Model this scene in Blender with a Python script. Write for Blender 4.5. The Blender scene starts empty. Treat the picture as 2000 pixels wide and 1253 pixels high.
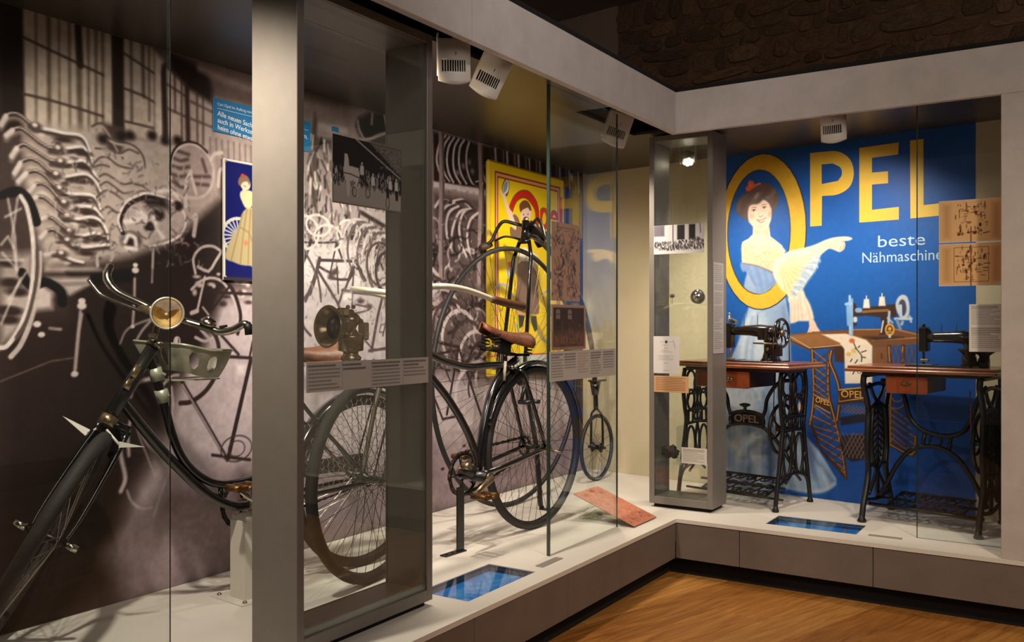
import bpy, math, random
import numpy as np
from mathutils import Vector, Matrix

random.seed(7)
RNG = np.random.default_rng(11)
SC = bpy.context.scene
COL = SC.collection

# ------------------------------------------------------------------ camera
cam_d = bpy.data.cameras.new('camera')
cam_d.sensor_width = 36.0
cam_d.lens = 36.0 * 1772 / 2000
cam_d.shift_y = 5.5 / 2000
cam_d.clip_start = 0.05
cam_o = bpy.data.objects.new('camera', cam_d)
cam_o.location = (1.724, -4.159, 1.23)
cam_o.rotation_euler = (math.radians(90), 0, math.atan2(0.541, 0.841))
COL.objects.link(cam_o)
SC.camera = cam_o

# ------------------------------------------------------------------ view + world
SC.view_settings.view_transform = 'Standard'
SC.view_settings.look = 'None'
SC.view_settings.gamma = 1.0
SC.view_settings.use_curve_mapping = False
SC.view_settings.exposure = 0.0
wd = bpy.data.worlds.new('dim_hall')
SC.world = wd
wd.use_nodes = True
wd.node_tree.nodes['Background'].inputs[0].default_value = (1.0, 0.86, 0.72, 1)
wd.node_tree.nodes['Background'].inputs[1].default_value = 0.035

# ------------------------------------------------------------------ lights added in the hall and spots of the showcase
def spot(name, loc, target, watt, size_deg, blend=0.6, col=(1.0, 0.86, 0.68), radius=0.03):
    l = bpy.data.lights.new(name, 'SPOT')
    l.energy = watt
    l.spot_size = math.radians(size_deg)
    l.spot_blend = blend
    l.color = col
    l.shadow_soft_size = radius
    o = bpy.data.objects.new(name, l)
    o.location = loc
    o.rotation_euler = (Vector(target) - Vector(loc)).to_track_quat('-Z', 'Y').to_euler()
    COL.objects.link(o)
    return o

# showcase spots: they hang from the ceiling slot behind the fascia, aimed at the back walls
WARM = (1.0, 0.885, 0.735)
spot('case_spot', (-0.19, -1.70, 2.10), (-1.0, -1.75, 0.95), 62, 135, 1.0, WARM)
spot('case_spot', (-0.20, -1.43, 2.08), (-0.95, -0.70, 0.9), 72, 125, 1.0, WARM)
spot('case_spot', (-0.30, -0.13, 2.08), (-0.85, 0.32, 0.8), 58, 130, 1.0, WARM)
spot('case_spot', (-0.30, -2.86, 2.12), (-0.62, -2.25, 1.15), 84, 130, 1.0, WARM)
spot('case_spot', (0.715, 0.20, 2.09), (0.50, 0.90, 1.0), 49, 128, 1.0, WARM)
spot('case_spot', (-0.12, 0.49, 2.03), (0.20, 0.88, 0.9), 32, 125, 1.0, WARM)
# unseen hall lights, added outside the picture for floor, fascia and rubble wall
spot('unseen_hall_spot', (2.7, -2.4, 3.2), (0.75, -0.25, 0.0), 230, 62, 1.0, (1.0, 0.80, 0.58), 0.1)
spot('unseen_hall_spot', (1.6, -2.2, 3.2), (0.0, -0.9, 2.25), 55, 70, 1.0, (1.0, 0.92, 0.86), 0.1)
spot('unseen_hall_spot', (1.2, -2.6, 2.9), (0.9, 1.0, 3.0), 26, 80, 1.0, (1.0, 0.84, 0.68), 0.1)  # added to brighten the dark rubble wall
hl = bpy.data.lights.new('hall_fill', 'AREA')  # added area fill for fascia and rubble wall, no fixture behind it
hl.shape = 'RECTANGLE'; hl.size = 2.5; hl.size_y = 2.5; hl.energy = 58; hl.color = (1.0, 0.90, 0.82)
ho = bpy.data.objects.new('hall_fill', hl)
ho.location = (2.8, -3.6, 3.25)
ho.rotation_euler = (Vector((0.3, 0.0, 1.4)) - Vector(ho.location)).to_track_quat('-Z', 'Y').to_euler()
COL.objects.link(ho)

# ------------------------------------------------------------------ helpers: colours and materials
def lin(c):
    r = []
    for v in c[:3]:
        v = v / 255.0
        r.append(v / 12.92 if v <= 0.04045 else ((v + 0.055) / 1.055) ** 2.4)
    return tuple(r)

MATS = {}
def mat(name, c, rough=0.5, metal=0.0, var=0.0, vscale=20.0, bump=0.0, bscale=60.0, coat=0.0, spec=0.5, c2=None, stretch=None):
    """principled material; optional noise mix to a second colour and fine noise bump"""
    if name in MATS:
        return MATS[name]
    m = bpy.data.materials.new(name)
    m.use_nodes = True
    nt = m.node_tree
    b = nt.nodes['Principled BSDF']
    b.inputs['Base Color'].default_value = (*lin(c), 1)
    b.inputs['Roughness'].default_value = rough
    b.inputs['Metallic'].default_value = metal
    b.inputs['Coat Weight'].default_value = coat
    b.inputs['Coat Roughness'].default_value = 0.12
    b.inputs['Specular IOR Level'].default_value = spec
    if var > 0 or bump > 0:
        tc = nt.nodes.new('ShaderNodeTexCoord')
        src = tc.outputs['Object']
        if stretch:
            mp = nt.nodes.new('ShaderNodeMapping')
            mp.inputs['Scale'].default_value = stretch
            nt.links.new(src, mp.inputs[0]); src = mp.outputs[0]
    if var > 0:
        n = nt.nodes.new('ShaderNodeTexNoise')
        n.inputs['Scale'].default_value = vscale
        n.inputs['Detail'].default_value = 5
        n.inputs['Roughness'].default_value = 0.62
        nt.links.new(src, n.inputs['Vector'])
        rp = nt.nodes.new('ShaderNodeValToRGB')
        a = lin(c)
        d = lin(c2) if c2 else tuple(v * (1 - var) for v in a)
        u = a if c2 else tuple(min(1, v * (1 + var * 0.6)) for v in a)
        rp.color_ramp.elements[0].position = 0.32
        rp.color_ramp.elements[1].position = 0.68
        rp.color_ramp.elements[0].color = (*d, 1)
        rp.color_ramp.elements[1].color = (*u, 1)
        nt.links.new(n.outputs['Fac'], rp.inputs[0])
        nt.links.new(rp.outputs[0], b.inputs['Base Color'])
    if bump > 0:
        n2 = nt.nodes.new('ShaderNodeTexNoise')
        n2.inputs['Scale'].default_value = bscale
        n2.inputs['Detail'].default_value = 4
        nt.links.new(src, n2.inputs['Vector'])
        bp = nt.nodes.new('ShaderNodeBump')
        bp.inputs['Strength'].default_value = bump
        bp.inputs['Distance'].default_value = 0.01
        nt.links.new(n2.outputs['Fac'], bp.inputs['Height'])
        nt.links.new(bp.outputs[0], b.inputs['Normal'])
    MATS[name] = m
    return m

def glass_mat(name, tint=(0.96, 0.98, 0.97), refl=1.0):
    m = bpy.data.materials.new(name); m.use_nodes = True
    nt = m.node_tree; nt.nodes.clear()
    out = nt.nodes.new('ShaderNodeOutputMaterial')
    mx = nt.nodes.new('ShaderNodeMixShader')
    tr = nt.nodes.new('ShaderNodeBsdfTransparent'); tr.inputs[0].default_value = (*tint, 1)
    gl = nt.nodes.new('ShaderNodeBsdfGlossy'); gl.inputs['Roughness'].default_value = 0.0
    gl.inputs[0].default_value = (0.95, 1.0, 0.98, 1)
    fr = nt.nodes.new('ShaderNodeFresnel')
    ge = nt.nodes.new('ShaderNodeNewGeometry')
    io = nt.nodes.new('ShaderNodeMath'); io.operation = 'MULTIPLY_ADD'      # the same Fresnel from either side of the sheet
    io.inputs[1].default_value = 1 / 1.5 - 1.5; io.inputs[2].default_value = 1.5
    nt.links.new(ge.outputs['Backfacing'], io.inputs[0]); nt.links.new(io.outputs[0], fr.inputs[0])
    mu = nt.nodes.new('ShaderNodeMath'); mu.operation = 'MULTIPLY'; mu.inputs[1].default_value = refl
    mu.use_clamp = True
    nt.links.new(fr.outputs[0], mu.inputs[0])
    nt.links.new(mu.outputs[0], mx.inputs[0])
    nt.links.new(tr.outputs[0], mx.inputs[1]); nt.links.new(gl.outputs[0], mx.inputs[2])
    nt.links.new(mx.outputs[0], out.inputs[0])
    MATS[name] = m
    return m

def print_mat(name, rough=0.55, spec=0.4, coat=0.0):
    """flat print: colours come from the print attribute of the sheet"""
    m = bpy.data.materials.new(name); m.use_nodes = True
    nt = m.node_tree; b = nt.nodes['Principled BSDF']
    at = nt.nodes.new('ShaderNodeAttribute'); at.attribute_name = 'print'
    nt.links.new(at.outputs['Color'], b.inputs['Base Color'])
    b.inputs['Roughness'].default_value = rough
    b.inputs['Specular IOR Level'].default_value = spec
    b.inputs['Coat Weight'].default_value = coat
    b.inputs['Coat Roughness'].default_value = 0.08
    MATS[name] = m
    return m

def emit_mat(name, c, s):
    m = bpy.data.materials.new(name); m.use_nodes = True
    b = m.node_tree.nodes['Principled BSDF']
    b.inputs['Base Color'].default_value = (*lin(c), 1)
    b.inputs['Emission Color'].default_value = (*lin(c), 1)
    b.inputs['Emission Strength'].default_value = s
    MATS[name] = m
    return m

# ------------------------------------------------------------------ helpers: objects
def tag(o, label=None, cat=None, group=None, kind=None):
    if label: o['label'] = label
    if cat: o['category'] = cat
    if group: o['group'] = group
    if kind: o['kind'] = kind
    return o

def empty(name, loc=(0, 0, 0), rz=0.0, parent=None):
    o = bpy.data.objects.new(name, None)
    o.empty_display_size = 0.1
    COL.objects.link(o)
    o.location = loc; o.rotation_euler = (0, 0, rz)
    if parent: o.parent = parent
    return o

def link(name, me, parent=None, M=None):
    o = bpy.data.objects.new(name, me)
    COL.objects.link(o)
    if parent: o.parent = parent
    if M is not None: o.matrix_local = M
    return o

V = Vector
class MB:
    """collects shapes into one mesh"""
    def __init__(self): self.v = []; self.f = []; self.sm = []
    def add(self, vs, fs, smooth=False):
        k = len(self.v)
        self.v += [tuple(p) for p in vs]
        self.f += [tuple(i + k for i in q) for q in fs]
        self.sm += [smooth] * len(fs)
        return self
    def box(self, x0, x1, y0, y1, z0, z1, M=None):
        vs = [V((x, y, z)) for x in (x0, x1) for y in (y0, y1) for z in (z0, z1)]
        if M: vs = [M @ p for p in vs]
        return self.add(vs, [(0, 1, 3, 2), (4, 6, 7, 5), (0, 4, 5, 1), (2, 3, 7, 6), (0, 2, 6, 4), (1, 5, 7, 3)])
    def bbox(self, x0, x1, y0, y1, z0, z1, b=0.004, M=None):
        """box with chamfered edges"""
        vs = []; fs = []
        xs, ys, zs = (x0, x1), (y0, y1), (z0, z1)
        idx = {}
        for i in (0, 1):
            for j in (0, 1):
                for k in (0, 1):
                    sx, sy, sz = (1, -1)[i], (1, -1)[j], (1, -1)[k]
                    c = V((xs[i], ys[j], zs[k]))
                    idx[i, j, k, 0] = len(vs); vs.append(c + V((0, sy * b, sz * b)))
                    idx[i, j, k, 1] = len(vs); vs.append(c + V((sx * b, 0, sz * b)))
                    idx[i, j, k, 2] = len(vs); vs.append(c + V((sx * b, sy * b, 0)))
        def q(*a): fs.append(tuple(idx[t] for t in a))
        for i in (0, 1):
            o = [(0, 0), (0, 1), (1, 1), (1, 0)] if i == 0 else [(0, 0), (1, 0), (1, 1), (0, 1)]
            q(*[(i, j, k, 0) for j, k in o])
            o2 = [(0, 0), (1, 0), (1, 1), (0, 1)] if i == 0 else [(0, 0), (0, 1), (1, 1), (1, 0)]
            q(*[(j, i, k, 1) for j, k in o2])
            q(*[(j, k, i, 2) for j, k in o])
        for k in (0, 1):
            for j in (0, 1):
                q((0, j, k, 1), (1, j, k, 1), (1, j, k, 2), (0, j, k, 2))
                q((j, 0, k, 0), (j, 1, k, 0), (j, 1, k, 2), (j, 0, k, 2))
                q((j, k, 0, 0), (j, k, 1, 0), (j, k, 1, 1), (j, k, 0, 1))
        for i in (0, 1):
            for j in (0, 1):
                for k in (0, 1):
                    q((i, j, k, 0), (i, j, k, 1), (i, j, k, 2))
        if M: vs = [M @ p for p in vs]
        return self.add(vs, fs)
    def tube(self, pts, r, n=8, closed=False, flat=1.0, up=None, cap=True):
        """sweep a (possibly flattened) circle along pts; r number or list"""
        pts = [V(p) for p in pts]
        m = len(pts)
        rs = r if isinstance(r, (list, tuple)) else [r] * m
        vs = []; fs = []
        prev = None
        for i, p in enumerate(pts):
            if closed: t = pts[(i + 1) % m] - pts[i - 1]
            else: t = pts[min(i + 1, m - 1)] - pts[max(i - 1, 0)]
            if t.length < 1e-9: t = V((0, 0, 1))
            t.normalize()
            if up is not None: a = V(up) - t * V(up).dot(t)
            elif prev is None: a = t.orthogonal()
            else: a = prev - t * prev.dot(t)
            if a.length < 1e-6: a = t.orthogonal()
            a.normalize(); prev = a
            b = t.cross(a)
            for k in range(n):
                w = 2 * math.pi * (k + 0.5) / n
                vs.append(p + a * (rs[i] * flat * math.cos(w)) + b * (rs[i] * math.sin(w)))
        for i in range(m if closed else m - 1):
            j = (i + 1) % m
            for k in range(n):
                l = (k + 1) % n
                fs.append((i * n + k, i * n + l, j * n + l, j * n + k))
        self.add(vs, fs, n > 4)
        if not closed and cap:
            base = len(self.v) - len(vs)
            self.f.append(tuple(base + k for k in reversed(range(n)))); self.sm.append(False)
            self.f.append(tuple(base + (m - 1) * n + k for k in range(n))); self.sm.append(False)
        return self
    def lathe(self, prof, n=20, M=None, smooth=True, caps=True):
        """prof: (radius, height) revolve about local Z"""
        vs = []; fs = []
        for (r, h) in prof:
            for k in range(n):
                w = 2 * math.pi * k / n
                vs.append(V((r * math.cos(w), r * math.sin(w), h)))
        for i in range(len(prof) - 1):
            for k in range(n):
                l = (k + 1) % n
                fs.append((i * n + k, i * n + l, (i + 1) * n + l, (i + 1) * n + k))
        if caps:
            fs.append(tuple(reversed(range(n))))
            fs.append(tuple((len(prof) - 1) * n + k for k in range(n)))
        if M: vs = [M @ p for p in vs]
        return self.add(vs, fs, smooth)
    def prism(self, poly, z0, z1, M=None, smooth=False):
        n = len(poly)
        vs = [V((p[0], p[1], z0)) for p in poly] + [V((p[0], p[1], z1)) for p in poly]
        fs = [tuple(reversed(range(n))), tuple(range(n, 2 * n))]
        fs += [(i, (i + 1) % n, n + (i + 1) % n, n + i) for i in range(n)]
        if M: vs = [M @ p for p in vs]
        return self.add(vs, fs, smooth)
    def ball(self, c, r, nu=12, nv=8, sc=(1, 1, 1), M=None):
        vs = []; fs = []
        for j in range(nv + 1):
            t = math.pi * j / nv
            for i in range(nu):
                w = 2 * math.pi * i / nu
                vs.append(V((c[0] + r * sc[0] * math.sin(t) * math.cos(w), c[1] + r * sc[1] * math.sin(t) * math.sin(w), c[2] + r * sc[2] * math.cos(t))))
        for j in range(nv):
            for i in range(nu):
                k = (i + 1) % nu
                fs.append((j * nu + i, (j + 1) * nu + i, (j + 1) * nu + k, j * nu + k))
        if M: vs = [M @ p for p in vs]
        return self.add(vs, fs, True)
    def grid(self, fn, nu, nv, smooth=True, close_u=False):
        vs = [fn(i / (nu - 1 if not close_u else nu), j / (nv - 1)) for j in range(nv) for i in range(nu)]
        fs = []
        for j in range(nv - 1):
            for i in range(nu if close_u else nu - 1):
                k = (i + 1) % nu
                fs.append((j * nu + i, j * nu + k, (j + 1) * nu + k, (j + 1) * nu + i))
        return self.add(vs, fs, smooth)
    def mesh(self, name, m):
        me = bpy.data.meshes.new(name)
        me.from_pydata(self.v, [], self.f)
        me.polygons.foreach_set('use_smooth', self.sm)
        if m is not None: me.materials.append(m)
        me.update()
        return me
    def build(self, name, m, parent=None, M=None):
        return link(name, self.mesh(name, m), parent, M)

def cr(pts, n=6, closed=False):
    """Catmull-Rom resample"""
    P = [V(p) for p in pts]; m = len(P); out = []
    rng = range(m if closed else m - 1)
    for i in rng:
        p0 = P[i - 1] if (closed or i > 0) else P[0] * 2 - P[1]
        p1 = P[i]; p2 = P[(i + 1) % m]
        p3 = P[(i + 2) % m] if (closed or i + 2 < m) else P[m - 1] * 2 - P[m - 2]
        for k in range(n):
            t = k / n
            out.append(0.5 * ((2 * p1) + (p2 - p0) * t + (2 * p0 - 5 * p1 + 4 * p2 - p3) * t * t + (3 * p1 - p0 - 3 * p2 + p3) * t ** 3))
    if not closed: out.append(P[-1])
    return out

def frame(origin, x, z):
    """matrix with local X ~ x and local Z = z"""
    z = V(z).normalized(); x = V(x); x = (x - z * x.dot(z)).normalized(); y = z.cross(x)
    M = Matrix((x, y, z)).transposed().to_4x4(); M.translation = V(origin)
    return M

def text(name, s, size, m, parent=None, M=None, align='LEFT', extrude=0.0003, bold=0.0, xscale=1.0, spacing=1.0, line=1.0, fit=None):
    """flat printed lettering as a mesh in local XY"""
    cu = bpy.data.curves.new(name, 'FONT')
    cu.body = s; cu.size = size; cu.align_x = align; cu.extrude = extrude; cu.offset = bold
    cu.space_character = spacing; cu.space_line = line; cu.resolution_u = 3
    tmp = bpy.data.objects.new(name, cu); COL.objects.link(tmp)
    dg = bpy.context.evaluated_depsgraph_get()
    me = bpy.data.meshes.new_from_object(tmp.evaluated_get(dg))
    bpy.data.objects.remove(tmp); bpy.data.curves.remove(cu)
    me.name = name
    co = np.empty(len(me.vertices) * 3, np.float32); me.vertices.foreach_get('co', co)
    co = co.reshape(-1, 3)
    if fit:
        lo = co.min(0); hi = co.max(0)
        co[:, 0] = (co[:, 0] - lo[0]) * (fit[0] / (hi[0] - lo[0]))
        co[:, 1] = (co[:, 1] - lo[1]) * (fit[1] / (hi[1] - lo[1]))
    co[:, 0] *= xscale
    me.vertices.foreach_set('co', co.ravel()); me.update()
    me.materials.clear(); me.materials.append(m)
    return link(name, me, parent, M)

# ------------------------------------------------------------------ helpers: painting flat prints
class Sheet:
    """a flat printed sheet: a fine grid whose points carry the printed colour; local X right, Y up, in metres"""
    def __init__(self, x0, x1, y0, y1, res, c):
        self.x0, self.x1, self.y0, self.y1, self.res = x0, x1, y0, y1, res
        self.nx = max(2, int(round((x1 - x0) / res)) + 1); self.ny = max(2, int(round((y1 - y0) / res)) + 1)
        self.X = np.linspace(x0, x1, self.nx, dtype=np.float32); self.Y = np.linspace(y0, y1, self.ny, dtype=np.float32)
        self.rgb = np.empty((self.ny, self.nx, 3), np.float32); self.rgb[:] = np.array(c, np.float32)
    def _win(self, ax, ay, bx, by, pad):
        i0 = max(0, int((ax - pad - self.x0) / self.res) - 1); i1 = min(self.nx, int((bx + pad - self.x0) / self.res) + 3)
        j0 = max(0, int((ay - pad - self.y0) / self.res) - 1); j1 = min(self.ny, int((by + pad - self.y0) / self.res) + 3)
        if i1 <= i0 or j1 <= j0: return None
        gx, gy = np.meshgrid(self.X[i0:i1], self.Y[j0:j1])
        return (slice(j0, j1), slice(i0, i1)), gx, gy
    def _mix(self, w, a, c):
        c = np.array(c, np.float32)
        if c.ndim == 1: c = c[None, None, :]
        self.rgb[w] += (c - self.rgb[w]) * a[..., None]
    def poly(self, pts, c, soft=0.0, alpha=1.0, smooth=0, c2=None, ang=None):
        p = np.array(pts, np.float32)
        if smooth: p = np.array([(q.x, q.y) for q in cr([(a, b, 0) for a, b in p], smooth, True)], np.float32)
        s = max(soft, self.res * 0.6)
        w = self._win(*p.min(0), *p.max(0), s)
        if w is None: return
        w, gx, gy = w
        ins = np.zeros(gx.shape, bool); d2 = np.full(gx.shape, 1e9, np.float32)
        n = len(p)
        for i in range(n):
            ax, ay = p[i]; bx, by = p[(i + 1) % n]
            if ay != by:
                cond = ((ay > gy) != (by > gy)) & (gx < (bx - ax) * (gy - ay) / (by - ay) + ax)
                ins ^= cond
            ex, ey = bx - ax, by - ay; L = ex * ex + ey * ey + 1e-12
            t = np.clip(((gx - ax) * ex + (gy - ay) * ey) / L, 0, 1)
            d2 = np.minimum(d2, (gx - ax - t * ex) ** 2 + (gy - ay - t * ey) ** 2)
        d = np.sqrt(d2); d = np.where(ins, d, -d)
        a = np.clip(0.5 + d / (2 * s), 0, 1) * alpha
        if c2 is not None:
            lo = p.min(0); hi = p.max(0)
            u, v = (0, 1) if ang is None else ang
            g = ((gx - lo[0]) / (hi[0] - lo[0] + 1e-6)) * u + ((gy - lo[1]) / (hi[1] - lo[1] + 1e-6)) * v
            g = np.clip(g, 0, 1)[..., None]
            c = np.array(c, np.float32) * (1 - g) + np.array(c2, np.float32) * g
        self._mix(w, a, c)
    def line(self, pts, wd, c, soft=0.0, alpha=1.0, smooth=0, closed=False):
        """polyline of width wd (number or one per point)"""
        p = [(float(a), float(b)) for a, b in pts]
        ws = list(wd) if hasattr(wd, '__len__') else [wd] * len(p)
        if closed and not smooth: p.append(p[0]); ws.append(ws[0])
        if smooth:
            q = cr([(a, b, z) for (a, b), z in zip(p, ws)], smooth, closed)
            if closed: q.append(q[0])
            p = [(k.x, k.y) for k in q]; ws = [k.z for k in q]
        p = np.array(p, np.float32); s = max(soft, self.res * 0.6)
        w = self._win(*p.min(0), *p.max(0), max(ws) / 2 + s)
        if w is None: return
        w, gx, gy = w
        best = np.full(gx.shape, -1e9, np.float32)
        for i in range(len(p) - 1):
            ax, ay = p[i]; bx, by = p[i + 1]
            ex, ey = bx - ax, by - ay; L = ex * ex + ey * ey + 1e-12
            t = np.clip(((gx - ax) * ex + (gy - ay) * ey) / L, 0, 1)
            dd = np.sqrt((gx - ax - t * ex) ** 2 + (gy - ay - t * ey) ** 2)
            best = np.maximum(best, (ws[i] + (ws[i + 1] - ws[i]) * t) / 2 - dd)
        self._mix(w, np.clip(0.5 + best / (2 * s), 0, 1) * alpha, c)
    def blob(self, x, y, rx, ry, c, alpha=1.0, soft=0.5, rot=0.0):
        """soft ellipse, soft = share of the radius that fades"""
        R = max(rx, ry)
        w = self._win(x - R, y - R, x + R, y + R, R * 0.3)
        if w is None: return
        w, gx, gy = w
        cs, sn = math.cos(rot), math.sin(rot)
        u = ((gx - x) * cs + (gy - y) * sn) / rx; v = (-(gx - x) * sn + (gy - y) * cs) / ry
        d = np.sqrt(u * u + v * v)
        self._mix(w, np.clip((1 - d) / max(soft, 1e-3) + 0.0, 0, 1) * alpha, c)
    def mul(self, amt, cells, seed=1, octaves=3):
        """grain: multiply by smooth noise"""
        r = np.random.default_rng(seed); f = np.zeros((self.ny, self.nx), np.float32); a = 1.0
        for o in range(octaves):
            k = cells / 2 ** o
            cx = max(2, int((self.x1 - self.x0) / k) + 2); cy = max(2, int((self.y1 - self.y0) / k) + 2)
            g = r.random((cy, cx)).astype(np.float32)
            xi = np.linspace(0, cx - 1.001, self.nx); yi = np.linspace(0, cy - 1.001, self.ny)
            x_ = xi.astype(int); y_ = yi.astype(int); tx = (xi - x_).astype(np.float32)[None]; ty = (yi - y_).astype(np.float32)[:, None]
            tx = tx * tx * (3 - 2 * tx); ty = ty * ty * (3 - 2 * ty)
            f += a * ((g[y_][:, x_] * (1 - tx) + g[y_][:, x_ + 1] * tx) * (1 - ty) + (g[y_ + 1][:, x_] * (1 - tx) + g[y_ + 1][:, x_ + 1] * tx) * ty - 0.5)
            a *= 0.55
        self.rgb *= (1 + amt * f)[..., None]
    def build(self, name, m, parent=None, M=None, mask=None, z=0.0):
        nx, ny = self.nx, self.ny
        me = bpy.data.meshes.new(name)
        co = np.zeros((ny, nx, 3), np.float32)
        co[..., 0] = self.X[None]; co[..., 1] = self.Y[:, None]; co[..., 2] = z
        a = np.arange(nx * ny, dtype=np.int32).reshape(ny, nx)
        q = np.stack([a[:-1, :-1], a[:-1, 1:], a[1:, 1:], a[1:, :-1]], -1).reshape(-1, 4)
        if mask is not None:
            cx = (self.X[:-1] + self.X[1:]) / 2; cy = (self.Y[:-1] + self.Y[1:]) / 2
            keep = mask(*np.meshgrid(cx, cy)).ravel(); q = q[keep]
        me.vertices.add(nx * ny); me.vertices.foreach_set('co', co.ravel())
        nf = len(q)
        me.loops.add(nf * 4); me.loops.foreach_set('vertex_index', q.ravel())
        me.polygons.add(nf); me.polygons.foreach_set('loop_start', np.arange(0, nf * 4, 4, dtype=np.int32))
        me.update(calc_edges=True)
        at = me.attributes.new('print', 'FLOAT_COLOR', 'POINT')
        s = np.clip(self.rgb, 0, 255) / 255.0
        l = np.where(s <= 0.04045, s / 12.92, ((s + 0.055) / 1.055) ** 2.4)
        at.data.foreach_set('color', np.concatenate([l, np.ones((ny, nx, 1), np.float32)], -1).astype(np.float32).ravel())
        me.materials.append(m)
        return link(name, me, parent, M)

# ------------------------------------------------------------------ materials of the place
M_FASCIA = mat('fascia_board', (196, 187, 181), 0.7, var=0.10, vscale=9, bump=0.05, bscale=140)
M_PANEL = mat('plinth_board', (114, 101, 92), 0.65, var=0.10, vscale=7, bump=0.04, bscale=160)
M_DECK = mat('white_deck', (226, 219, 208), 0.5, var=0.03, vscale=5)
M_BLACK = mat('black_recess', (10, 9, 8), 0.9)
M_CEIL = mat('case_ceiling', (60, 54, 48), 0.34, var=0.05, vscale=6)
M_CREAM = mat('cream_board', (204, 191, 160), 0.6, var=0.03, vscale=4)
M_STEEL = mat('grey_frame', (124, 117, 109), 0.45, metal=0.1, var=0.06, vscale=14)
M_STEEL_IN = mat('grey_frame_inner', (128, 120, 110), 0.3, metal=0.45, var=0.05, vscale=10)
M_PLASTER = mat('hall_plaster', (124, 103, 88), 0.9, var=0.12, vscale=3, bump=0.1, bscale=20)
M_STONE = [mat('rubble_stone_%d' % i, c, 0.95, var=0.45, vscale=9, bump=0.7, bscale=16) for i, c in enumerate([(104, 76, 52), (88, 64, 46), (116, 86, 60), (98, 74, 54)])]
M_MORTAR = mat('rubble_mortar', (98, 70, 48), 0.95, var=0.4, vscale=14, bump=0.8, bscale=30)
GLASS = glass_mat('clear_glass', (0.965, 0.985, 0.975), 1.0)
M_GEDGE = mat('glass_edge', (44, 58, 50), 0.15, spec=0.7)
M_WHITE = mat('white_lacquer', (222, 217, 206), 0.4)

WALL_P = V((-1.08, 1.12, 0)); WALL_U = V((1, -0.145, 0)).normalized()
WALL_N = V((WALL_U.y, -WALL_U.x, 0))
def on_back(s, z, out=0.0):
    """point on the skewed back wall: s metres along it from the inner corner"""
    p = WALL_P + WALL_U * s + WALL_N * out
    return V((p.x, p.y, z))
def back_M(s, z, out=0.0):
    return frame(on_back(s, z, out), WALL_U, WALL_N)
def left_M(y, z, x=-1.08):
    """print frame on a plane facing +x: local X = +y, local Y = up"""
    return frame((x, y, z), (0, 1, 0), (1, 0, 0))
def front_M(x, z, y=0.0):
    """print frame on a plane facing -y: local X = +x, local Y = up"""
    return frame((x, y, z), (1, 0, 0), (0, -1, 0))

def cells(mb, xs, ys, z0, z1, skip):
    """flat board cut along xs and ys, leaving out cells whose centre lies in skip"""
    xs = sorted(xs); ys = sorted(ys)
    for a, b in zip(xs, xs[1:]):
        for c, d in zip(ys, ys[1:]):
            if not skip((a + b) / 2, (c + d) / 2): mb.box(a, b, c, d, z0, z1)

# ------------------------------------------------------------------ hall: floor of boards, rubble wall, ceiling
floor_mb = MB().box(-0.3, 6, -8, 1.2, -0.06, -0.012)
floor = floor_mb.build('floor', mat('floor_joint', (40, 24, 12), 0.8)); tag(floor, kind='structure')
def wood(name, c, c2, seed):
    m = bpy.data.materials.new(name); m.use_nodes = True
    nt = m.node_tree; b = nt.nodes['Principled BSDF']
    tc = nt.nodes.new('ShaderNodeTexCoord'); mp = nt.nodes.new('ShaderNodeMapping')
    mp.inputs['Scale'].default_value = (14, 1.1, 1); mp.inputs['Location'].default_value = (seed * 3.1, seed * 1.7, 0)
    n = nt.nodes.new('ShaderNodeTexNoise'); n.inputs['Scale'].default_value = 2.4; n.inputs['Detail'].default_value = 7; n.inputs['Distortion'].default_value = 1.4
    rp = nt.nodes.new('ShaderNodeValToRGB')
    rp.color_ramp.elements[0].position = 0.3; rp.color_ramp.elements[1].position = 0.72
    rp.color_ramp.elements[0].color = (*lin(c2), 1); rp.color_ramp.elements[1].color = (*lin(c), 1)
    nt.links.new(tc.outputs['Object'], mp.inputs[0]); nt.links.new(mp.outputs[0], n.inputs[0])
    nt.links.new(n.outputs[0], rp.inputs[0]); nt.links.new(rp.outputs[0], b.inputs['Base Color'])
    b.inputs['Roughness'].default_value = 0.42; b.inputs['Specular IOR Level'].default_value = 0.4
    MATS[name] = m
    return m
M_OAK = [wood('oak_board_%d' % i, a, b, i) for i, (a, b) in enumerate([((186, 128, 62), (140, 86, 36)), ((176, 118, 54), (128, 78, 32)), ((194, 138, 70), (150, 98, 46))])]
plank_me = [MB().bbox(0, 0.218, 0, 1.796, -0.012, 0.0, 0.0015).mesh('plank', m) for m in M_OAK]
PL = math.radians(-16.5)
cs, sn = math.cos(PL), math.sin(PL)
for i in range(-2, 26):
    off = (i * 0.61) % 1.8
    for j in range(-4, 4):
        lx, ly = i * 0.22 - 0.5, j * 1.8 - off
        cx, cy = lx + 0.11, ly + 0.9
        wx, wy = cx * cs - cy * sn + 0.2, cx * sn + cy * cs - 0.3
        if wx < -0.5 or wx > 5 or wy > 0.9 or wy < -4.2: continue
        M = Matrix.Translation((0.2, -0.3, 0)) @ Matrix.Rotation(PL, 4, 'Z') @ Matrix.Translation((lx, ly, 0))
        link('plank', plank_me[(i * 5 + j * 3) % 3], floor, M)

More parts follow.
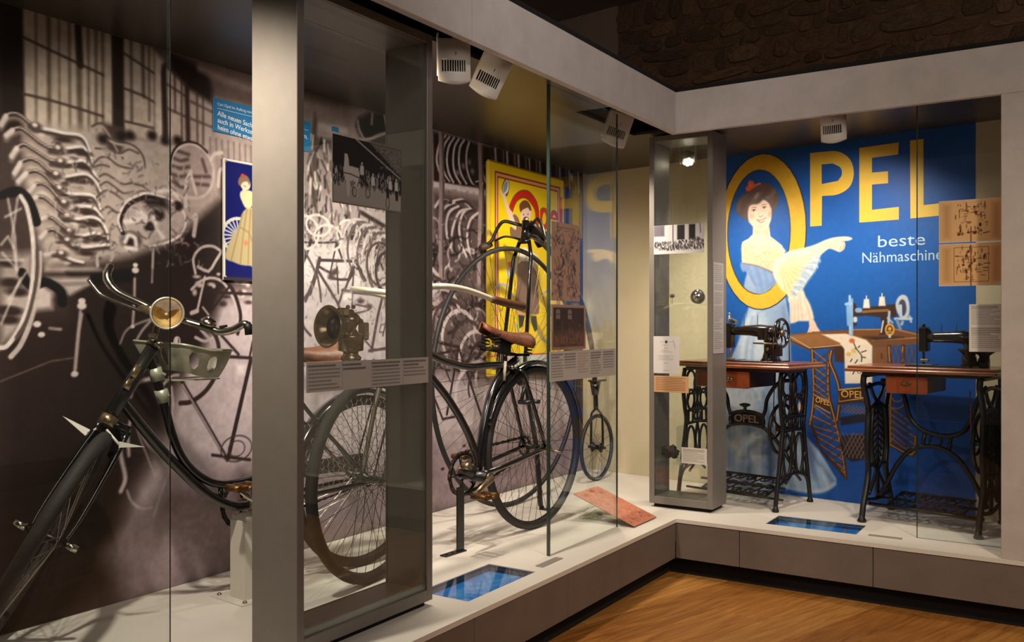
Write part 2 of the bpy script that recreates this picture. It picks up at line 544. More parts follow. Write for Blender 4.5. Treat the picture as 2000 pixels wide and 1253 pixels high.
wall_back = MB().prism([(-2.6, 1.70), (-0.93, 1.278), (4.2, 0.534), (4.2, 0.9), (-2.6, 2.0)], 2.2, 3.5).build('wall_back', M_MORTAR); tag(wall_back, kind='structure')
plaster = MB().prism([(-2.4, 1.47), (-0.935, 1.258), (-0.935, 1.30), (-2.4, 1.60)], 2.22, 3.36).build('plaster_patch', M_PLASTER, wall_back)
stone_me = []
for k in range(8):
    r = random.Random(k + 40)
    n = 11
    ring = [(0.5 * math.cos(2 * math.pi * i / n) * (0.86 + 0.24 * r.random()), 0.5 * math.sin(2 * math.pi * i / n) * (0.86 + 0.24 * r.random())) for i in range(n)]
    ring = [(max(-0.49, min(0.49, a * 1.18)), max(-0.49, min(0.49, b * 1.18))) for a, b in ring]
    mb = MB()
    vs = [(a, b, 0) for a, b in ring] + [(a * 0.92, b * 0.9, 0.6 + 0.3 * r.random()) for a, b in ring] + [(a * 0.55, b * 0.55, 0.7 + 0.6 * r.random()) for a, b in ring] + [(0, 0, 1.0)]
    fs = []
    for i in range(n):
        l = (i + 1) % n
        fs += [(i, l, n + l, n + i), (n + i, n + l, 2 * n + l, 2 * n + i), (2 * n + i, 2 * n + l, 3 * n)]
    mb.add(vs, fs, False)
    stone_me.append(mb.mesh('stone', M_STONE[k % 4]))
SU = V((5.13, -0.744, 0)).normalized(); SN = V((SU.y, -SU.x, 0))
z = 2.50
row = 0
while z < 3.30:
    h = random.uniform(0.06, 0.16)
    s = random.uniform(-0.05, 0.05)
    while s < 3.9:
        w = random.choice((0.07, 0.12, 0.18, 0.26, 0.36)) * random.uniform(0.8, 1.2)
        p = V((-0.93, 1.278, 0)) + SU * (s + w / 2)
        M = frame((p.x, p.y, z + h / 2 + random.uniform(-0.012, 0.012)), SU, SN)
        M = M @ Matrix.Rotation(random.uniform(-0.3, 0.3) * min(1, 0.1 / w), 4, 'Z') @ Matrix.Diagonal((w * 0.97, h * 0.97, random.uniform(0.006, 0.024), 1))
        link('stone', random.choice(stone_me), wall_back, M)
        s += w + 0.008
    z += h + 0.006
ceil_room = MB().box(-3, 6, -8, 2.2, 3.33, 3.45).build('ceiling', M_PLASTER); tag(ceil_room, kind='structure')

# ------------------------------------------------------------------ showcase: plinth, ceiling, walls, fascia, pilaster
H1 = (-0.298, -0.082, -1.629, -1.184); H2 = (0.402, 0.815, 0.124, 0.348)
plinth = empty('display_plinth', (0, 0, 0))
tag(plinth, 'low L-shaped plinth with grey front panels and white top carrying the exhibits', 'plinth')
def in_r(x, y, r): return r[0] < x < r[1] and r[2] < y < r[3]
mb = MB()
cells(mb, [-1.08, H1[0], H1[1], 0.004, H2[0], H2[1], 2.7], [-5.5, H1[2], H1[3], -0.004, H2[2], H2[3], 0.60], 0.262, 0.28,
      lambda x, y: (x > 0.004 and y < -0.004) or in_r(x, y, H1) or in_r(x, y, H2))
e_ = on_back(3.83, 0)
mb.prism([(-1.08, 0.60), (2.7, 0.60), (2.7, e_.y), (-1.08, 1.12)], 0.262, 0.28)
mb.build('deck', M_DECK, plinth)
for a, b in ((-5.5, -3.3), (-3.297, -1.7095), (-1.7065, -1.0755), (-1.0725, -0.003)):
    MB().bbox(-0.02, -0.001, a, b, 0.088, 0.261, 0.0012).build('front_panel', M_PANEL, plinth)
for a, b in ((0.0, 0.3155), (0.3185, 0.9095), (0.9125, 2.7)):
    MB().bbox(a, b, 0.001, 0.02, 0.088, 0.261, 0.0012).build('front_panel', M_PANEL, plinth)
MB().box(-0.07, -0.06, -5.5, 0.07, -0.012, 0.09).box(-0.07, 2.7, 0.06, 0.07, -0.012, 0.09).build('toe_kick', M_BLACK, plinth)
MB().box(-0.075, -0.021, -5.5, 0.0, 0.082, 0.088).box(-0.075, 2.7, 0.021, 0.075, 0.082, 0.088).build('bottom_board', M_BLACK, plinth)

wall_left = MB().box(-1.14, -1.083, -5.5, 1.2, 0.28, 2.36).build('wall_left', M_CREAM); tag(wall_left, kind='structure')
a, b = on_back(-0.06, 0, -0.001), on_back(3.9, 0, -0.001); c, d = on_back(3.9, 0, -0.06), on_back(-0.06, 0, -0.06)
wall_right = MB().prism([(p.x, p.y) for p in (a, b, c, d)], 0.28, 2.36).build('wall_right', M_CREAM); tag(wall_right, kind='structure')

HA = (-0.205, -0.031, -2.75, -1.285); HB = (-0.30, -0.031, -0.47, 0.16); HC = (0.437, 0.83, 0.031, 0.175); HD = (-0.22, 0.03, 0.41, 0.57)
mb = MB()
cells(mb, [-1.083, 2.7, 0.0] + [v for h in (HA, HB, HC, HD) for v in h[:2]], [-5.5, 1.2, 0.0] + [v for h in (HA, HB, HC, HD) for v in h[2:]], 2.21, 2.225,
      lambda x, y: (x > -0.03 and y < 0.03) or any(in_r(x, y, h) for h in (HA, HB, HC, HD)))
cc = mb.build('ceiling', M_CEIL); tag(cc, kind='structure')
lid = MB()
cells(lid, [-1.1, 0.0, 2.7], [-5.5, 0.0, 1.2], 2.362, 2.38, lambda x, y: x > 0 and y < 0)
lo = lid.build('ceiling_lid', M_BLACK, cc)

fascia = empty('showcase_fascia', (0, 0, 2.16))
tag(fascia, 'pale grey L-shaped header band running along the top of the showcase', 'fascia')
for a, b in ((-5.5, -1.7215), (-1.7185, 0.0)):
    MB().bbox(-0.03, 0.0, a, b, 0, 0.2, 0.0012).build('fascia_panel', M_FASCIA, fascia)
MB().bbox(-0.03, 2.7, 0.0, 0.03, 0, 0.2, 0.0012).build('fascia_panel', M_FASCIA, fascia)
pil = MB().bbox(1.402, 2.7, 0.001, 0.2, 0.28, 2.16, 0.002).build('pilaster', M_FASCIA)
tag(pil, 'broad plain grey pilaster standing at the right end of the showcase', 'pilaster')

# ------------------------------------------------------------------ glass shields
def shield(name, label, x0, x1, y0, y1, z0, z1, edges):
    e = empty(name, ((x0 + x1) / 2, (y0 + y1) / 2, z0)); tag(e, label, 'glass pane', 'glass shields along the showcase')
    M = Matrix.Translation((-(x0 + x1) / 2, -(y0 + y1) / 2, -z0))
    MB().box(x0, x1, y0, y1, z0, z1, M).build('pane', GLASS, e)
    for (a, b, c, d) in edges:
        MB().box(a, b, c, d, z0, z1, M).build('polished_edge', M_GEDGE, e)
    return e
shield('glass_shield', 'clear glass shield at the left edge in front of the front wheel', -0.164, -0.156, -4.2, -2.762, 0.28, 2.21, [(-0.1595, -0.1585, -2.762, -2.759)])
shield('glass_shield', 'clear glass shield with two prints and a text strip beside the penny-farthing', -0.166, -0.154, -0.951, -0.324, 0.28, 2.21, [(-0.167, -0.153, -0.957, -0.951), (-0.164, -0.156, -0.324, -0.322)])
shield('glass_shield', 'clear glass shield in front of the second sewing machine by the pilaster', 1.058, 1.45, 0.202, 0.212, 0.28, 2.21, [(1.055, 1.058, 0.202, 0.212)])

# ------------------------------------------------------------------ vitrine frames
def vitrine(label, w, d, h, M, t=0.028):
    """open box frame; local X along its front, local Y into the case, Z up; origin front lower left"""
    e = empty('vitrine'); tag(e, label, 'vitrine', 'framed vitrines'); e.matrix_world = M
    MB().box(0.02, w - 0.02, 0.02, d - 0.01, 0.0, 0.02).build('foot', M_BLACK, e)
    MB().bbox(0, t, 0, d, 0.02, h, 0.0015).build('side_panel', M_STEEL, e)
    MB().bbox(w - t, w, 0, d, 0.02, h, 0.0015).build('side_panel', M_STEEL, e)
    MB().bbox(t, w - t, 0, d, h - t, h, 0.0015).build('top_panel', M_STEEL, e)
    MB().bbox(t, w - t, 0, d, 0.02, 0.058, 0.0015).build('bottom_panel', M_STEEL, e)
    MB().box(t, w - t, 0.006, 0.012, 0.058, h - t).build('front_glass', GLASS, e)
    MB().box(t, w - t, d - 0.012, d - 0.006, 0.058, h - t).build('back_glass', GLASS, e)
    return e
VIT1 = vitrine('tall grey framed vitrine holding the brass carbide lamp', 0.619, 0.185, 1.92, frame((-0.16, -2.345, 0.28), (0, 1, 0), (0, 0, 1)))
VIT2 = vitrine('narrow grey framed vitrine in the corner holding the chrome ball', 0.344, 0.20, 1.92, frame((-0.231, 0.2, 0.28), (1, 0, 0), (0, 0, 1)))

# ------------------------------------------------------------------ bicycles
M_ENAMEL = mat('black_enamel', (13, 12, 13), 0.18, coat=0.6, spec=0.6)
M_ENAMEL_OLD = mat('worn_black_enamel', (22, 20, 19), 0.38, coat=0.3, var=0.3, vscale=30)
M_CHROME = mat('worn_chrome', (196, 190, 178), 0.2, metal=1.0, var=0.25, vscale=60)
M_NICKEL = mat('aged_nickel', (168, 148, 118), 0.32, metal=0.9, var=0.4, vscale=40)
M_BRASSY = mat('rusty_brass', (150, 112, 66), 0.45, metal=0.75, var=0.5, vscale=50, c2=(92, 62, 38))
M_TYRE = mat('old_rubber', (38, 33, 31), 0.75, var=0.25, vscale=30, bump=0.15, bscale=200)
M_TYRE_B = mat('black_rubber', (30, 27, 26), 0.6, var=0.2, vscale=30)
M_SPOKE = mat('dull_spoke', (62, 56, 50), 0.4, metal=0.8)
M_SPOKE_L = mat('bright_spoke', (150, 142, 132), 0.3, metal=0.9)
M_RIM = mat('dark_rim', (40, 36, 34), 0.4, metal=0.6)
M_LEATHER = mat('brown_leather', (140, 78, 44), 0.5, var=0.45, vscale=18, c2=(84, 50, 36), bump=0.2, bscale=90)
M_CREAMBAR = mat('cream_handlebar', (214, 202, 182), 0.35, metal=0.3)
M_GRIPWOOD = mat('wood_grip', (92, 58, 36), 0.5, var=0.3, vscale=40)
M_TRAY = mat('grey_green_sheet', (172, 172, 152), 0.4, metal=0.4, var=0.2, vscale=25)
M_STAND = mat('stand_white', (216, 211, 198), 0.5)

def arc(cx, cz, r, a0, a1, n, y=0.0):
    return [V((cx + r * math.cos(math.radians(a0 + (a1 - a0) * i / n)), y, cz + r * math.sin(math.radians(a0 + (a1 - a0) * i / n)))) for i in range(n + 1)]

def wheel(parent, name, M, r, tr, nsp, hubr=0.022, hubw=0.04, m_tyre=None, m_spoke=None, m_rim=None, cross=0.5, sr=0.0013, seg=64, valve=False):
    """rim with tyre, hub and single spokes; local axle = Y, M places the wheel in its bicycle"""
    rr = r - 2 * tr
    prof = [(-0.011, rr + 0.006), (-0.012, rr + 0.012), (0.012, rr + 0.012), (0.011, rr + 0.006), (0.0, rr)]
    mb = MB()
    mb.grid(lambda u, v: V(((prof[int(round(v * 5)) % 5][1]) * math.cos(2 * math.pi * u), prof[int(round(v * 5)) % 5][0], prof[int(round(v * 5)) % 5][1] * math.sin(2 * math.pi * u))), seg, 6, True, True)
    w = mb.build(name, m_rim or M_RIM, parent, M)
    MB().tube([V(((r - tr) * math.cos(2 * math.pi * i / seg), 0, (r - tr) * math.sin(2 * math.pi * i / seg))) for i in range(seg)], tr, 10, True).build('tyre', m_tyre or M_TYRE, w)
    R = Matrix.Rotation(math.radians(-90), 4, 'X')
    MB().lathe([(0.006, -hubw - 0.03), (0.008, -hubw - 0.012), (hubr * 0.6, -hubw - 0.006), (hubr, -hubw), (hubr, -hubw + 0.004), (hubr * 0.55, -hubw + 0.01), (hubr * 0.5, 0), (hubr * 0.55, hubw - 0.01), (hubr, hubw - 0.004), (hubr, hubw), (hubr * 0.6, hubw + 0.006), (0.008, hubw + 0.012), (0.006, hubw + 0.03)], 14, R).build('hub', M_RIM, w)
    var = []
    for s in (-1, 1):
        for c in (-1, 1):
            a = c * cross
            p0 = V((hubr * 0.9 * math.cos(a * 2.2), s * (hubw - 0.002), hubr * 0.9 * math.sin(a * 2.2))); p1 = V((rr + 0.004, 0, 0))
            var.append(MB().tube([p0, p1], sr, 4, cap=False).mesh('spoke', m_spoke or M_SPOKE))
    for k in range(nsp):
        link('spoke', var[k % 4], w, Matrix.Rotation(-2 * math.pi * k / nsp, 4, 'Y'))
    if valve:
        MB().lathe([(0.003, 0), (0.003, 0.03), (0.0045, 0.03), (0.0045, 0.045), (0.001, 0.048)], 8, Matrix.Rotation(2.2, 4, 'Y') @ Matrix.Translation((0, 0, -rr)) ).build('valve', M_BRASSY, w)
    return w

def fender(parent, name, M, r, hw, a0, a1, m, n=28, depth=0.018):
    def f(u, v):
        a = math.radians(a0 + (a1 - a0) * v); k = (u - 0.5) * 2
        q = r - depth * k * k
        return V((q * math.cos(a), hw * k, q * math.sin(a)))
    mb = MB(); mb.grid(f, 7, n)
    o = mb.build(name, m, parent, M)
    sd = o.modifiers.new('thick', 'SOLIDIFY'); sd.thickness = 0.0015
    return o

def saddle(parent, name, M, L=0.27, W=0.2, m=None):
    """leather saddle, nose towards +X"""
    def f(u, v):
        x = L * (v - 0.45)
        hw = W / 2 * (1 - 0.66 * max(0, min(1, (v - 0.15) / 0.6)) ** 1.0) * math.sqrt(max(0.02, min(1, v / 0.12))) * math.sqrt(max(0.05, min(1, (1 - v) / 0.06)))
        t = math.pi * (u - 0.5) * 1.25
        y = hw * math.sin(t); z = (hw * 0.42 + 0.012) * (math.cos(t) - 1) + 0.035 * (1 - 2.2 * v * (1 - v)) - 0.02
        return V((x, y, z))
    mb = MB(); mb.grid(f, 15, 22)
    o = mb.build(name, m or M_LEATHER, parent, M)
    sd = o.modifiers.new('thick', 'SOLIDIFY'); sd.thickness = 0.004
    return o

def coil(p, h, r, turns, wr, n=10):
    return [V((p[0] + r * math.cos(2 * math.pi * t / n), p[1] + r * math.sin(2 * math.pi * t / n), p[2] + h * t / (turns * n))) for t in range(turns * n + 1)]

def bike_empty(label, rear, fwd, group=None):
    e = empty('bicycle', (rear[0], rear[1], 0.28), math.atan2(fwd[1], fwd[0]))
    return tag(e, label, 'bicycle')

def pedal(parent, c, m=None):
    cx, cy, cz = c
    e = MB().tube([(cx, cy - 0.05, cz), (cx, cy + 0.05, cz)], 0.008, 8).build('pedal', m or M_BRASSY, parent)
    for s in (-1, 1):
        MB().box(cx - 0.045, cx + 0.045, cy + s * 0.036 - 0.004, cy + s * 0.036 + 0.004, cz - 0.008, cz + 0.008).build('pedal_plate', m or M_BRASSY, e)
    for s in (-1, 1):
        MB().tube([(cx + s * 0.036, cy - 0.036, cz), (cx + s * 0.036, cy + 0.036, cz)], [0.012, 0.012], 8).build('pedal_block', m or M_BRASSY, e)
    return e

def chain_path(c0, r0, c1, r1, y, n=10):
    ang = math.degrees(math.asin((r0 - r1) / math.hypot(c1[0] - c0[0], c1[1] - c0[1])))
    base = math.degrees(math.atan2(c1[1] - c0[1], c1[0] - c0[0]))
    a = arc(c0[0], c0[1], r0, base + 90 - ang, base + 270 + ang, n, y)
    b = arc(c1[0], c1[1], r1, base - 90 + ang, base + 90 - ang, n, y)
    return a + b

def chain(parent, name, path, m, w=0.006, h=0.005, pitch=0.016):
    """roller chain as alternating links"""
    P = path + [path[0]]; mb = MB(); acc = 0.0; k = 0
    for p, q in zip(P, P[1:]):
        d = q - p; L = d.length
        if L < 1e-6: continue
        t = 0.0; u = d / L
        n = max(1, int(round(L / pitch)))
        for i in range(n):
            s = p + u * (L * i / n); e = p + u * (L * (i + 0.86) / n)
            rr = h if k % 2 else h * 0.66
            mb.tube([s, e], rr, 5, cap=True); k += 1
    return mb.build(name, m, parent)

# ---- lady's roadster with the child seat
A = bike_empty("black lady's bicycle with chrome handlebar, round headlamp and sheet-metal child seat", (-0.713, -1.565), (-0.10789, -0.99416))
wheel(A, 'rear_wheel', Matrix.Translation((-0.09, 0, 0.335)), 0.335, 0.02, 36, m_tyre=M_TYRE, m_spoke=M_SPOKE_L, valve=True)
fender(A, 'rear_fender', Matrix.Translation((-0.09, 0, 0.335)), 0.365, 0.034, -15, 205, M_ENAMEL, 40)
fr = MB()
fr.tube(cr([(0.895, 0, 0.715), (0.872, 0, 0.684), (0.787, 0, 0.578), (0.716, 0, 0.497), (0.604, 0, 0.389), (0.50, 0, 0.327), (0.42, 0, 0.318)], 5), 0.0165, 10)
fr.tube(cr([(0.80, 0, 0.845), (0.785, 0, 0.80), (0.752, 0, 0.70), (0.722, 0, 0.59), (0.68, 0, 0.502), (0.61, 0, 0.435), (0.526, 0, 0.404), (0.385, 0, 0.41)], 5), 0.0145, 10)
fr.tube([(0.42, 0, 0.318), (0.235, 0, 0.74)], 0.0145, 10)
fr.tube([(0.54, 0, 0.345), (0.545, 0, 0.405)], 0.009, 8)
for s in (-1, 1):
    fr.tube(cr([(0.40, s * 0.02, 0.318), (0.30, s * 0.045, 0.322), (-0.09, s * 0.055, 0.335)], 4), 0.009, 8)
    fr.tube(cr([(0.25, s * 0.02, 0.70), (0.18, s * 0.045, 0.60), (-0.09, s * 0.055, 0.335)], 4), 0.008, 8)
frA = fr.build('frame', M_ENAMEL, A)
MB().tube([(0.93, 0, 0.665), (0.79, 0, 0.875)], [0.021, 0.021], 12).build('head_tube', M_ENAMEL_OLD, A)
MB().tube([(0.945, 0, 0.642), (0.928, 0, 0.668)], 0.026, 12).build('headset_cup', M_NICKEL, A)
MB().tube([(0.79, 0, 0.875), (0.775, 0, 0.897)], 0.025, 12).build('headset_cup', M_NICKEL, A)
MB().tube([(0.868, 0.019, 0.785), (0.846, 0.019, 0.818)], [0.012, 0.012], 10, flat=0.35, up=(0, 1, 0)).build('head_badge', M_NICKEL, A)
MB().tube([(0.89, 0.019, 0.75), (0.872, 0.019, 0.778)], [0.013, 0.009], 10, flat=0.35, up=(0, 1, 0)).build('head_badge', M_NICKEL, A)
# steering part: turned about the raked head axis
RK = math.radians(34); TH = math.radians(60)
ax = V((-math.sin(RK), 0, math.cos(RK)))
pf = V((math.cos(RK), 0, math.sin(RK))); lf = V((0, 1, 0))
pT = pf * math.cos(TH) + lf * math.sin(TH); eT = lf * math.cos(TH) - pf * math.sin(TH)
ST = Matrix((pT, eT, ax)).transposed().to_4x4(); ST.translation = V((1.12, 0, 0.335))    # steering frame at the front axle
fk = MB()
for s in (-1, 1):
    fk.tube(cr([(-0.004, s * 0.05, 0.0), (-0.015, s * 0.055, 0.08), (-0.03, s * 0.05, 0.25), (-0.03, s * 0.042, 0.37)], 4), [0.007] * 4 + [0.009] * 4 + [0.011] * 5, 8)
fk.tube([(-0.03, -0.045, 0.375), (-0.03, 0.045, 0.375)], 0.014, 8)
fk.build('fork', M_ENAMEL, A, ST)
wheel(A, 'front_wheel', ST, 0.335, 0.021, 36, m_tyre=M_TYRE, m_spoke=M_SPOKE_L)
for s in (-1, 1): MB().tube([(0, s * 0.095, 0), (0, s * 0.06, 0)], [0.011, 0.012], 8).build('axle_nut', M_CHROME, A, ST)
fender(A, 'front_fender', ST, 0.366, 0.042, 86, 122, M_ENAMEL, 14, 0.03)
# child foot rests: white triangular plates beside the crown
for s, pts in ((-1, [(0.955, -0.07, 0.622), (0.972, -0.07, 0.606), (1.022, -0.11, 0.668)]), (1, [(0.942, 0.08, 0.598), (0.944, 0.08, 0.580), (0.880, 0.115, 0.578)])):
    P3 = [V(p) for p in pts]
    n_ = (P3[1] - P3[0]).cross(P3[2] - P3[0]).normalized() * 0.002
    MB().add([p + n_ for p in P3] + [p - n_ for p in P3], [(0, 1, 2), (5, 4, 3), (0, 3, 4, 1), (1, 4, 5, 2), (2, 5, 3, 0)]).tube([V(pts[0]) * 0.5 + V(pts[1]) * 0.5, (0.955, s * 0.03, 0.63)], 0.004, 6).build('foot_rest', M_STAND, A)
# handlebar, lever, lamp, bell
HB = [(0.842, -0.168, 1.138), (0.862, -0.150, 1.112), (0.864, -0.138, 1.085), (0.844, -0.111, 1.049), (0.795, -0.047, 1.011), (0.765, -0.01, 0.985), (0.715, 0.059, 0.958), (0.665, 0.119, 0.935), (0.645, 0.150, 0.924), (0.621, 0.185, 0.930), (0.602, 0.212, 0.948), (0.594, 0.222, 0.946), (0.588, 0.226, 0.93)]
MB().tube(cr(HB, 5), [0.0145] * 12 + [0.0125] * 49, 10).build('handlebar', M_CHROME, A)
MB().tube([(0.596, 0.2205, 0.949), (0.590, 0.226, 0.938), (0.588, 0.2275, 0.915)], 0.0145, 10).build('grip', mat('black_grip', (24, 22, 21), 0.5), A)
MB().tube([(0.790, 0, 0.89), (0.764, 0, 0.985)], 0.011, 10).build('stem', M_NICKEL, A)
MB().ball((0.764, 0.0, 0.985), 0.018, 10, 7).build('stem_clamp', M_CHROME, A)
MB().tube(cr([(0.912, -0.172, 1.092), (0.902, -0.160, 1.070), (0.884, -0.138, 1.040), (0.844, -0.085, 1.012), (0.805, -0.032, 0.988), (0.775, 0.02, 0.968)], 4), 0.0065, 8, flat=1.0).build('brake_lever', M_CHROME, A)
MB().bbox(0.785, 0.815, -0.05, -0.02, 0.985, 1.01, 0.004).build('lever_clamp', M_NICKEL, A)
lampdir = V((0.42, 0.90, 0.04)).normalized()
LM = frame((0.775, 0.055, 0.982), (0, 0, 1), lampdir)
lamp = MB().lathe([(0.006, -0.062), (0.022, -0.058), (0.040, -0.035), (0.048, -0.005), (0.0495, 0.018), (0.052, 0.020), (0.052, 0.030), (0.046, 0.032), (0.045, 0.024)], 32, LM, True, False)
lo_ = lamp.build('headlamp', mat('lamp_shell', (196, 188, 164), 0.35, metal=0.6), A)
MB().lathe([(0.044, 0.024), (0.036, 0.008), (0.024, -0.012), (0.010, -0.022), (0.001, -0.024)], 28, LM, True, False).build('reflector', mat('brass_reflector', (240, 206, 136), 0.3, metal=0.3, var=0.35, vscale=25, c2=(160, 120, 62)), lo_)
MB().ball((0, 0, 0), 0.006, 10, 8, M=LM @ Matrix.Translation((0, 0, -0.008))).build('bulb', M_WHITE, lo_)
MB().lathe([(0.045, 0.026), (0.02, 0.029), (0.001, 0.030)], 28, LM, True, False).build('lens', GLASS, lo_)
MB().lathe([(0.0275, 0.0), (0.028, 0.006), (0.024, 0.016), (0.014, 0.022), (0.010, 0.023), (0.010, 0.026), (0.004, 0.027)], 20, frame((0.668, 0.118, 0.948), (1, 0, 0), (-0.05, 0.28, 1))).build('bell', M_CHROME, A)
MB().tube([(0.645, 0.148, 0.938), (0.628, 0.165, 0.944)], [0.006, 0.004], 6).build('bell_lever', M_BLACK, A)
MB().tube([(0.80, 0.02, 0.895), (0.808, 0.03, 0.915)], [0.009, 0.014], 8).tube([(0.792, 0.02, 0.885), (0.79, 0.05, 0.884)], [0.013, 0.010], 8).build('steering_lock', M_CHROME, A)
# child seat: pierced sheet trough clamped on the top tube
tp = cr([(0.80, -0.10, 0), (0.775, -0.02, 0), (0.765, 0.05, 0), (0.752, 0.115, 0), (0.70, 0.128, 0), (0.62, 0.126, 0), (0.575, 0.11, 0), (0.56, 0.05, 0), (0.56, -0.06, 0)], 8)
def tray_pt(i, j, NU, NV):
    t = i / NU * (len(tp) - 1); k = min(int(t), len(tp) - 2); p = tp[k].lerp(tp[k + 1], t - k)
    c = V((0.67, 0.01, 0)); v = j / NV
    fl = 1.0 - 0.30 * (1 - v) ** 1.4
    wav = 0.006 * math.sin(i / NU * 60)
    d = (p - c) * fl
    d *= 1 + wav
    return V((c.x + d.x, c.y + d.y, 0.775 + 0.088 * v + 0.028 * max(0, (p.x - 0.66) / 0.12)))
NU, NV = 192, 28
holes = [(18, 14, 5, 9), (36, 14, 5, 9), (88, 14, 7.5, 8), (112, 14, 6.5, 8), (152, 14, 6, 9), (172, 14, 6, 9)]
vs = [tray_pt(i, j, NU, NV) for j in range(NV + 1) for i in range(NU + 1)]
fs = [(j * (NU + 1) + i, j * (NU + 1) + i + 1, (j + 1) * (NU + 1) + i + 1, (j + 1) * (NU + 1) + i) for j in range(NV) for i in range(NU)
      if not any(((i + 0.5 - a) / c) ** 2 + ((j + 0.5 - b) / d) ** 2 < 1 for a, b, c, d in holes)]
seat = MB().add(vs, fs, True).build('child_seat', M_TRAY, A)
sd = seat.modifiers.new('thick', 'SOLIDIFY'); sd.thickness = 0.002
MB().tube([tray_pt(i, NV, NU, NV) for i in range(0, NU + 1, 2)], 0.0045, 6).build('seat_rim', M_TRAY, seat)
MB().prism([(0.745, -0.06), (0.75, 0.05), (0.70, 0.085), (0.60, 0.082), (0.585, 0.04), (0.59, -0.06)], 0.768, 0.772).build('seat_pan', M_TRAY, seat)
for z_, x_ in ((0.79, 0.778), (0.72, 0.757)):
    MB().tube([(x_ - 0.006, 0, z_ - 0.02), (x_ + 0.006, 0, z_ + 0.02)], 0.021, 12).tube([(x_ - 0.01, 0.022, z_), (x_ - 0.01, 0.034, z_)], 0.005, 6).build('seat_clamp', M_TRAY, seat)
# saddle, transmission
SA = Matrix.Translation((0.14, 0, 0.865)) @ Matrix.Rotation(math.radians(4), 4, 'Y')
sdA = saddle(A, 'saddle', SA, 0.28, 0.2)
cw = MB()
for s in (-1, 1): cw.tube(coil((-0.075, s * 0.06, -0.085), 0.06, 0.016, 5, 0.003), 0.0028, 5)
cw.tube([(-0.075, -0.06, -0.088), (-0.075, 0.06, -0.088)], 0.005, 6).tube([(-0.075, 0, -0.088), (0.08, 0, -0.03)], 0.005, 6)
cw.build('saddle_spring', M_NICKEL, sdA)
MB().tube([(0.24, 0, 0.73), (0.205, 0, 0.80)], 0.0125, 10).build('seat_post', M_CHROME, A)
MB().tube([(0.42, -0.06, 0.318), (0.42, 0.06, 0.318)], 0.02, 12).build('bottom_bracket', M_NICKEL, A)
cg = MB()
cg.tube(arc(0.42, 0.318, 0.082, 0, 360, 40, -0.05)[:-1], 0.006, 6, True)
for k in range(5):
    a = 2 * math.pi * k / 5
    cg.tube([(0.42 + 0.02 * math.cos(a), -0.05, 0.318 + 0.02 * math.sin(a)), (0.42 + 0.08 * math.cos(a), -0.05, 0.318 + 0.08 * math.sin(a))], 0.005, 5)
for k in range(44):
    a = 2 * math.pi * k / 44
    cg.tube([(0.42 + 0.084 * math.cos(a), -0.05, 0.318 + 0.084 * math.sin(a)), (0.42 + 0.092 * math.cos(a), -0.05, 0.318 + 0.092 * math.sin(a))], [0.004, 0.002], 4)
cg.build('chainring', M_RIM, A)
chain(A, 'chain', chain_path((0.42, 0.318), 0.09, (-0.09, 0.335), 0.035, -0.05), M_RIM)
MB().bbox(-0.15, 0.34, -0.066, -0.058, 0.372, 0.43, 0.003).build('chain_guard', M_ENAMEL, A)
MB().tube([(0.42, 0.062, 0.318), (0.535, 0.072, 0.405)], [0.013, 0.010], 8, flat=0.6, up=(0, 1, 0)).build('crank', M_CHROME, A)
MB().tube([(0.42, -0.07, 0.318), (0.305, -0.08, 0.231)], [0.013, 0.010], 8, flat=0.6, up=(0, 1, 0)).build('crank', M_CHROME, A)
pedal(A, (0.545, 0.13, 0.412), M_BRASSY); pedal(A, (0.30, -0.135, 0.228), M_BRASSY)
# dress guard: knotted string net over the upper rear wheel
net = MB(); hs = 0.016
for q in range(-26, 27):
    for r_ in range(-26, 27):
        cx = hs * 1.5 * q; cz = hs * math.sqrt(3) * (r_ + (q % 2) * 0.5)
        for a0, a1 in ((0, 60), (60, 120), (120, 180)):
            p = V((cx + hs * math.cos(math.radians(a0)), 0, cz + hs * math.sin(math.radians(a0)))); q2 = V((cx + hs * math.cos(math.radians(a1)), 0, cz + hs * math.sin(math.radians(a1))))
            ok = all(0.085 < v.length < 0.345 and v.z > -0.10 + 0.35 * abs(v.x) for v in (p, q2))
            if ok:
                f_ = lambda v: V((v.x - 0.09, 0.055 - 0.02 * v.length / 0.345, 0.335 + v.z))
                net.tube([f_(p), f_(q2)], 0.0012, 3, cap=False)
net.build('dress_guard_net', mat('string_net', (120, 108, 94), 0.8), A)
ca = MB()
for s in (-1, 1): ca.tube([(-0.09, s * 0.06, 0.335), (-0.22, s * 0.055, 0.70)], 0.004, 6)
ca.tube([(0.04, 0, 0.715), (-0.31, 0, 0.715)], 0.005, 6)
for s in (-1, 1): ca.tube([(0.04, s * 0.055, 0.715), (-0.31, s * 0.055, 0.715)], 0.005, 6)
for k in range(5): ca.tube([(0.02 - 0.08 * k, -0.055, 0.715), (0.02 - 0.08 * k, 0.055, 0.715)], 0.004, 6)
ca.build('carrier', M_ENAMEL, A)

st = empty('bicycle_stand', (-0.765, -1.995, 0.28), math.radians(-6)); tag(st, "white folded metal post under the lady's bicycle", 'stand')
MB().bbox(-0.10, 0.09, -0.085, 0.13, 0.0, 0.004, 0.001).build('base_plate', M_STAND, st)
po = MB().box(-0.036, -0.030, -0.04, 0.05, 0.004, 0.288).box(-0.036, 0.05, -0.046, -0.04, 0.004, 0.272).box(0.044, 0.05, -0.04, 0.05, 0.004, 0.288)
po.build('post', M_STAND, st)
for x_, y_ in ((-0.08, -0.06), (0.07, -0.06), (-0.08, 0.11), (0.07, 0.11)):
    MB().lathe([(0.008, 0.004), (0.008, 0.008), (0.005, 0.011), (0.001, 0.011)], 8, Matrix.Translation((x_, y_, 0))).build('bolt', M_NICKEL, st)

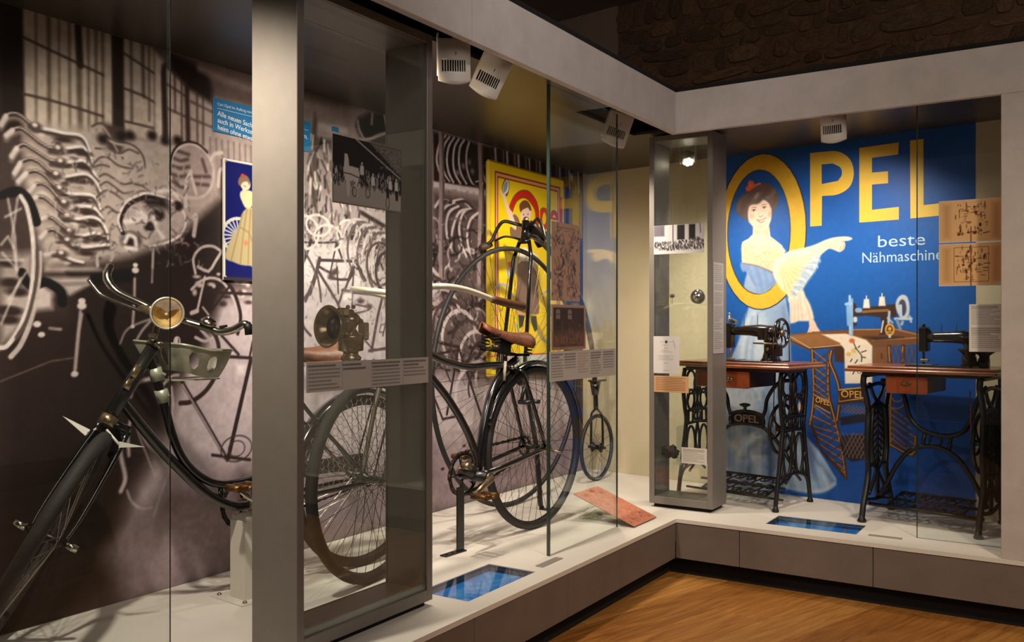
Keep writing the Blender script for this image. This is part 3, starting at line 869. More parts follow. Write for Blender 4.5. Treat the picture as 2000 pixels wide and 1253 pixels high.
# ---- early safety bicycle with the curved frame
B = bike_empty('black antique safety bicycle with bowed frame tubes, sprung leather saddle and cream handlebar', (-0.472, -0.601), (-0.06357, -0.99798))
RW = 0.378; XR = -0.05
FM = Matrix.Translation((1.02, 0.02, RW)) @ Matrix.Rotation(math.radians(10), 4, 'Z')
wheel(B, 'rear_wheel', Matrix.Translation((XR, 0, RW)), RW, 0.019, 40, m_tyre=M_TYRE_B, m_spoke=M_SPOKE)
wheel(B, 'front_wheel', FM, RW, 0.021, 40, m_tyre=M_TYRE, m_spoke=M_SPOKE)
fender(B, 'rear_fender', Matrix.Translation((XR, 0, RW)), 0.405, 0.026, 20, 170, M_ENAMEL, 30)
fr = MB()
fr.tube(cr([(0.83, 0, 0.88), (0.745, 0, 0.80), (0.662, 0, 0.724), (0.578, 0, 0.649), (0.491, 0, 0.551), (0.424, 0, 0.456), (0.375, 0, 0.35), (0.40, 0, 0.30)], 5), 0.0165, 10)
fr.tube(cr([(0.82, 0, 0.90), (0.74, 0, 0.852), (0.662, 0, 0.820), (0.578, 0, 0.793), (0.434, 0, 0.768), (0.30, 0, 0.770), (0.19, 0, 0.764), (0.102, 0, 0.738)], 5), 0.0155, 10)
fr.tube(cr([(0.375, 0, 0.32), (0.358, 0, 0.426), (0.330, 0, 0.534), (0.278, 0, 0.655), (0.19, 0, 0.745), (0.10, 0, 0.79)], 5), [0.019] * 20 + [0.017] * 6, 10)
for s in (-1, 1):
    fr.tube(cr([(0.38, s * 0.03, 0.315), (0.25, s * 0.055, 0.335), (XR, s * 0.062, RW)], 4), 0.0105, 8)
    fr.tube(cr([(0.11, s * 0.02, 0.745), (0.09, s * 0.045, 0.70), (XR, s * 0.062, RW)], 4), 0.009, 8)
fr.build('frame', M_ENAMEL, B)
MB().tube([(0.86, 0, 0.83), (0.81, 0, 0.96)], 0.02, 12).build('head_tube', M_ENAMEL, B)
fk = MB()
for s in (-1, 1):
    fk.tube(cr([FM @ V((0, s * 0.052, 0)), (0.985, s * 0.054 + 0.015, 0.52), (0.915, s * 0.045, 0.73), (0.875, s * 0.03, 0.81)], 4), 0.0095, 8)
fk.tube([(0.875, -0.035, 0.81), (0.875, 0.035, 0.81)], 0.014, 8)
fk.build('fork', mat('greyed_fork', (104, 94, 82), 0.45, metal=0.5), B)
MB().tube([(0.81, 0, 0.96), (0.785, 0, 1.055)], 0.012, 10).build('stem', M_NICKEL, B)
for s in (-1, 1):
    MB().tube(cr([(0.785, 0, 1.055), (0.84, s * 0.06, 1.07), (0.90, s * 0.16, 1.083), (0.88, s * 0.235, 1.088), (0.793, s * 0.25, 1.082), (0.70, s * 0.25, 1.067), (0.606, s * 0.25, 1.047)], 6), 0.0115, 10).build('handlebar', M_CREAMBAR, B)
    MB().tube([(0.61, s * 0.25, 1.048), (0.59, s * 0.25, 1.045), (0.50, s * 0.25, 1.032), (0.40, s * 0.25, 1.021), (0.385, s * 0.25, 1.02)], [0.011, 0.0155, 0.017, 0.0175, 0.012], 12).build('grip', M_GRIPWOOD, B)
SB = Matrix.Translation((0.17, 0, 0.915)) @ Matrix.Rotation(math.radians(-8), 4, 'Y')
sdB = saddle(B, 'saddle', SB, 0.33, 0.17)
cw = MB()
for x_, y_ in ((0.11, 0.03), (0.11, -0.03), (-0.09, 0.06), (-0.09, -0.06)):
    cw.tube(coil((x_, y_, -0.09), 0.075, 0.018, 5, 0.003), 0.0028, 5)
cw.tube([(-0.10, -0.06, -0.092), (-0.10, 0.06, -0.092)], 0.006, 6).tube([(-0.10, 0, -0.094), (0.13, 0, -0.094)], 0.007, 6).tube([(0.11, -0.03, -0.092), (0.11, 0.03, -0.092)], 0.006, 6)
cw.bbox(-0.02, 0.03, -0.018, 0.018, -0.10, -0.03, 0.003)
cw.build('saddle_spring', M_BLACK, sdB)
MB().tube([(0.185, 0, 0.76), (0.19, 0, 0.84)], 0.013, 10).build('seat_post', M_ENAMEL, B)
MB().tube([(0.215, 0.018, 0.70), (0.205, 0.018, 0.785)], 0.007, 8).build('tool_tube', mat('pale_tool', (176, 166, 146), 0.4), B)
MB().ball((0.16, 0.022, 0.757), 0.011, 8, 6).build('seat_bolt', M_CHROME, B)
MB().tube([(0.40, -0.075, 0.305), (0.40, 0.075, 0.305)], [0.024, 0.024], 14).tube([(0.375, 0, 0.30), (0.455, 0, 0.345)], 0.024, 10).build('bottom_bracket', M_ENAMEL_OLD, B)
for y_ in (-0.08, 0.08): MB().tube([(0.40, y_ - 0.006, 0.305), (0.40, y_ + 0.006, 0.305)], 0.019, 12).build('bearing_cup', M_NICKEL, B)
MB().tube([(0.455, -0.02, 0.352), (0.455, 0.02, 0.352)], 0.017, 10).build('bearing_cup', M_NICKEL, B)
cg = MB().tube(arc(0.40, 0.305, 0.088, 0, 360, 36, -0.062)[:-1], 0.008, 6, True)
for k in range(5):
    a = 2 * math.pi * k / 5
    cg.tube([(0.40, -0.062, 0.305), (0.40 + 0.085 * math.cos(a), -0.062, 0.305 + 0.085 * math.sin(a))], 0.006, 5)
cg.build('chainring', M_ENAMEL_OLD, B)
chain(B, 'chain', chain_path((0.40, 0.305), 0.094, (XR, RW), 0.042, -0.062), mat('rusty_chain', (58, 44, 36), 0.6, metal=0.5), h=0.0075, pitch=0.022)
MB().tube(arc(XR, RW, 0.04, 0, 360, 20, -0.062)[:-1], 0.006, 6, True).build('rear_sprocket', M_ENAMEL_OLD, B)
MB().tube([(0.40, 0.095, 0.305), (0.52, 0.10, 0.255)], [0.018, 0.011], 8, flat=0.55, up=(0, 1, 0)).build('crank', M_NICKEL, B)
MB().tube([(0.40, -0.095, 0.305), (0.285, -0.10, 0.36)], [0.016, 0.011], 8, flat=0.55, up=(0, 1, 0)).build('crank', M_NICKEL, B)
pedal(B, (0.525, 0.155, 0.255), M_BRASSY); pedal(B, (0.28, -0.155, 0.362), M_BRASSY)
MB().tube([(XR, 0.062, RW), (XR, 0.085, RW)], [0.014, 0.012], 8).tube([(XR, 0.075, RW - 0.005), (XR - 0.02, 0.14, RW - 0.02)], [0.006, 0.008], 6).build('mounting_step', M_NICKEL, B)
sup = empty('bicycle_prop', (-0.507, -1.09, 0.28), math.atan2(-0.99798, -0.06357)); tag(sup, 'dark flat steel prop bent at the foot under the safety bicycle', 'stand')
MB().bbox(-0.022, 0.022, -0.004, 0.004, 0.004, 0.27, 0.001).build('upright', M_ENAMEL_OLD, sup)
MB().bbox(-0.022, 0.11, -0.018, 0.018, 0.0, 0.006, 0.001).tube([(0.05, 0.0, 0.006), (0.05, 0.0, 0.009)], 0.006, 8).tube([(0.088, 0.0, 0.006), (0.088, 0.0, 0.009)], 0.006, 8).build('foot', M_ENAMEL_OLD, sup)

# ---- penny-farthing
P = empty('bicycle', (-0.819, 0.746, 0.28), math.atan2(-0.99972, -0.02383)); tag(P, 'black penny-farthing with one tall front wheel and a tiny rear wheel', 'bicycle')
CB = (0.915, 0.677)
wheel(P, 'front_wheel', Matrix.Translation((CB[0], 0, CB[1])), 0.677, 0.0125, 60, hubr=0.05, hubw=0.055, m_tyre=M_TYRE_B, m_spoke=M_SPOKE, m_rim=M_ENAMEL, cross=0.0, seg=96)
wheel(P, 'rear_wheel', Matrix.Translation((0, 0, 0.202)), 0.202, 0.0115, 20, hubr=0.03, hubw=0.03, m_tyre=M_TYRE_B, m_spoke=M_SPOKE, m_rim=M_ENAMEL, cross=0.0, seg=48)
fk = MB()
for s in (-1, 1):
    fk.tube([(CB[0], s * 0.075, CB[1]), (0.82, s * 0.055, 1.30), (0.80, s * 0.03, 1.39)], [0.013, 0.0145, 0.013], 8, flat=0.7, up=(0, 1, 0))
fk.tube([(0.80, -0.032, 1.39), (0.80, 0.032, 1.39)], 0.015, 8)
fk.build('fork', M_ENAMEL, P)
MB().tube([(0.80, 0, 1.385), (0.788, 0, 1.50)], [0.023, 0.02], 12).build('head', M_ENAMEL, P)
MB().ball((0.786, 0, 1.507), 0.016, 10, 7).build('head_bolt', M_NICKEL, P)
MB().tube(cr([(0.785, 0, 1.42), (0.70, 0, 1.425), (0.56, 0, 1.37), (0.33, 0, 1.225), (0.16, 0, 1.03), (0.062, 0, 0.80), (0.025, 0, 0.60), (0.01, 0, 0.43)], 6), [0.021] * 8 + [0.019] * 10 + [0.017] * 12 + [0.015] * 13, 10).build('backbone', M_ENAMEL, P)
fk = MB()
for s in (-1, 1): fk.tube(cr([(0.01, 0.0, 0.44), (0.005, s * 0.035, 0.40), (0.0, s * 0.04, 0.32), (0, s * 0.042, 0.202)], 4), 0.0095, 8, flat=0.7, up=(0, 1, 0))
fk.build('rear_fork', M_ENAMEL, P)
MB().bbox(-0.07, 0.06, -0.03, 0.03, 0.60, 0.612, 0.003).tube([(0.02, 0, 0.605), (0.022, 0, 0.52)], [0.034, 0.02], 8).build('mounting_bracket', M_ENAMEL, P)
HH = [(0.9, 0.205, 1.36), (0.864, 0.17, 1.396), (0.849, 0.14, 1.465), (0.837, 0.105, 1.499), (0.795, 0.05, 1.483)]
HP = [(a, -b, c) for a, b, c in HH] + [(0.79, 0, 1.475)] + HH[::-1]
MB().tube(cr(HP, 5), 0.0095, 8).build('handlebar', M_ENAMEL_OLD, P)
for s in (-1, 1):
    MB().tube([(HH[0][0] - 0.05, s * 0.182, HH[0][2] + 0.02), (HH[0][0], s * 0.205, HH[0][2]), (HH[0][0] + 0.012, s * 0.21, HH[0][2] - 0.005)], [0.016, 0.019, 0.014], 10).build('grip', mat('worn_grip', (74, 56, 44), 0.6), P)
MB().tube(cr([(0.80, 0.02, 1.40), (0.83, 0.06, 1.41), (0.84, 0.11, 1.40)], 4), 0.006, 6).build('brake_lever', M_ENAMEL_OLD, P)
MB().tube(cr([(0.80, -0.02, 1.40), (0.86, -0.08, 1.415), (0.86, -0.15, 1.395)], 4), 0.006, 6).build('brake_lever', M_ENAMEL_OLD, P)
saddle(P, 'saddle', Matrix.Translation((0.60, 0, 1.455)) @ Matrix.Rotation(math.radians(-14), 4, 'Y'), 0.26, 0.17, mat('black_leather', (34, 29, 27), 0.5))
MB().tube(cr([(0.72, 0, 1.44), (0.60, 0, 1.405), (0.48, 0, 1.42)], 4), 0.007, 6).build('saddle_spring', M_BLACK, P)
MB().tube([(CB[0], -0.095, CB[1]), (CB[0] - 0.02, -0.10, CB[1] + 0.14)], 0.010, 8).build('crank', M_ENAMEL_OLD, P)
MB().tube([(CB[0], 0.095, CB[1]), (CB[0] + 0.07, 0.10, CB[1] - 0.122)], 0.010, 8).build('crank', M_ENAMEL_OLD, P)
pedal(P, (CB[0] - 0.02, -0.15, CB[1] + 0.14), M_ENAMEL_OLD); pedal(P, (CB[0] + 0.07, 0.15, CB[1] - 0.122), M_ENAMEL_OLD)
sup = empty('bicycle_prop', (-0.66, -0.165, 0.28), math.radians(-4)); tag(sup, 'dark flat steel prop bent at the foot beside the penny-farthing', 'stand')
MB().tube([(-0.10, 0.0, 0.62), (-0.035, 0, 0.30), (-0.012, 0.0, 0.02), (0.0, 0, 0.005)], 0.016, 6, flat=0.3, up=(0, 1, 0)).build('upright', M_ENAMEL_OLD, sup)
MB().bbox(-0.01, 0.09, -0.018, 0.018, 0.0, 0.006, 0.001).build('foot', M_ENAMEL_OLD, sup)

# ------------------------------------------------------------------ treadle sewing machines
M_IRON = mat('cast_iron_black', (20, 18, 17), 0.42, var=0.25, vscale=25, spec=0.5)
M_IRON_W = mat('cast_iron_worn', (40, 30, 24), 0.5, metal=0.3, var=0.4, vscale=30)
M_TOPWOOD = mat('sewing_table_top', (152, 88, 48), 0.32, var=0.35, vscale=5, c2=(108, 58, 30), coat=0.35, stretch=(1.5, 9, 9))
M_TOPEDGE = mat('sewing_table_edge', (176, 104, 56), 0.3, var=0.3, vscale=6, c2=(128, 68, 34), coat=0.4, stretch=(1.5, 9, 9))
M_DRAWER = mat('drawer_front', (172, 84, 38), 0.38, var=0.3, vscale=8, c2=(128, 58, 26), coat=0.3)
M_DRAWSIDE = mat('drawer_box', (62, 32, 20), 0.45, var=0.3, vscale=8)
M_MACH = mat('japanned_iron', (26, 22, 20), 0.22, coat=0.5, spec=0.6)
M_MACHW = mat('worn_machine_iron', (70, 58, 46), 0.35, metal=0.5, var=0.5, vscale=30, c2=(30, 26, 22))
M_GOLD = mat('gold_transfer', (176, 134, 62), 0.4, metal=0.6)

def yz(x, pts): return [(x, a, b) for a, b in pts]
def stroke(mb, pts, r, n=5, k=6, flat=1.0, closed=False):
    mb.tube(cr(pts, n, closed), r * 1.25, k, closed, flat)
def ell(cx, cz, rx, rz, n=18, a0=0, a1=360):
    return [(cx + rx * math.cos(math.radians(a0 + (a1 - a0) * i / n)), cz + rz * math.sin(math.radians(a0 + (a1 - a0) * i / n))) for i in range(n + (0 if a1 - a0 == 360 else 1))]
def mir(pts, c=0.2): return [(2 * c - a, b) for a, b in pts]

def table_base(label, loc, u, L, top, d0):
    e = empty('treadle_table', (loc[0], loc[1], 0.28), math.atan2(u[1], u[0])); tag(e, label, 'table')
    x0, x1, y0, y1 = top
    MB().bbox(x0 + 0.012, x1 - 0.012, y0 + 0.012, y1 - 0.012, 0.738, 0.750, 0.003).build('tabletop', M_TOPWOOD, e)
    MB().bbox(x0, x1, y0, y1, 0.722, 0.738, 0.005).build('top_moulding', M_TOPEDGE, e)
    MB().bbox(x0 + 0.07, x1 - 0.09, y0 + 0.05, y1 - 0.03, 0.704, 0.722, 0.002).build('apron', M_DRAWSIDE, e)
    a, b, z0, z1 = d0
    dr = MB().bbox(a, b, 0.012, 0.29, z0 + 0.004, z1, 0.002).build('drawer', M_DRAWSIDE, e)
    MB().bbox(a - 0.003, b + 0.003, -0.004, 0.012, z0, z1, 0.004).build('drawer_front', M_DRAWER, dr)
    return e, dr

# ---- first table, beside the corner vitrine
u1 = V((0.98, -0.2, 0)).normalized(); v1 = V((-u1.y, u1.x, 0))
T1, dr1 = table_base('treadle sewing table with orange drawer standing just right of the corner vitrine', (-0.205, 0.514), u1, 0.58, (-0.02, 0.685, -0.045, 0.36), (0.12, 0.435, 0.615, 0.704))
MB().lathe([(0.005, 0), (0.005, 0.008), (0.011, 0.014), (0.011, 0.02), (0.003, 0.024)], 12, frame((0.345, -0.004, 0.662), (1, 0, 0), (0, -1, 0))).build('knob', M_NICKEL, dr1)
MB().lathe([(0.013, 0), (0.013, 0.002), (0.010, 0.003), (0.003, 0.003)], 14, frame((0.31, -0.004, 0.662), (1, 0, 0), (0, -1, 0))).build('lock_plate', M_NICKEL, dr1)
def side_frame_leaf(parent, x):
    mb = MB()
    leg = [(0.075, 0.705), (0.058, 0.62), (0.072, 0.50), (0.088, 0.42), (0.072, 0.32), (0.048, 0.20), (0.025, 0.09), (0.012, 0.02)]
    for q in (leg, mir(leg)): stroke(mb, yz(x, q), 0.0095, 5, 7)
    for q in ([(0.07, 0.70), (0.2, 0.70), (0.33, 0.70)], [(0.085, 0.465), (0.2, 0.472), (0.315, 0.465)], [(0.08, 0.395), (0.2, 0.402), (0.32, 0.395)],
              [(0.022, 0.085), (0.07, 0.15), (0.2, 0.175), (0.33, 0.15), (0.378, 0.085)]):
        stroke(mb, yz(x, q), 0.0075, 4)
    stroke(mb, yz(x, [(0.2, 0.70), (0.2, 0.475)]), 0.006, 2)
    for cx in (0.135, 0.265):
        stroke(mb, yz(x, ell(cx, 0.625, 0.045, 0.065)), 0.006, 1, 6, 1, True)
        stroke(mb, yz(x, ell(cx, 0.528, 0.035, 0.055)), 0.006, 1, 6, 1, True)
        stroke(mb, yz(x, ell(cx, 0.275, 0.042, 0.105)), 0.006, 1, 6, 1, True)
    for q in ([(0.2, 0.70), (0.17, 0.61), (0.2, 0.53), (0.17, 0.48)], [(0.2, 0.40), (0.18, 0.30), (0.2, 0.20), (0.12, 0.13)], [(0.075, 0.62), (0.115, 0.57), (0.09, 0.50)], [(0.06, 0.28), (0.10, 0.22), (0.08, 0.16)]):
        stroke(mb, yz(x, q), 0.006, 4); stroke(mb, yz(x, mir(q)), 0.006, 4)
    stroke(mb, yz(x, ell(0.2, 0.435, 0.03, 0.028)), 0.005, 1, 6, 1, True)
    for k in range(5):
        stroke(mb, yz(x, [(0.11 + 0.045 * k, 0.398), (0.11 + 0.045 * k, 0.468)]), 0.006, 1)
    for y_ in (0.012, 0.388):
        mb.lathe([(0.016, 0.0), (0.018, 0.008), (0.013, 0.018), (0.011, 0.03)], 10, Matrix.Translation((x, y_, 0)))
    return mb.build('side_frame', M_IRON, parent)
side_frame_leaf(T1, 0.0); side_frame_leaf(T1, 0.58)
mb = MB(); Y = 0.2
for f_ in (lambda x: x, lambda x: 0.62 - x):
    mb.tube(cr([(f_(0.02), Y, 0.66), (f_(0.12), Y, 0.64), (f_(0.185), Y, 0.56), (f_(0.20), Y, 0.49), (f_(0.215), Y, 0.455)], 5), 0.0105, 7)
    mb.tube(cr([(f_(0.215), Y, 0.40), (f_(0.16), Y, 0.36), (f_(0.09), Y, 0.28), (f_(0.03), Y, 0.19)], 5), 0.0105, 7)
    mb.tube(cr([(f_(0.215), Y, 0.455), (f_(0.208), Y, 0.43), (f_(0.215), Y, 0.40)], 3), 0.009, 6)
mb.tube(cr([(0.205, Y, 0.458), (0.26, Y, 0.474), (0.31, Y, 0.478), (0.36, Y, 0.474), (0.415, Y, 0.458)], 4), 0.0095, 7)
mb.tube(cr([(0.205, Y, 0.398), (0.31, Y, 0.412), (0.415, Y, 0.398)], 4), 0.0095, 7)
mb.bbox(0.215, 0.405, Y + 0.004, Y + 0.008, 0.40, 0.47, 0.001)
br1 = mb.build('brace', M_IRON, T1)
text('brace_lettering', 'OPEL', 0.06, mat('worn_letter', (104, 88, 70), .5), br1, frame((0.238, Y - 0.002, 0.418), (1, 0, 0), (0, -1, 0)), fit=(0.145, 0.042), extrude=0.004, bold=0.001)
MB().lathe([(0.012, 0.472), (0.009, 0.485), (0.009, 0.50), (0.028, 0.508), (0.030, 0.516), (0.012, 0.522)], 14, Matrix.Translation((0.30, Y, 0))).build('oil_cup', M_IRON, T1)
def treadle(parent, x0, x1, y0, y1, z, m, tilt, seed):
    M = Matrix.Translation((0, (y0 + y1) / 2, z)) @ Matrix.Rotation(tilt, 4, 'X') @ Matrix.Translation((0, -(y0 + y1) / 2, 0))
    mb = MB()
    def T(pts): return [M @ V((a, b, 0)) for a, b in pts]
    mb.tube(T([(x0, y0), (x1, y0), (x1, y1), (x0, y1)]), 0.007, 6, True)
    nx, ny = 5, 3
    for i in range(nx):
        for j in range(ny):
            cx = x0 + (x1 - x0) * (i + 0.5) / nx; cy = y0 + (y1 - y0) * (j + 0.5) / ny
            rx, ry = (x1 - x0) / nx * 0.5, (y1 - y0) / ny * 0.5
            s = 1 if (i + j + seed) % 2 else -1
            mb.tube(cr(T([(cx - rx, cy - s * ry), (cx - rx * 0.3, cy + s * ry * 0.8), (cx + rx * 0.4, cy - s * ry * 0.6), (cx + rx, cy + s * ry)]), 4), 0.0042, 5)
            mb.tube(T(ell(cx, cy, rx * 0.55, ry * 0.6, 12)), 0.0036, 5, True)
    mb.tube([(x0 - 0.08, (y0 + y1) / 2, z), (x1 + 0.05, (y0 + y1) / 2, z)], 0.007, 6)
    return mb.build('treadle', m, parent)
treadle(T1, 0.10, 0.48, 0.09, 0.33, 0.085, M_IRON_W, math.radians(14), 0)
MB().tube([(0.0, 0.09, 0.05), (0.58, 0.09, 0.05)], 0.006, 6).build('cross_rod', M_IRON, T1)
def flywheel(parent, x, y, z, r, m, n=6):
    mb = MB().tube([V((x, y + r * math.cos(2 * math.pi * i / 36), z + r * math.sin(2 * math.pi * i / 36))) for i in range(36)], 0.0095, 7, True)
    for k in range(n):
        a = 2 * math.pi * k / n + 0.3
        mb.tube(cr([(x, y, z), (x, y + 0.6 * r * math.cos(a + 0.25), z + 0.6 * r * math.sin(a + 0.25)), (x, y + r * math.cos(a), z + r * math.sin(a))], 3), 0.0065, 5)
    mb.tube([(x - 0.03, y, z), (x + 0.03, y, z)], 0.016, 8)
    return mb.build('flywheel', m, parent)
flywheel(T1, 0.515, 0.2, 0.40, 0.13, M_IRON)
stroke_m = mat('red_rod', (150, 60, 44), 0.5)
MB().tube([(0.50, 0.16, 0.50), (0.50, 0.165, 0.36)], 0.003, 5).build('pitman_rod', stroke_m, T1)
for dy in (-0.055, 0.055):
    MB().tube([(0.528, 0.2 + dy * 2.2, 0.42), (0.531, 0.18 + dy * 1.45, 0.705)], 0.0028, 5).build('drive_belt', M_DRAWSIDE, T1)

def machine(label, loc, rz):
    e = empty('sewing_machine', loc, rz); return tag(e, label, 'sewing machine')
# machine on the first table; local X runs from the needle to the hand wheel
p_ = V((-0.205, 0.514, 0)) + u1 * 0.23 + v1 * 0.165
S1 = machine('black sewing machine with spoked hand wheel on the table with orange drawer', (p_.x, p_.y, 1.030), math.atan2(u1.y, u1.x))
S1.scale = (1.0, 1.2, 1.1)
MB().bbox(-0.03, 0.30, -0.075, 0.075, 0.0, 0.006, 0.002).build('bed_plate', M_MACH, S1)
MB().bbox(-0.025, 0.06, -0.05, 0.05, 0.006, 0.0085, 0.001).build('needle_plate', M_CHROME, S1)
mb = MB()
def sect(x, y, z, ry, rz, n=14): return [V((x, y + ry * math.cos(2 * math.pi * k / n), z + rz * math.sin(2 * math.pi * k / n))) for k in range(n)]
def loft(mb, secs):
    n = len(secs[0]); vs = [p for s in secs for p in s]; fs = []
    for i in range(len(secs) - 1):
        for k in range(n): fs.append((i * n + k, i * n + (k + 1) % n, (i + 1) * n + (k + 1) % n, (i + 1) * n + k))
    fs.append(tuple(reversed(range(n)))); fs.append(tuple((len(secs) - 1) * n + k for k in range(n)))
    return mb.add(vs, fs, True)
loft(mb, [sect(0.0, 0, 0.148, 0.02, 0.02), sect(0.04, 0, 0.148, 0.022, 0.022), sect(0.12, 0, 0.150, 0.027, 0.026), sect(0.18, 0, 0.148, 0.033, 0.032), sect(0.23, 0, 0.142, 0.034, 0.034), sect(0.27, 0, 0.14, 0.030, 0.034)])
def sectz(x, y, z, rx, ry, n=14): return [V((x + rx * math.cos(2 * math.pi * k / n), y + ry * math.sin(2 * math.pi * k / n), z)) for k in range(n)]
loft(mb, [sectz(0.242, 0, 0.006, 0.05, 0.06), sectz(0.242, 0, 0.02, 0.04, 0.05), sectz(0.242, 0, 0.05, 0.034, 0.036), sectz(0.24, 0, 0.10, 0.034, 0.032), sectz(0.238, 0, 0.15, 0.036, 0.03)])
mb.build('arm', M_MACH, S1)
MB().bbox(-0.022, 0.018, -0.024, 0.024, 0.062, 0.185, 0.005).build('head', M_MACH, S1)
MB().bbox(-0.006, 0.03, -0.02, 0.02, 0.165, 0.178, 0.006, Matrix.Rotation(0.5, 4, 'Y') @ Matrix.Translation((-0.085, 0, 0.012))).build('head_bracket', M_MACH, S1)
MB().tube([(-0.004, 0, 0.0), (-0.004, 0, 0.23)], 0.0045, 8).build('needle_bar', M_NICKEL, S1)
for z_, r_ in ((0.205, 0.009), (0.232, 0.0065)):
    MB().ball((-0.004, 0, z_), r_, 10, 7).build('bar_knob', M_CHROME, S1)
MB().tube([(0.010, -0.012, 0.012), (0.010, -0.012, 0.20)], 0.0045, 8).build('presser_bar', M_NICKEL, S1)
MB().ball((0.010, -0.012, 0.205), 0.008, 10, 7).build('bar_knob', M_CHROME, S1)
MB().bbox(-0.012, 0.028, -0.018, 0.004, 0.008, 0.014, 0.002).bbox(0.004, 0.016, -0.018, -0.006, 0.012, 0.05, 0.002).build('presser_foot', M_NICKEL, S1)
for x_ in (0.085, 0.165):
    MB().tube([(x_, 0, 0.165), (x_, 0, 0.225)], 0.0016, 5).build('spool_pin', M_IRON, S1)
MB().bbox(0.19, 0.225, -0.042, -0.03, 0.105, 0.165, 0.003).build('cover_plate', M_MACHW, S1)
MB().bbox(0.230, 0.247, -0.046, -0.03, 0.10, 0.165, 0.003).build('cover_plate', M_MACHW, S1)
mb = MB().lathe([(0.03, -0.016), (0.036, -0.012), (0.036, 0.0), (0.03, 0.004), (0.02, 0.02)], 18, frame((0.272, 0, 0.138), (0, 1, 0), (1, 0, 0)))
mb.build('wheel_collar', M_MACHW, S1)
hw = MB().tube([V((0.302, 0.066 * math.cos(2 * math.pi * i / 36), 0.138 + 0.066 * math.sin(2 * math.pi * i / 36))) for i in range(36)], 0.0075, 8, True).build('hand_wheel', M_MACH, S1)
for k in range(7):
    a = 2 * math.pi * k / 7
    MB().tube(cr([(0.302, 0.012 * math.cos(a), 0.138 + 0.012 * math.sin(a)), (0.302, 0.036 * math.cos(a + 0.35), 0.138 + 0.036 * math.sin(a + 0.35)), (0.302, 0.064 * math.cos(a), 0.138 + 0.064 * math.sin(a))], 3), 0.005, 6).build('wheel_spoke', M_MACH, hw)
MB().lathe([(0.018, 0), (0.016, 0.014), (0.005, 0.02)], 12, frame((0.30, 0, 0.138), (0, 1, 0), (1, 0, 0))).build('wheel_hub', M_NICKEL, hw)
bw = MB().tube([(0.262, -0.055, 0.062), (0.262, -0.040, 0.062)], 0.022, 14).build('bobbin_winder', M_MACHW, S1)
MB().tube([(0.18, -0.06, 0.09), (0.31, -0.055, 0.088)], [0.004, 0.005], 6).build('winder_spindle', M_NICKEL, bw)
MB().tube([(0.262, -0.065, 0.062), (0.262, -0.055, 0.062)], 0.008, 10).build('winder_boss', M_NICKEL, bw)
MB().bbox(0.30, 0.33, -0.05, -0.03, 0.03, 0.085, 0.004).build('belt_guard', M_IRON_W, S1)

for dy in (-1, 1):
    MB().tube([(0.301, dy * 0.074, 0.001), (0.302, dy * 0.068, 0.138)], 0.0028, 5).build('belt', M_DRAWSIDE, S1)

# ---- second table, by the pilaster
u2 = V((0.987, -0.159, 0)).normalized(); v2 = V((-u2.y, u2.x, 0))
T2, dr2 = table_base('treadle sewing table with oval iron side panels standing next to the pilaster', (0.78, 0.412), u2, 0.515, (-0.07, 0.60, -0.045, 0.36), (0.115, 0.295, 0.625, 0.704))
MB().lathe([(0.02, 0), (0.02, 0.002), (0.014, 0.003), (0.004, 0.003)], 16, frame((0.205, -0.004, 0.672), (1, 0, 0), (0, -1, 0)) @ Matrix.Diagonal((1.2, 0.7, 1, 1))).build('lock_plate', M_BRASSY, dr2)
def side_frame_oval(parent, x):
    mb = MB()
    leg = [(0.03, 0.705), (0.022, 0.66), (0.055, 0.60), (0.085, 0.53), (0.075, 0.44), (0.07, 0.33), (0.085, 0.24), (0.06, 0.16), (0.02, 0.08), (0.0, 0.012)]
    for q in (leg, mir(leg)): stroke(mb, yz(x, q), 0.0115, 5, 7)
    for q in ([(0.03, 0.70), (0.2, 0.70), (0.37, 0.70)], [(0.05, 0.64), (0.2, 0.655), (0.35, 0.64)], [(0.05, 0.10), (0.2, 0.085), (0.35, 0.10)]):
        stroke(mb, yz(x, q), 0.008, 4)
    stroke(mb, yz(x, ell(0.2, 0.40, 0.075, 0.17, 28)), 0.0085, 1, 6, 1, True)
    for k in range(9):
        z_ = 0.27 + k * 0.033
        w = 0.07 * math.sqrt(max(0, 1 - ((z_ - 0.40) / 0.17) ** 2))
        stroke(mb, yz(x, [(0.2 - w, z_ - 0.015), (0.2, z_ + 0.018), (0.2 + w, z_ - 0.015)]), 0.0052, 4)
    stroke(mb, yz(x, [(0.2, 0.24), (0.2, 0.57)]), 0.007, 2)
    for q in ([(0.2, 0.57), (0.15, 0.60), (0.10, 0.66)], [(0.2, 0.23), (0.15, 0.18), (0.09, 0.12)], [(0.085, 0.53), (0.14, 0.55), (0.17, 0.56)], [(0.085, 0.25), (0.13, 0.26), (0.16, 0.25)], [(0.2, 0.23), (0.19, 0.16), (0.2, 0.09)]):
        stroke(mb, yz(x, q), 0.007, 4); stroke(mb, yz(x, mir(q)), 0.007, 4)
    for y_ in (0.0, 0.4):
        mb.lathe([(0.02, 0.0), (0.022, 0.008), (0.014, 0.02), (0.011, 0.03)], 10, Matrix.Translation((x, y_, 0)))
    return mb.build('side_frame', M_IRON, parent)
side_frame_oval(T2, 0.0); side_frame_oval(T2, 0.515)
mb = MB()
mb.tube(cr([(0.02, Y, 0.67), (0.09, Y, 0.66), (0.13, Y, 0.60), (0.155, Y, 0.50), (0.215, Y, 0.44), (0.32, Y, 0.42), (0.40, Y, 0.45), (0.44, Y, 0.53), (0.465, Y, 0.61), (0.50, Y, 0.66)], 6), 0.0115, 7)
mb.tube(cr([(0.01, Y, 0.10), (0.05, Y, 0.17), (0.10, Y, 0.27), (0.17, Y, 0.345), (0.27, Y, 0.365), (0.36, Y, 0.33), (0.43, Y, 0.24), (0.50, Y, 0.10)], 6), 0.0115, 7)
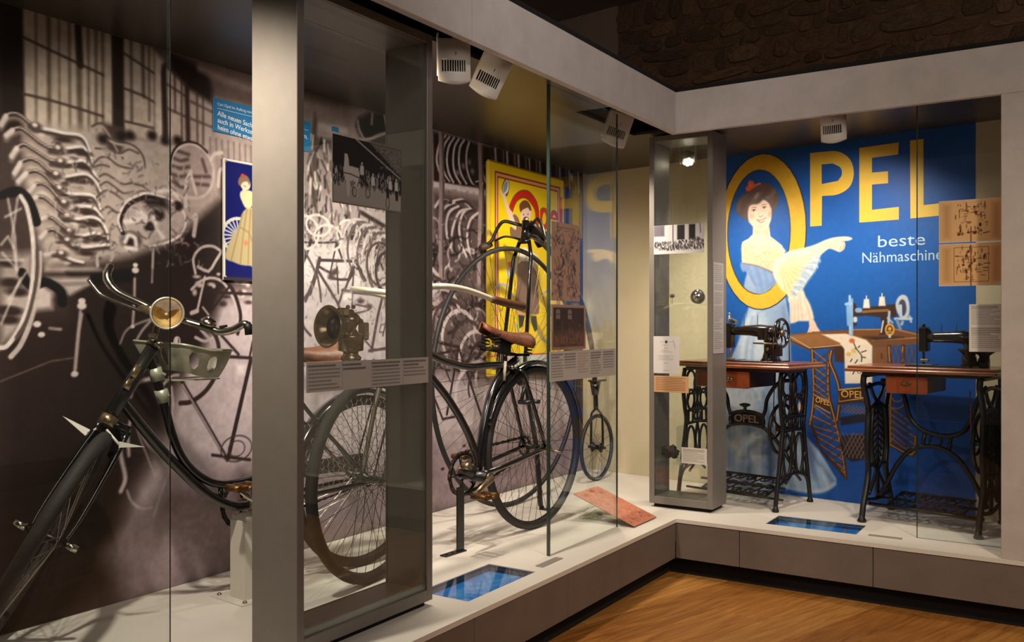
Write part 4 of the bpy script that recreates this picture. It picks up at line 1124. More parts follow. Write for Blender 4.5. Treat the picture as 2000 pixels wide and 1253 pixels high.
mb.tube([(0.275 + 0.026 * math.cos(2 * math.pi * i / 20), Y, 0.393 + 0.024 * math.sin(2 * math.pi * i / 20)) for i in range(20)], 0.006, 6, True)
for x_ in (0.215, 0.335): mb.tube([(x_, Y, 0.355), (x_ + 0.01, Y, 0.43)], 0.009, 6)
mb.build('brace', M_IRON, T2)
treadle(T2, 0.08, 0.42, 0.10, 0.32, 0.09, M_IRON, math.radians(10), 1)
MB().tube([(0.0, 0.09, 0.075), (0.515, 0.09, 0.07)], 0.009, 6).build('cross_rod', M_IRON, T2)
flywheel(T2, 0.475, 0.2, 0.40, 0.135, M_IRON)
MB().tube([(0.44, 0.15, 0.64), (0.445, 0.15, 0.42)], 0.0028, 5).build('pitman_rod', stroke_m, T2)
p_ = V((0.78, 0.412, 0)) + u2 * 0.235 + v2 * 0.165
S2 = machine('dark sewing machine without hand wheel on the table beside the pilaster', (p_.x, p_.y, 1.030), math.atan2(u2.y, u2.x))
S2.scale = (1.02, 1.2, 1.1)
MB().bbox(-0.06, 0.22, -0.075, 0.06, 0.0, 0.006, 0.002).build('bed_plate', M_MACH, S2)
MB().bbox(-0.045, 0.05, -0.05, 0.04, 0.006, 0.0085, 0.001).build('needle_plate', M_CHROME, S2)
mb = MB()
loft(mb, [sect(0.0, 0, 0.125, 0.02, 0.022), sect(0.05, 0, 0.125, 0.022, 0.024), sect(0.12, 0, 0.126, 0.026, 0.026), sect(0.165, 0, 0.126, 0.03, 0.03), sect(0.2, 0, 0.116, 0.032, 0.036), sect(0.218, 0, 0.11, 0.024, 0.028)])
loft(mb, [sectz(0.20, 0, 0.006, 0.04, 0.05), sectz(0.20, 0, 0.03, 0.026, 0.034), sectz(0.192, 0, 0.08, 0.020, 0.026), sectz(0.188, 0, 0.118, 0.024, 0.026)])
mb.build('arm', M_MACH, S2)
MB().bbox(-0.022, 0.02, -0.022, 0.022, 0.062, 0.168, 0.006).build('head', M_MACH, S2)
MB().bbox(-0.006, 0.03, -0.016, 0.016, 0.125, 0.16, 0.008).build('head_bracket', M_MACH, S2)
MB().tube([(-0.004, 0, 0.01), (-0.004, 0, 0.17)], 0.0055, 8).build('needle_bar', M_IRON, S2)
MB().ball((-0.004, 0, 0.175), 0.009, 10, 7).build('bar_knob', M_IRON, S2)
MB().bbox(-0.016, 0.022, -0.012, 0.006, 0.018, 0.03, 0.003).build('presser_foot', M_NICKEL, S2)
for x_ in (0.075, 0.14):
    MB().tube([(x_, 0, 0.14), (x_, 0, 0.182)], 0.0014, 5).build('spool_pin', M_IRON, S2)
MB().lathe([(0.028, 0.006), (0.03, 0.012), (0.03, 0.042), (0.024, 0.048), (0.03, 0.06), (0.046, 0.074), (0.046, 0.078), (0.03, 0.07)], 16, Matrix.Translation((0.205, -0.04, 0))).build('pulley_cup', M_MACHW, S2)
MB().lathe([(0.018, 0.02), (0.022, 0.05), (0.044, 0.064), (0.048, 0.078), (0.03, 0.07)], 16, Matrix.Translation((0.258, -0.005, 0))).build('pulley_cup', M_MACHW, S2)
MB().bbox(0.235, 0.275, -0.02, 0.02, 0.0, 0.04, 0.004).build('winder_block', M_IRON, S2)

# ------------------------------------------------------------------ the factory photograph on the left wall
LT = (214, 200, 192); MD = (150, 134, 130); DK = (62, 51, 49); VD = (38, 32, 30); SH = (96, 82, 79)
mu = Sheet(-2.95, 1.056, 0.281, 2.209, 0.004, (84, 71, 68))
def tw(pts, w, c, d=None, sm=5, off=0.006):
    """bar with its shaded lower edge"""
    if d: mu.line([(a, b - off) for a, b in pts], w, d, smooth=sm)
    mu.line(pts, w * 0.8, c, smooth=sm)
def ring(cx, cy, rx, ry, w, c, a0=0, a1=360, rot=0.0, alpha=1.0):
    t = [math.radians(a0 + (a1 - a0) * i / 26) for i in range(27)]
    k, s = math.cos(rot), math.sin(rot)
    mu.line([(cx + rx * math.cos(q) * k - ry * math.sin(q) * s, cy + rx * math.cos(q) * s + ry * math.sin(q) * k) for q in t], w, c, alpha=alpha)
# grounds
mu.poly([(-2.081, 2.155), (-1.692, 2.177), (-.517, 2.217), (1.056, 2.203), (1.056, 1.270), (-.517, 1.416), (-1.430, 1.385), (-1.878, 1.815)], (150, 134, 130), soft=0.03)
mu.poly([(-2.016, 1.290), (-1.679, 1.376), (-1.430, 1.579), (-.835, 1.673), (-.517, 1.416), (-.059, 1.040), (1.056, .804), (1.056, .271), (-.059, .297), (-1.084, .285), (-1.794, .280), (-2.246, .277), (-2.275, .586), (-2.145, .744), (-2.049, .992)], (184, 170, 169), soft=0.05)
mu.poly([(-2.285, .588), (-2.060, .678), (-1.679, .685), (-1.084, .609), (-.297, .617), (1.056, .570), (1.056, .271), (-.059, .297), (-1.084, .285), (-1.794, .280), (-2.341, .271)], (156, 139, 140), soft=0.08)
mu.poly([(-2.680, 1.249), (-2.378, 1.284), (-2.226, 1.216), (-2.038, 1.103), (-2.145, .853), (-2.246, .651), (-2.360, .430), (-2.433, .278), (-2.680, .275)], (66, 54, 51), soft=0.06)
mu.poly([(-2.468, 1.349), (-2.081, 1.528), (-1.854, 1.682), (-1.830, 1.371), (-1.925, 1.138), (-2.081, .994), (-2.378, 1.012)], (62, 52, 50), soft=0.03)
mu.poly([(-2.680, .719), (-2.415, .779), (-2.275, .586), (-2.323, .318), (-2.680, .283)], (52, 42, 38), soft=0.1)
mu.poly([(-2.304, .452), (-1.925, .602), (-1.756, .535), (-1.781, .341), (-2.081, .294)], (178, 160, 160), soft=0.08)
# left pillar and the glazed wall
mu.poly([(-2.680, 2.236), (-2.609, 2.215), (-2.601, 1.832), (-2.649, 1.802), (-2.680, 1.818)], (58, 48, 43), soft=0.015)
mu.poly([(-2.609, 2.216), (-2.333, 2.214), (-2.333, 1.863), (-2.518, 1.841), (-2.601, 1.832)], (196, 180, 164), soft=0.006)
for q, w in (([(-2.568, 2.216), (-2.567, 1.849)], 7), ([(-2.527, 2.215), (-2.524, 1.857)], 14), ([(-2.493, 2.216), (-2.490, 1.857)], 6), ([(-2.458, 2.216), (-2.455, 1.858)], 9), ([(-2.428, 2.217), (-2.419, 1.865)], 20), ([(-2.392, 2.216), (-2.389, 1.864)], 8), ([(-2.364, 2.215), (-2.363, 1.863)], 10), ([(-2.340, 2.214), (-2.338, 1.862)], 9)):
    mu.line(q, w / 1000, (122, 107, 96), soft=0.006)
mu.line([(-2.428, 2.217), (-2.419, 2.079)], 0.022, (70, 58, 52), soft=0.006)
for q in ([(-2.609, 2.121), (-2.518, 2.102), (-2.419, 2.082), (-2.333, 2.065)], [(-2.609, 1.945), (-2.518, 1.943), (-2.419, 1.935), (-2.333, 1.926)]):
    mu.line(q, 0.008, (84, 70, 62), soft=0.004)
mu.poly([(-2.333, 2.214), (-2.305, 2.213), (-2.305, 1.897), (-2.333, 1.894)], (202, 186, 170), soft=0.005)
mu.poly([(-2.307, 2.213), (-2.261, 2.214), (-2.253, 1.894), (-2.296, 1.898)], (66, 55, 50), soft=0.008)
mu.poly([(-2.261, 2.214), (-2.134, 2.208), (-2.131, 1.873), (-2.258, 1.882)], (190, 174, 160), soft=0.006)
for q, w in (([(-2.233, 2.209), (-2.230, 1.934)], 10), ([(-2.188, 2.212), (-2.184, 2.027)], 14), ([(-2.162, 2.207), (-2.161, 1.947)], 8), ([(-2.138, 2.204), (-2.136, 1.897)], 10)):
    mu.line(q, w / 1000, (112, 98, 90), soft=0.006)
for q in ([(-2.260, 2.158), (-2.189, 2.134), (-2.134, 2.114)], [(-2.260, 2.038), (-2.189, 2.029), (-2.134, 2.013)], [(-2.260, 1.926), (-2.134, 1.922)]):
    mu.line(q, 0.008, (88, 75, 68), soft=0.004)
mu.poly([(-2.138, 2.201), (-2.091, 2.188), (-2.113, 2.127), (-2.106, 1.878), (-2.138, 1.878)], (204, 188, 176), soft=0.006)
mu.poly([(-2.110, 2.153), (-2.081, 2.178), (-2.078, 1.876), (-2.103, 1.878)], (74, 62, 58), soft=0.008)
mu.poly([(-2.092, 2.148), (-2.008, 2.121), (-2.004, 1.889), (-2.081, 1.882)], (188, 172, 160), soft=0.006)
for q in ([(-2.056, 2.141), (-2.054, 1.998)], [(-2.027, 2.135), (-2.025, 1.891)], [(-2.088, 2.090), (-2.008, 2.064)], [(-2.088, 2.004), (-2.008, 1.988)]):
    mu.line(q, 0.008, (100, 86, 80), soft=0.005)
mu.poly([(-2.015, 2.113), (-1.991, 2.106), (-1.988, 1.898), (-2.008, 1.894)], (80, 68, 63), soft=0.008)
mu.poly([(-1.991, 2.093), (-1.893, 2.062), (-1.889, 1.882), (-1.988, 1.891)], (180, 165, 155), soft=0.006)
for q in ([(-1.959, 2.081), (-1.957, 1.903)], [(-1.932, 2.074), (-1.931, 1.901)], [(-1.988, 2.049), (-1.893, 2.030)], [(-1.988, 1.986), (-1.893, 1.972)]):
    mu.line(q, 0.009, (110, 96, 90), soft=0.005)
mu.poly([(-1.891, 1.959), (-1.690, 1.968), (-1.690, 1.859), (-1.841, 1.863), (-1.889, 1.869)], (172, 157, 150), soft=0.01)
for k in range(9):
    x_ = -1.90 + k * 0.028
    mu.line([(x_, 1.93), (x_ + 0.004, 1.72)], 0.006, (128, 114, 108), soft=0.005)
# roof beams
mu.poly([(-2.155, 2.212), (-1.690, 2.213), (-1.690, 2.090), (-1.889, 2.089), (-1.997, 2.098), (-2.078, 2.148)], (118, 102, 97), soft=0.012)
mu.poly([(-2.081, 2.209), (-1.920, 2.185), (-1.889, 2.115), (-1.893, 2.062), (-1.989, 2.093), (-2.078, 2.148)], (60, 50, 47), soft=0.015)
mu.line([(-1.944, 2.183), (-1.825, 2.162), (-1.690, 2.158)], 0.03, (150, 132, 126), soft=0.012)
mu.poly([(-2.605, 1.863), (-2.323, 1.881), (-2.081, 1.888), (-1.866, 1.875), (-1.850, 1.712), (-2.060, 1.530), (-2.246, 1.463), (-2.536, 1.404), (-2.585, 1.602)], (178, 162, 153), soft=0.02)
mu.poly([(-2.332, 1.905), (-2.260, 1.901), (-2.265, 1.813), (-2.323, 1.804)], (92, 78, 72), soft=0.01)
# stacks of handlebars, left
bars = [[(-2.676, 1.836), (-2.661, 1.865), (-2.638, 1.877), (-2.614, 1.874), (-2.588, 1.857), (-2.567, 1.849), (-2.518, 1.849), (-2.476, 1.847), (-2.425, 1.850), (-2.401, 1.836), (-2.385, 1.802)],
 [(-2.661, 1.806), (-2.642, 1.825), (-2.617, 1.836), (-2.592, 1.825), (-2.555, 1.802), (-2.522, 1.790), (-2.492, 1.791), (-2.453, 1.803), (-2.413, 1.813), (-2.397, 1.802), (-2.381, 1.782), (-2.375, 1.764)],
 [(-2.644, 1.745), (-2.628, 1.772), (-2.605, 1.787), (-2.578, 1.777), (-2.544, 1.761), (-2.518, 1.750), (-2.484, 1.750), (-2.445, 1.759), (-2.409, 1.768), (-2.385, 1.751), (-2.369, 1.731), (-2.358, 1.721)],
 [(-2.635, 1.694), (-2.617, 1.728), (-2.588, 1.745), (-2.559, 1.740), (-2.530, 1.719), (-2.499, 1.707), (-2.465, 1.708), (-2.425, 1.721), (-2.393, 1.724), (-2.365, 1.705), (-2.346, 1.673)],
 [(-2.624, 1.670), (-2.599, 1.699), (-2.567, 1.710), (-2.537, 1.698), (-2.514, 1.677), (-2.488, 1.663), (-2.453, 1.654), (-2.405, 1.658), (-2.373, 1.656), (-2.356, 1.637), (-2.348, 1.615)],
 [(-2.596, 1.635), (-2.574, 1.664), (-2.548, 1.673), (-2.522, 1.662), (-2.499, 1.639), (-2.472, 1.620), (-2.437, 1.613), (-2.397, 1.619), (-2.365, 1.613), (-2.340, 1.585)],
 [(-2.587, 1.618), (-2.567, 1.629), (-2.541, 1.629), (-2.514, 1.612), (-2.488, 1.593), (-2.461, 1.577), (-2.425, 1.575), (-2.381, 1.585), (-2.348, 1.576), (-2.325, 1.544), (-2.321, 1.517)],
 [(-2.563, 1.560), (-2.537, 1.569), (-2.511, 1.565), (-2.484, 1.545), (-2.453, 1.529), (-2.413, 1.521), (-2.369, 1.533), (-2.331, 1.528)],
 [(-2.552, 1.503), (-2.537, 1.522), (-2.511, 1.530), (-2.488, 1.519), (-2.461, 1.499), (-2.437, 1.486), (-2.397, 1.485), (-2.356, 1.492), (-2.319, 1.498)],
 [(-2.537, 1.450), (-2.509, 1.458), (-2.481, 1.454), (-2.448, 1.440), (-2.410, 1.433)]]
mu.poly([(-2.603, 1.801), (-2.530, 1.781), (-2.461, 1.740), (-2.421, 1.656), (-2.397, 1.489), (-2.530, 1.479), (-2.574, 1.601), (-2.603, 1.670)], (188, 172, 160), soft=0.02)
mu.poly([(-2.465, 1.836), (-2.381, 1.805), (-2.348, 1.722), (-2.319, 1.591), (-2.314, 1.495), (-2.421, 1.487), (-2.445, 1.653)], (178, 162, 152), soft=0.02)
for i, q in enumerate(bars):
    n = len(q); k = n // 2
    mu.line([(a, b - 0.012) for a, b in q[:k + 1]], 0.012, (150, 134, 126), smooth=5, soft=0.008)
    mu.line(q[:k + 1], 0.0135, (78, 65, 61), smooth=5)
    mu.line([(a - 0.001, b + 0.003) for a, b in q[:k + 1]], 0.0045, (186, 171, 163), smooth=5)
    mu.line(q[:2], 0.016, (206, 191, 183), soft=0.004)
    mu.line([(a, b - 0.011) for a, b in q[k - 1:]], 0.014, (84, 71, 67), smooth=5, soft=0.006)
    mu.line(q[k:], 0.009, (222, 208, 200), smooth=5)
    for r_ in range(5):
        a_, b_ = q[min(n - 1, k + r_ % 3)]; mu.blob(a_ + 0.03 * RNG.normal(), b_ - 0.02 + 0.01 * RNG.normal(), 0.02, 0.008, [(66, 55, 52), (206, 192, 184)][r_ % 2], 0.7, 0.7)
    c_ = q[k]; mu.blob(c_[0], c_[1], 0.028, 0.02, (98, 84, 78), soft=0.6); mu.blob(c_[0] - 0.004, c_[1] + 0.006, 0.012, 0.009, LT, soft=0.6)
    d_ = q[min(k + 2, n - 1)]; mu.blob(d_[0], d_[1] - 0.022, 0.05, 0.014, (74, 62, 58), soft=0.7)
# second stack behind
for q in ([(-2.378, 1.886), (-2.352, 1.901), (-2.330, 1.895), (-2.298, 1.851), (-2.265, 1.797)], [(-2.330, 1.862), (-2.289, 1.852), (-2.242, 1.852), (-2.209, 1.840), (-2.185, 1.814), (-2.177, 1.777)], [(-2.370, 1.765), (-2.348, 1.787), (-2.321, 1.791), (-2.289, 1.773), (-2.261, 1.767), (-2.228, 1.767)], [(-2.352, 1.723), (-2.330, 1.734), (-2.302, 1.725), (-2.265, 1.709), (-2.228, 1.718)], [(-2.348, 1.694), (-2.325, 1.708), (-2.298, 1.697), (-2.261, 1.678), (-2.223, 1.689)], [(-2.361, 1.652), (-2.330, 1.678), (-2.302, 1.675), (-2.261, 1.653)], [(-2.339, 1.613), (-2.321, 1.625), (-2.302, 1.617), (-2.286, 1.608)], [(-2.370, 1.753), (-2.343, 1.763), (-2.316, 1.761)], [(-2.365, 1.815), (-2.325, 1.817), (-2.275, 1.813), (-2.242, 1.831), (-2.204, 1.824)], [(-2.218, 1.715), (-2.185, 1.711), (-2.167, 1.696), (-2.194, 1.693), (-2.228, 1.678)]):
    tw(q, 0.010, (110, 96, 90), (176, 160, 152), off=0.008)
for c_ in ([(-2.339, 1.850)], [(-2.237, 1.880)], [(-2.150, 1.895)], [(-2.095, 1.887)], [(-2.043, 1.896)], [(-2.268, 1.873)]):
    mu.blob(c_[0][0], c_[0][1], 0.03, 0.026, (58, 48, 46), soft=0.7)
mu.poly([(-2.298, 1.630), (-2.228, 1.684), (-2.074, 1.685), (-2.011, 1.616), (-2.074, 1.566), (-2.194, 1.530), (-2.275, 1.574)], (176, 160, 154), soft=0.02)
mu.poly([(-2.194, 1.671), (-2.095, 1.679), (-2.074, 1.641), (-2.175, 1.643)], DK, soft=0.015)
ringpts = [(-2.270, 1.549), (-2.282, 1.581), (-2.272, 1.616), (-2.247, 1.653), (-2.204, 1.677), (-2.170, 1.689), (-2.115, 1.685), (-2.064, 1.673), (-2.025, 1.646), (-2.009, 1.608), (-2.019, 1.571), (-2.048, 1.542), (-2.095, 1.520), (-2.135, 1.508), (-2.160, 1.502)]
mu.line([(a + 0.006, b - 0.01) for a, b in ringpts[:7]], 0.018, DK, smooth=5); mu.line(ringpts, 0.009, LT, smooth=5)
for c_, r_ in (([(-2.233, 1.518)], 0.05), ([(-2.043, 1.658)], 0.03), ([(-2.160, 1.572)], 0.03), ([(-2.125, 1.618)], 0.035)):
    mu.blob(c_[0][0], c_[0][1], r_, r_ * 0.8, DK, soft=0.5)
for q in ([(-2.256, 1.512), (-2.242, 1.535), (-2.218, 1.528), (-2.213, 1.503)], [(-2.145, 1.608), (-2.125, 1.562), (-2.105, 1.541)], [(-2.204, 1.623), (-2.175, 1.605), (-2.180, 1.583)], [(-2.256, 1.580), (-2.204, 1.593), (-2.185, 1.604)], [(-2.135, 1.700), (-2.074, 1.707), (-2.033, 1.686)], [(-1.974, 1.620), (-1.963, 1.626), (-1.973, 1.557)], [(-2.256, 1.491), (-2.213, 1.490)]):
    mu.line(q, 0.016, LT, smooth=3, soft=0.005)
# upright wheel and bench row
ringB = [(-2.074, 1.760), (-2.074, 1.805), (-2.061, 1.847), (-2.033, 1.876), (-1.990, 1.892), (-1.947, 1.887), (-1.913, 1.865), (-1.888, 1.828), (-1.884, 1.782), (-1.899, 1.738), (-1.930, 1.707), (-1.968, 1.696), (-2.001, 1.694)]
mu.poly(ringB, (168, 152, 146), soft=0.01, smooth=3)
for q in ([(-2.069, 1.832), (-2.033, 1.824), (-2.001, 1.834)], [(-2.069, 1.801), (-2.033, 1.797), (-1.996, 1.807)], [(-2.067, 1.770), (-2.033, 1.766), (-2.006, 1.774)], [(-2.064, 1.744), (-2.033, 1.730), (-2.011, 1.729)], [(-1.974, 1.774), (-1.902, 1.784)], [(-1.963, 1.748), (-1.908, 1.751)], [(-1.935, 1.843), (-1.919, 1.800)], [(-2.043, 1.858), (-1.996, 1.852)]):
    mu.line(q, 0.012, (98, 84, 80), smooth=3, soft=0.006)
mu.line(ringB, 0.012, (196, 181, 173), smooth=4); mu.line([(a, b + 0.008) for a, b in ringB[:7]], 0.008, DK, smooth=4)
for q in ([(-1.985, 1.791), (-2.003, 1.761), (-2.009, 1.724), (-2.009, 1.661)], [(-1.990, 1.790), (-1.963, 1.712)], [(-1.897, 1.849), (-1.879, 1.873), (-1.845, 1.883)], [(-1.862, 1.752), (-1.857, 1.809), (-1.839, 1.825)]):
    mu.line(q, 0.014, (200, 186, 178), smooth=3)
for k in range(26):
    x_ = -1.98 + 0.30 * RNG.random(); y_ = 1.30 + 0.13 * RNG.random()
    mu.blob(x_, y_, 0.012 + 0.02 * RNG.random(), 0.008 + 0.01 * RNG.random(), LT if k % 2 else DK, alpha=0.8, soft=0.7)
# bench, white machine feet, big wheel at the far left
mu.poly([(-2.537, 1.410), (-2.360, 1.420), (-2.320, 1.403), (-2.400, 1.395), (-2.537, 1.399)], (178, 162, 154), soft=0.008)
mu.poly([(-2.467, 1.396), (-2.225, 1.415), (-2.225, 1.379), (-2.360, 1.364), (-2.458, 1.378)], VD, soft=0.012)
mu.poly([(-2.532, 1.375), (-2.390, 1.386), (-2.390, 1.363), (-2.486, 1.359)], (188, 173, 164), soft=0.01)
mu.poly([(-2.481, 1.355), (-2.380, 1.363), (-2.458, 1.320)], (182, 168, 160), soft=0.008)
mu.poly([(-2.680, 1.441), (-2.577, 1.452), (-2.577, 1.373), (-2.621, 1.354), (-2.680, 1.352)], (176, 160, 152), soft=0.02)
mu.poly([(-2.550, 1.357), (-2.514, 1.332), (-2.514, 1.278), (-2.572, 1.273), (-2.577, 1.338)], (196, 180, 172), soft=0.012)
mu.poly([(-2.680, 1.335), (-2.581, 1.347), (-2.577, 1.273), (-2.629, 1.199), (-2.680, 1.162)], (180, 165, 156), soft=0.02)
for c_ in ([(-2.648, 1.357)], [(-2.642, 1.268)], [(-2.625, 1.328)], [(-2.663, 1.272)], [(-2.651, 1.242)], [(-2.655, 1.417)], [(-2.472, 1.306)]):
    mu.blob(c_[0][0], c_[0][1], 0.05, 0.02, (70, 58, 55), soft=0.6)
mu.line([(-2.612, 1.389), (-2.599, 1.364), (-2.577, 1.349), (-2.541, 1.362), (-2.514, 1.354), (-2.486, 1.332), (-2.481, 1.297)], 0.03, VD, smooth=4)
mu.line([(-2.680, 1.618), (-2.655, 1.630), (-2.625, 1.638), (-2.599, 1.624), (-2.581, 1.591), (-2.568, 1.553)], [0.02, 0.03, 0.034, 0.034, 0.034, 0.034], (46, 38, 36), smooth=4)
mu.line([(-2.616, 1.626), (-2.597, 1.594), (-2.581, 1.521), (-2.575, 1.452), (-2.577, 1.391), (-2.588, 1.303), (-2.616, 1.225), (-2.655, 1.165), (-2.680, 1.157)], 0.014, LT, smooth=5)
mu.line([(-2.555, 1.453), (-2.557, 1.392), (-2.566, 1.321), (-2.586, 1.234), (-2.616, 1.165), (-2.646, 1.129)], 0.016, (190, 176, 168), smooth=5)
mu.line([(-2.564, 1.461), (-2.564, 1.391), (-2.575, 1.321), (-2.597, 1.242), (-2.629, 1.187)], 0.012, (104, 90, 84), smooth=5)
for q in ([(-2.655, 1.613), (-2.634, 1.500), (-2.627, 1.388)], [(-2.625, 1.621), (-2.642, 1.499), (-2.629, 1.397)], [(-2.672, 1.446), (-2.625, 1.397)], [(-2.663, 1.557), (-2.616, 1.587)], [(-2.599, 1.390), (-2.655, 1.302)], [(-2.616, 1.372), (-2.676, 1.229)], [(-2.680, 1.424), (-2.608, 1.428)], [(-2.676, 1.471), (-2.655, 1.498), (-2.638, 1.465)]):
    mu.line(q, 0.006, LT, alpha=0.8, soft=0.004)
for q, w in (([(-2.414, 1.261), (-2.424, 1.207), (-2.436, 1.084)], 9), ([(-2.145, 1.499), (-2.148, 1.429)], 7), ([(-2.219, 1.386), (-2.220, 1.309), (-2.227, 1.222)], 9), ([(-2.145, 1.499), (-2.150, 1.377)], 6), ([(-2.419, 1.271), (-2.428, 1.192), (-2.440, 1.066)], 9), ([(-1.963, 1.626), (-1.973, 1.558)], 6)):
    mu.line(q, w / 1000, (178, 162, 156), soft=0.004)
for c_, r_ in (([(-2.414, 1.289)], 0.02), ([(-2.216, 1.416)], 0.017), ([(-2.216, 1.434)], 0.012), ([(-2.439, 1.066)], 0.016), ([(-2.564, 1.229)], 0.016), ([(-2.550, 1.196)], 0.014), ([(-2.227, 1.221)], 0.01), ([(-2.414, 1.305)], 0.016)):
    mu.blob(c_[0][0], c_[0][1], r_, r_ * 0.75, LT, soft=0.4)
mu.line([(-2.523, 1.216), (-2.486, 1.212)], 0.008, (170, 155, 148), soft=0.004)
mu.line([(-2.680, 1.054), (-2.518, 1.111), (-2.443, 1.119)], 0.004, (120, 106, 98), soft=0.003)
mu.line([(-2.309, 1.446), (-2.303, 1.465), (-2.330, 1.470), (-2.358, 1.457), (-2.358, 1.424)], 0.012, (176, 162, 154), smooth=4)
# bicycles standing in the yard behind the lady's bicycle
for q in ([(-1.966, 1.417), (-1.975, 1.472), (-1.941, 1.513), (-1.890, 1.523), (-1.850, 1.508)], [(-1.983, 1.357), (-1.941, 1.390), (-1.890, 1.403), (-1.837, 1.387), (-1.792, 1.330), (-1.769, 1.265), (-1.774, 1.207)], [(-1.966, 1.180), (-1.924, 1.165), (-1.881, 1.179)]):
    mu.line(q, 0.011, (186, 172, 168), smooth=4)
mu.line([(-1.833, 1.401), (-1.792, 1.359), (-1.765, 1.302), (-1.755, 1.251), (-1.769, 1.192)], 0.016, DK, smooth=4)
mu.line([(-1.924, 1.214), (-1.881, 1.193), (-1.859, 1.135), (-1.868, 1.050), (-1.916, .982), (-1.983, .944), (-2.032, .941)], 0.018, (72, 60, 58), smooth=4)
mu.line([(-1.941, 1.208), (-1.899, 1.165), (-1.885, 1.108)], 0.012, (180, 166, 162), smooth=4)
for q, w in (([(-1.954, 1.442), (-1.907, 1.427), (-1.877, 1.464), (-1.850, 1.501)], 18), ([(-1.924, 1.405), (-1.958, 1.278)], 14), ([(-1.983, 1.270), (-1.958, 1.278)], 24), ([(-1.933, 1.292), (-1.907, 1.264)], 10)):
    mu.line(q, w / 1500, (190, 176, 172), smooth=2)
for q, w in (([(-1.920, 1.350), (-1.680, 1.347)], 13), ([(-1.890, 1.285), (-1.810, 1.373)], 12), ([(-1.846, 1.185), (-1.765, 1.111)], 14), ([(-1.855, 1.107), (-1.690, 1.094)], 15), ([(-1.704, 1.087), (-1.815, .715)], 22), ([(-2.024, 1.016), (-1.916, .855), (-1.819, .708)], 19), ([(-1.890, .735), (-1.709, .694)], 14), ([(-1.694, 1.161), (-1.709, 1.102)], 12)):
    mu.line(q, w / 1150, (66, 54, 54))
mu.line([(-2.024, 1.009), (-1.924, .862), (-1.837, .728)], 0.006, (176, 160, 158))
ring(*[(-1.774, .746)][0], 0.075, 0.05, 0.006, (84, 70, 70)); ring(*[(-1.774, .746)][0], 0.04, 0.03, 0.005, (84, 70, 70))
mu.poly([(-1.778, 1.075), (-1.727, 1.073), (-1.737, 1.030), (-1.765, 1.031)], (212, 200, 196), soft=0.01)
# white paint-like highlights of the wheel below the child seat
for q, w in (([(-2.235, .897), (-2.245, .850), (-2.241, .776)], 18), ([(-2.278, .811), (-2.268, .761), (-2.255, .699), (-2.272, .658)], 24), ([(-2.248, .655), (-2.231, .616), (-2.193, .585), (-2.151, .580)], 10), ([(-2.078, .705), (-2.107, .639), (-2.143, .551)], 14), ([(-2.207, .876), (-2.172, .811), (-2.122, .761)], 10), ([(-2.221, .896), (-2.193, .819), (-2.136, .688)], 5), ([(-2.216, 1.166), (-2.189, 1.207), (-2.152, 1.244)], 10), ([(-2.236, .980), (-2.210, 1.022), (-2.141, 1.040)], 22), ([(-2.113, 1.005), (-2.070, 1.040), (-2.041, 1.044)], 14), ([(-2.070, 1.002), (-2.063, .940), (-2.070, .885)], 12), ([(-2.276, 1.161), (-2.243, 1.214), (-2.148, 1.250)], 7)):
    mu.line(q, w / 1500, (190, 174, 170), smooth=4, soft=0.005)
mu.line([(-2.049, 1.175), (-2.049, 1.144), (-2.034, 1.125)], 0.014, (206, 190, 186)); ring(*[(-2.046, 1.166)][0], 0.012, 0.016, 0.005, (206, 190, 186))
# yard seen through the tall vitrine: racks, frames, rows of wheels
mu.poly([(-1.436, 1.789), (-1.095, 1.781), (-.835, 1.770), (-.845, 1.598), (-1.436, 1.573)], (168, 152, 150), soft=0.03)
mu.poly([(-1.436, 2.115), (-.835, 2.272), (-.835, 2.127), (-1.095, 2.069), (-1.105, 2.111), (-1.363, 2.094)], (142, 126, 122), soft=0.02)
mu.poly([(-1.100, 2.118), (-1.086, 2.158), (-1.012, 2.198), (-.835, 2.233), (-.835, 2.087), (-.915, 2.061), (-1.058, 2.063)], (44, 37, 36), soft=0.015)
for q in ([(-1.095, 2.063), (-1.012, 2.077), (-.935, 2.110), (-.855, 2.137)], [(-1.049, 2.077), (-1.077, 2.110), (-1.086, 2.146)], [(-.905, 2.206), (-.885, 2.144)], [(-.988, 2.196), (-.993, 2.151)]):
    mu.line(q, 0.016, (150, 134, 130), smooth=3, soft=0.005)
mu.poly([(-1.343, 2.068), (-1.255, 2.060), (-1.154, 2.077), (-1.154, 2.102), (-1.339, 2.092)], (172, 156, 152), soft=0.01)
mu.poly([(-1.380, 2.020), (-1.355, 2.131), (-1.343, 2.098), (-1.339, 1.706), (-1.372, 1.690)], (92, 79, 76), soft=0.012)
mu.poly([(-1.339, 2.021), (-1.255, 2.029), (-1.259, 1.992), (-1.339, 1.991)], (58, 48, 46), soft=0.02)
for k in range(330):
    a = RNG.random(); b = RNG.random()
    x_ = -1.44 + 0.62 * a; y_ = 1.50 + 0.62 * b * (0.55 + 0.45 * (1 - a))
    h_ = 0.02 + 0.05 * RNG.random(); c_ = [LT, DK, SH, (176, 160, 156), VD][k % 5]
    mu.line([(x_, y_), (x_ + RNG.normal() * 0.012, y_ - h_)], 0.006 + 0.009 * RNG.random(), c_, alpha=0.75, soft=0.004)
for k in range(150):
    x_ = -1.42 + 0.62 * RNG.random(); y_ = 1.40 + 0.16 * RNG.random()
    t_ = RNG.random() * 3.1; r_ = 0.02 + 0.03 * RNG.random()
    mu.line([(x_ + r_ * math.cos(t_ + q), y_ + r_ * math.sin(t_ + q)) for q in (0, 0.6, 1.2, 1.9)], 0.006, [LT, DK, (190, 176, 170)][k % 3], alpha=0.8, soft=0.003)
mu.poly([(-1.058, 1.760), (-.835, 1.757), (-.845, 1.671), (-.974, 1.711), (-1.058, 1.734)], (176, 162, 158), soft=0.012)
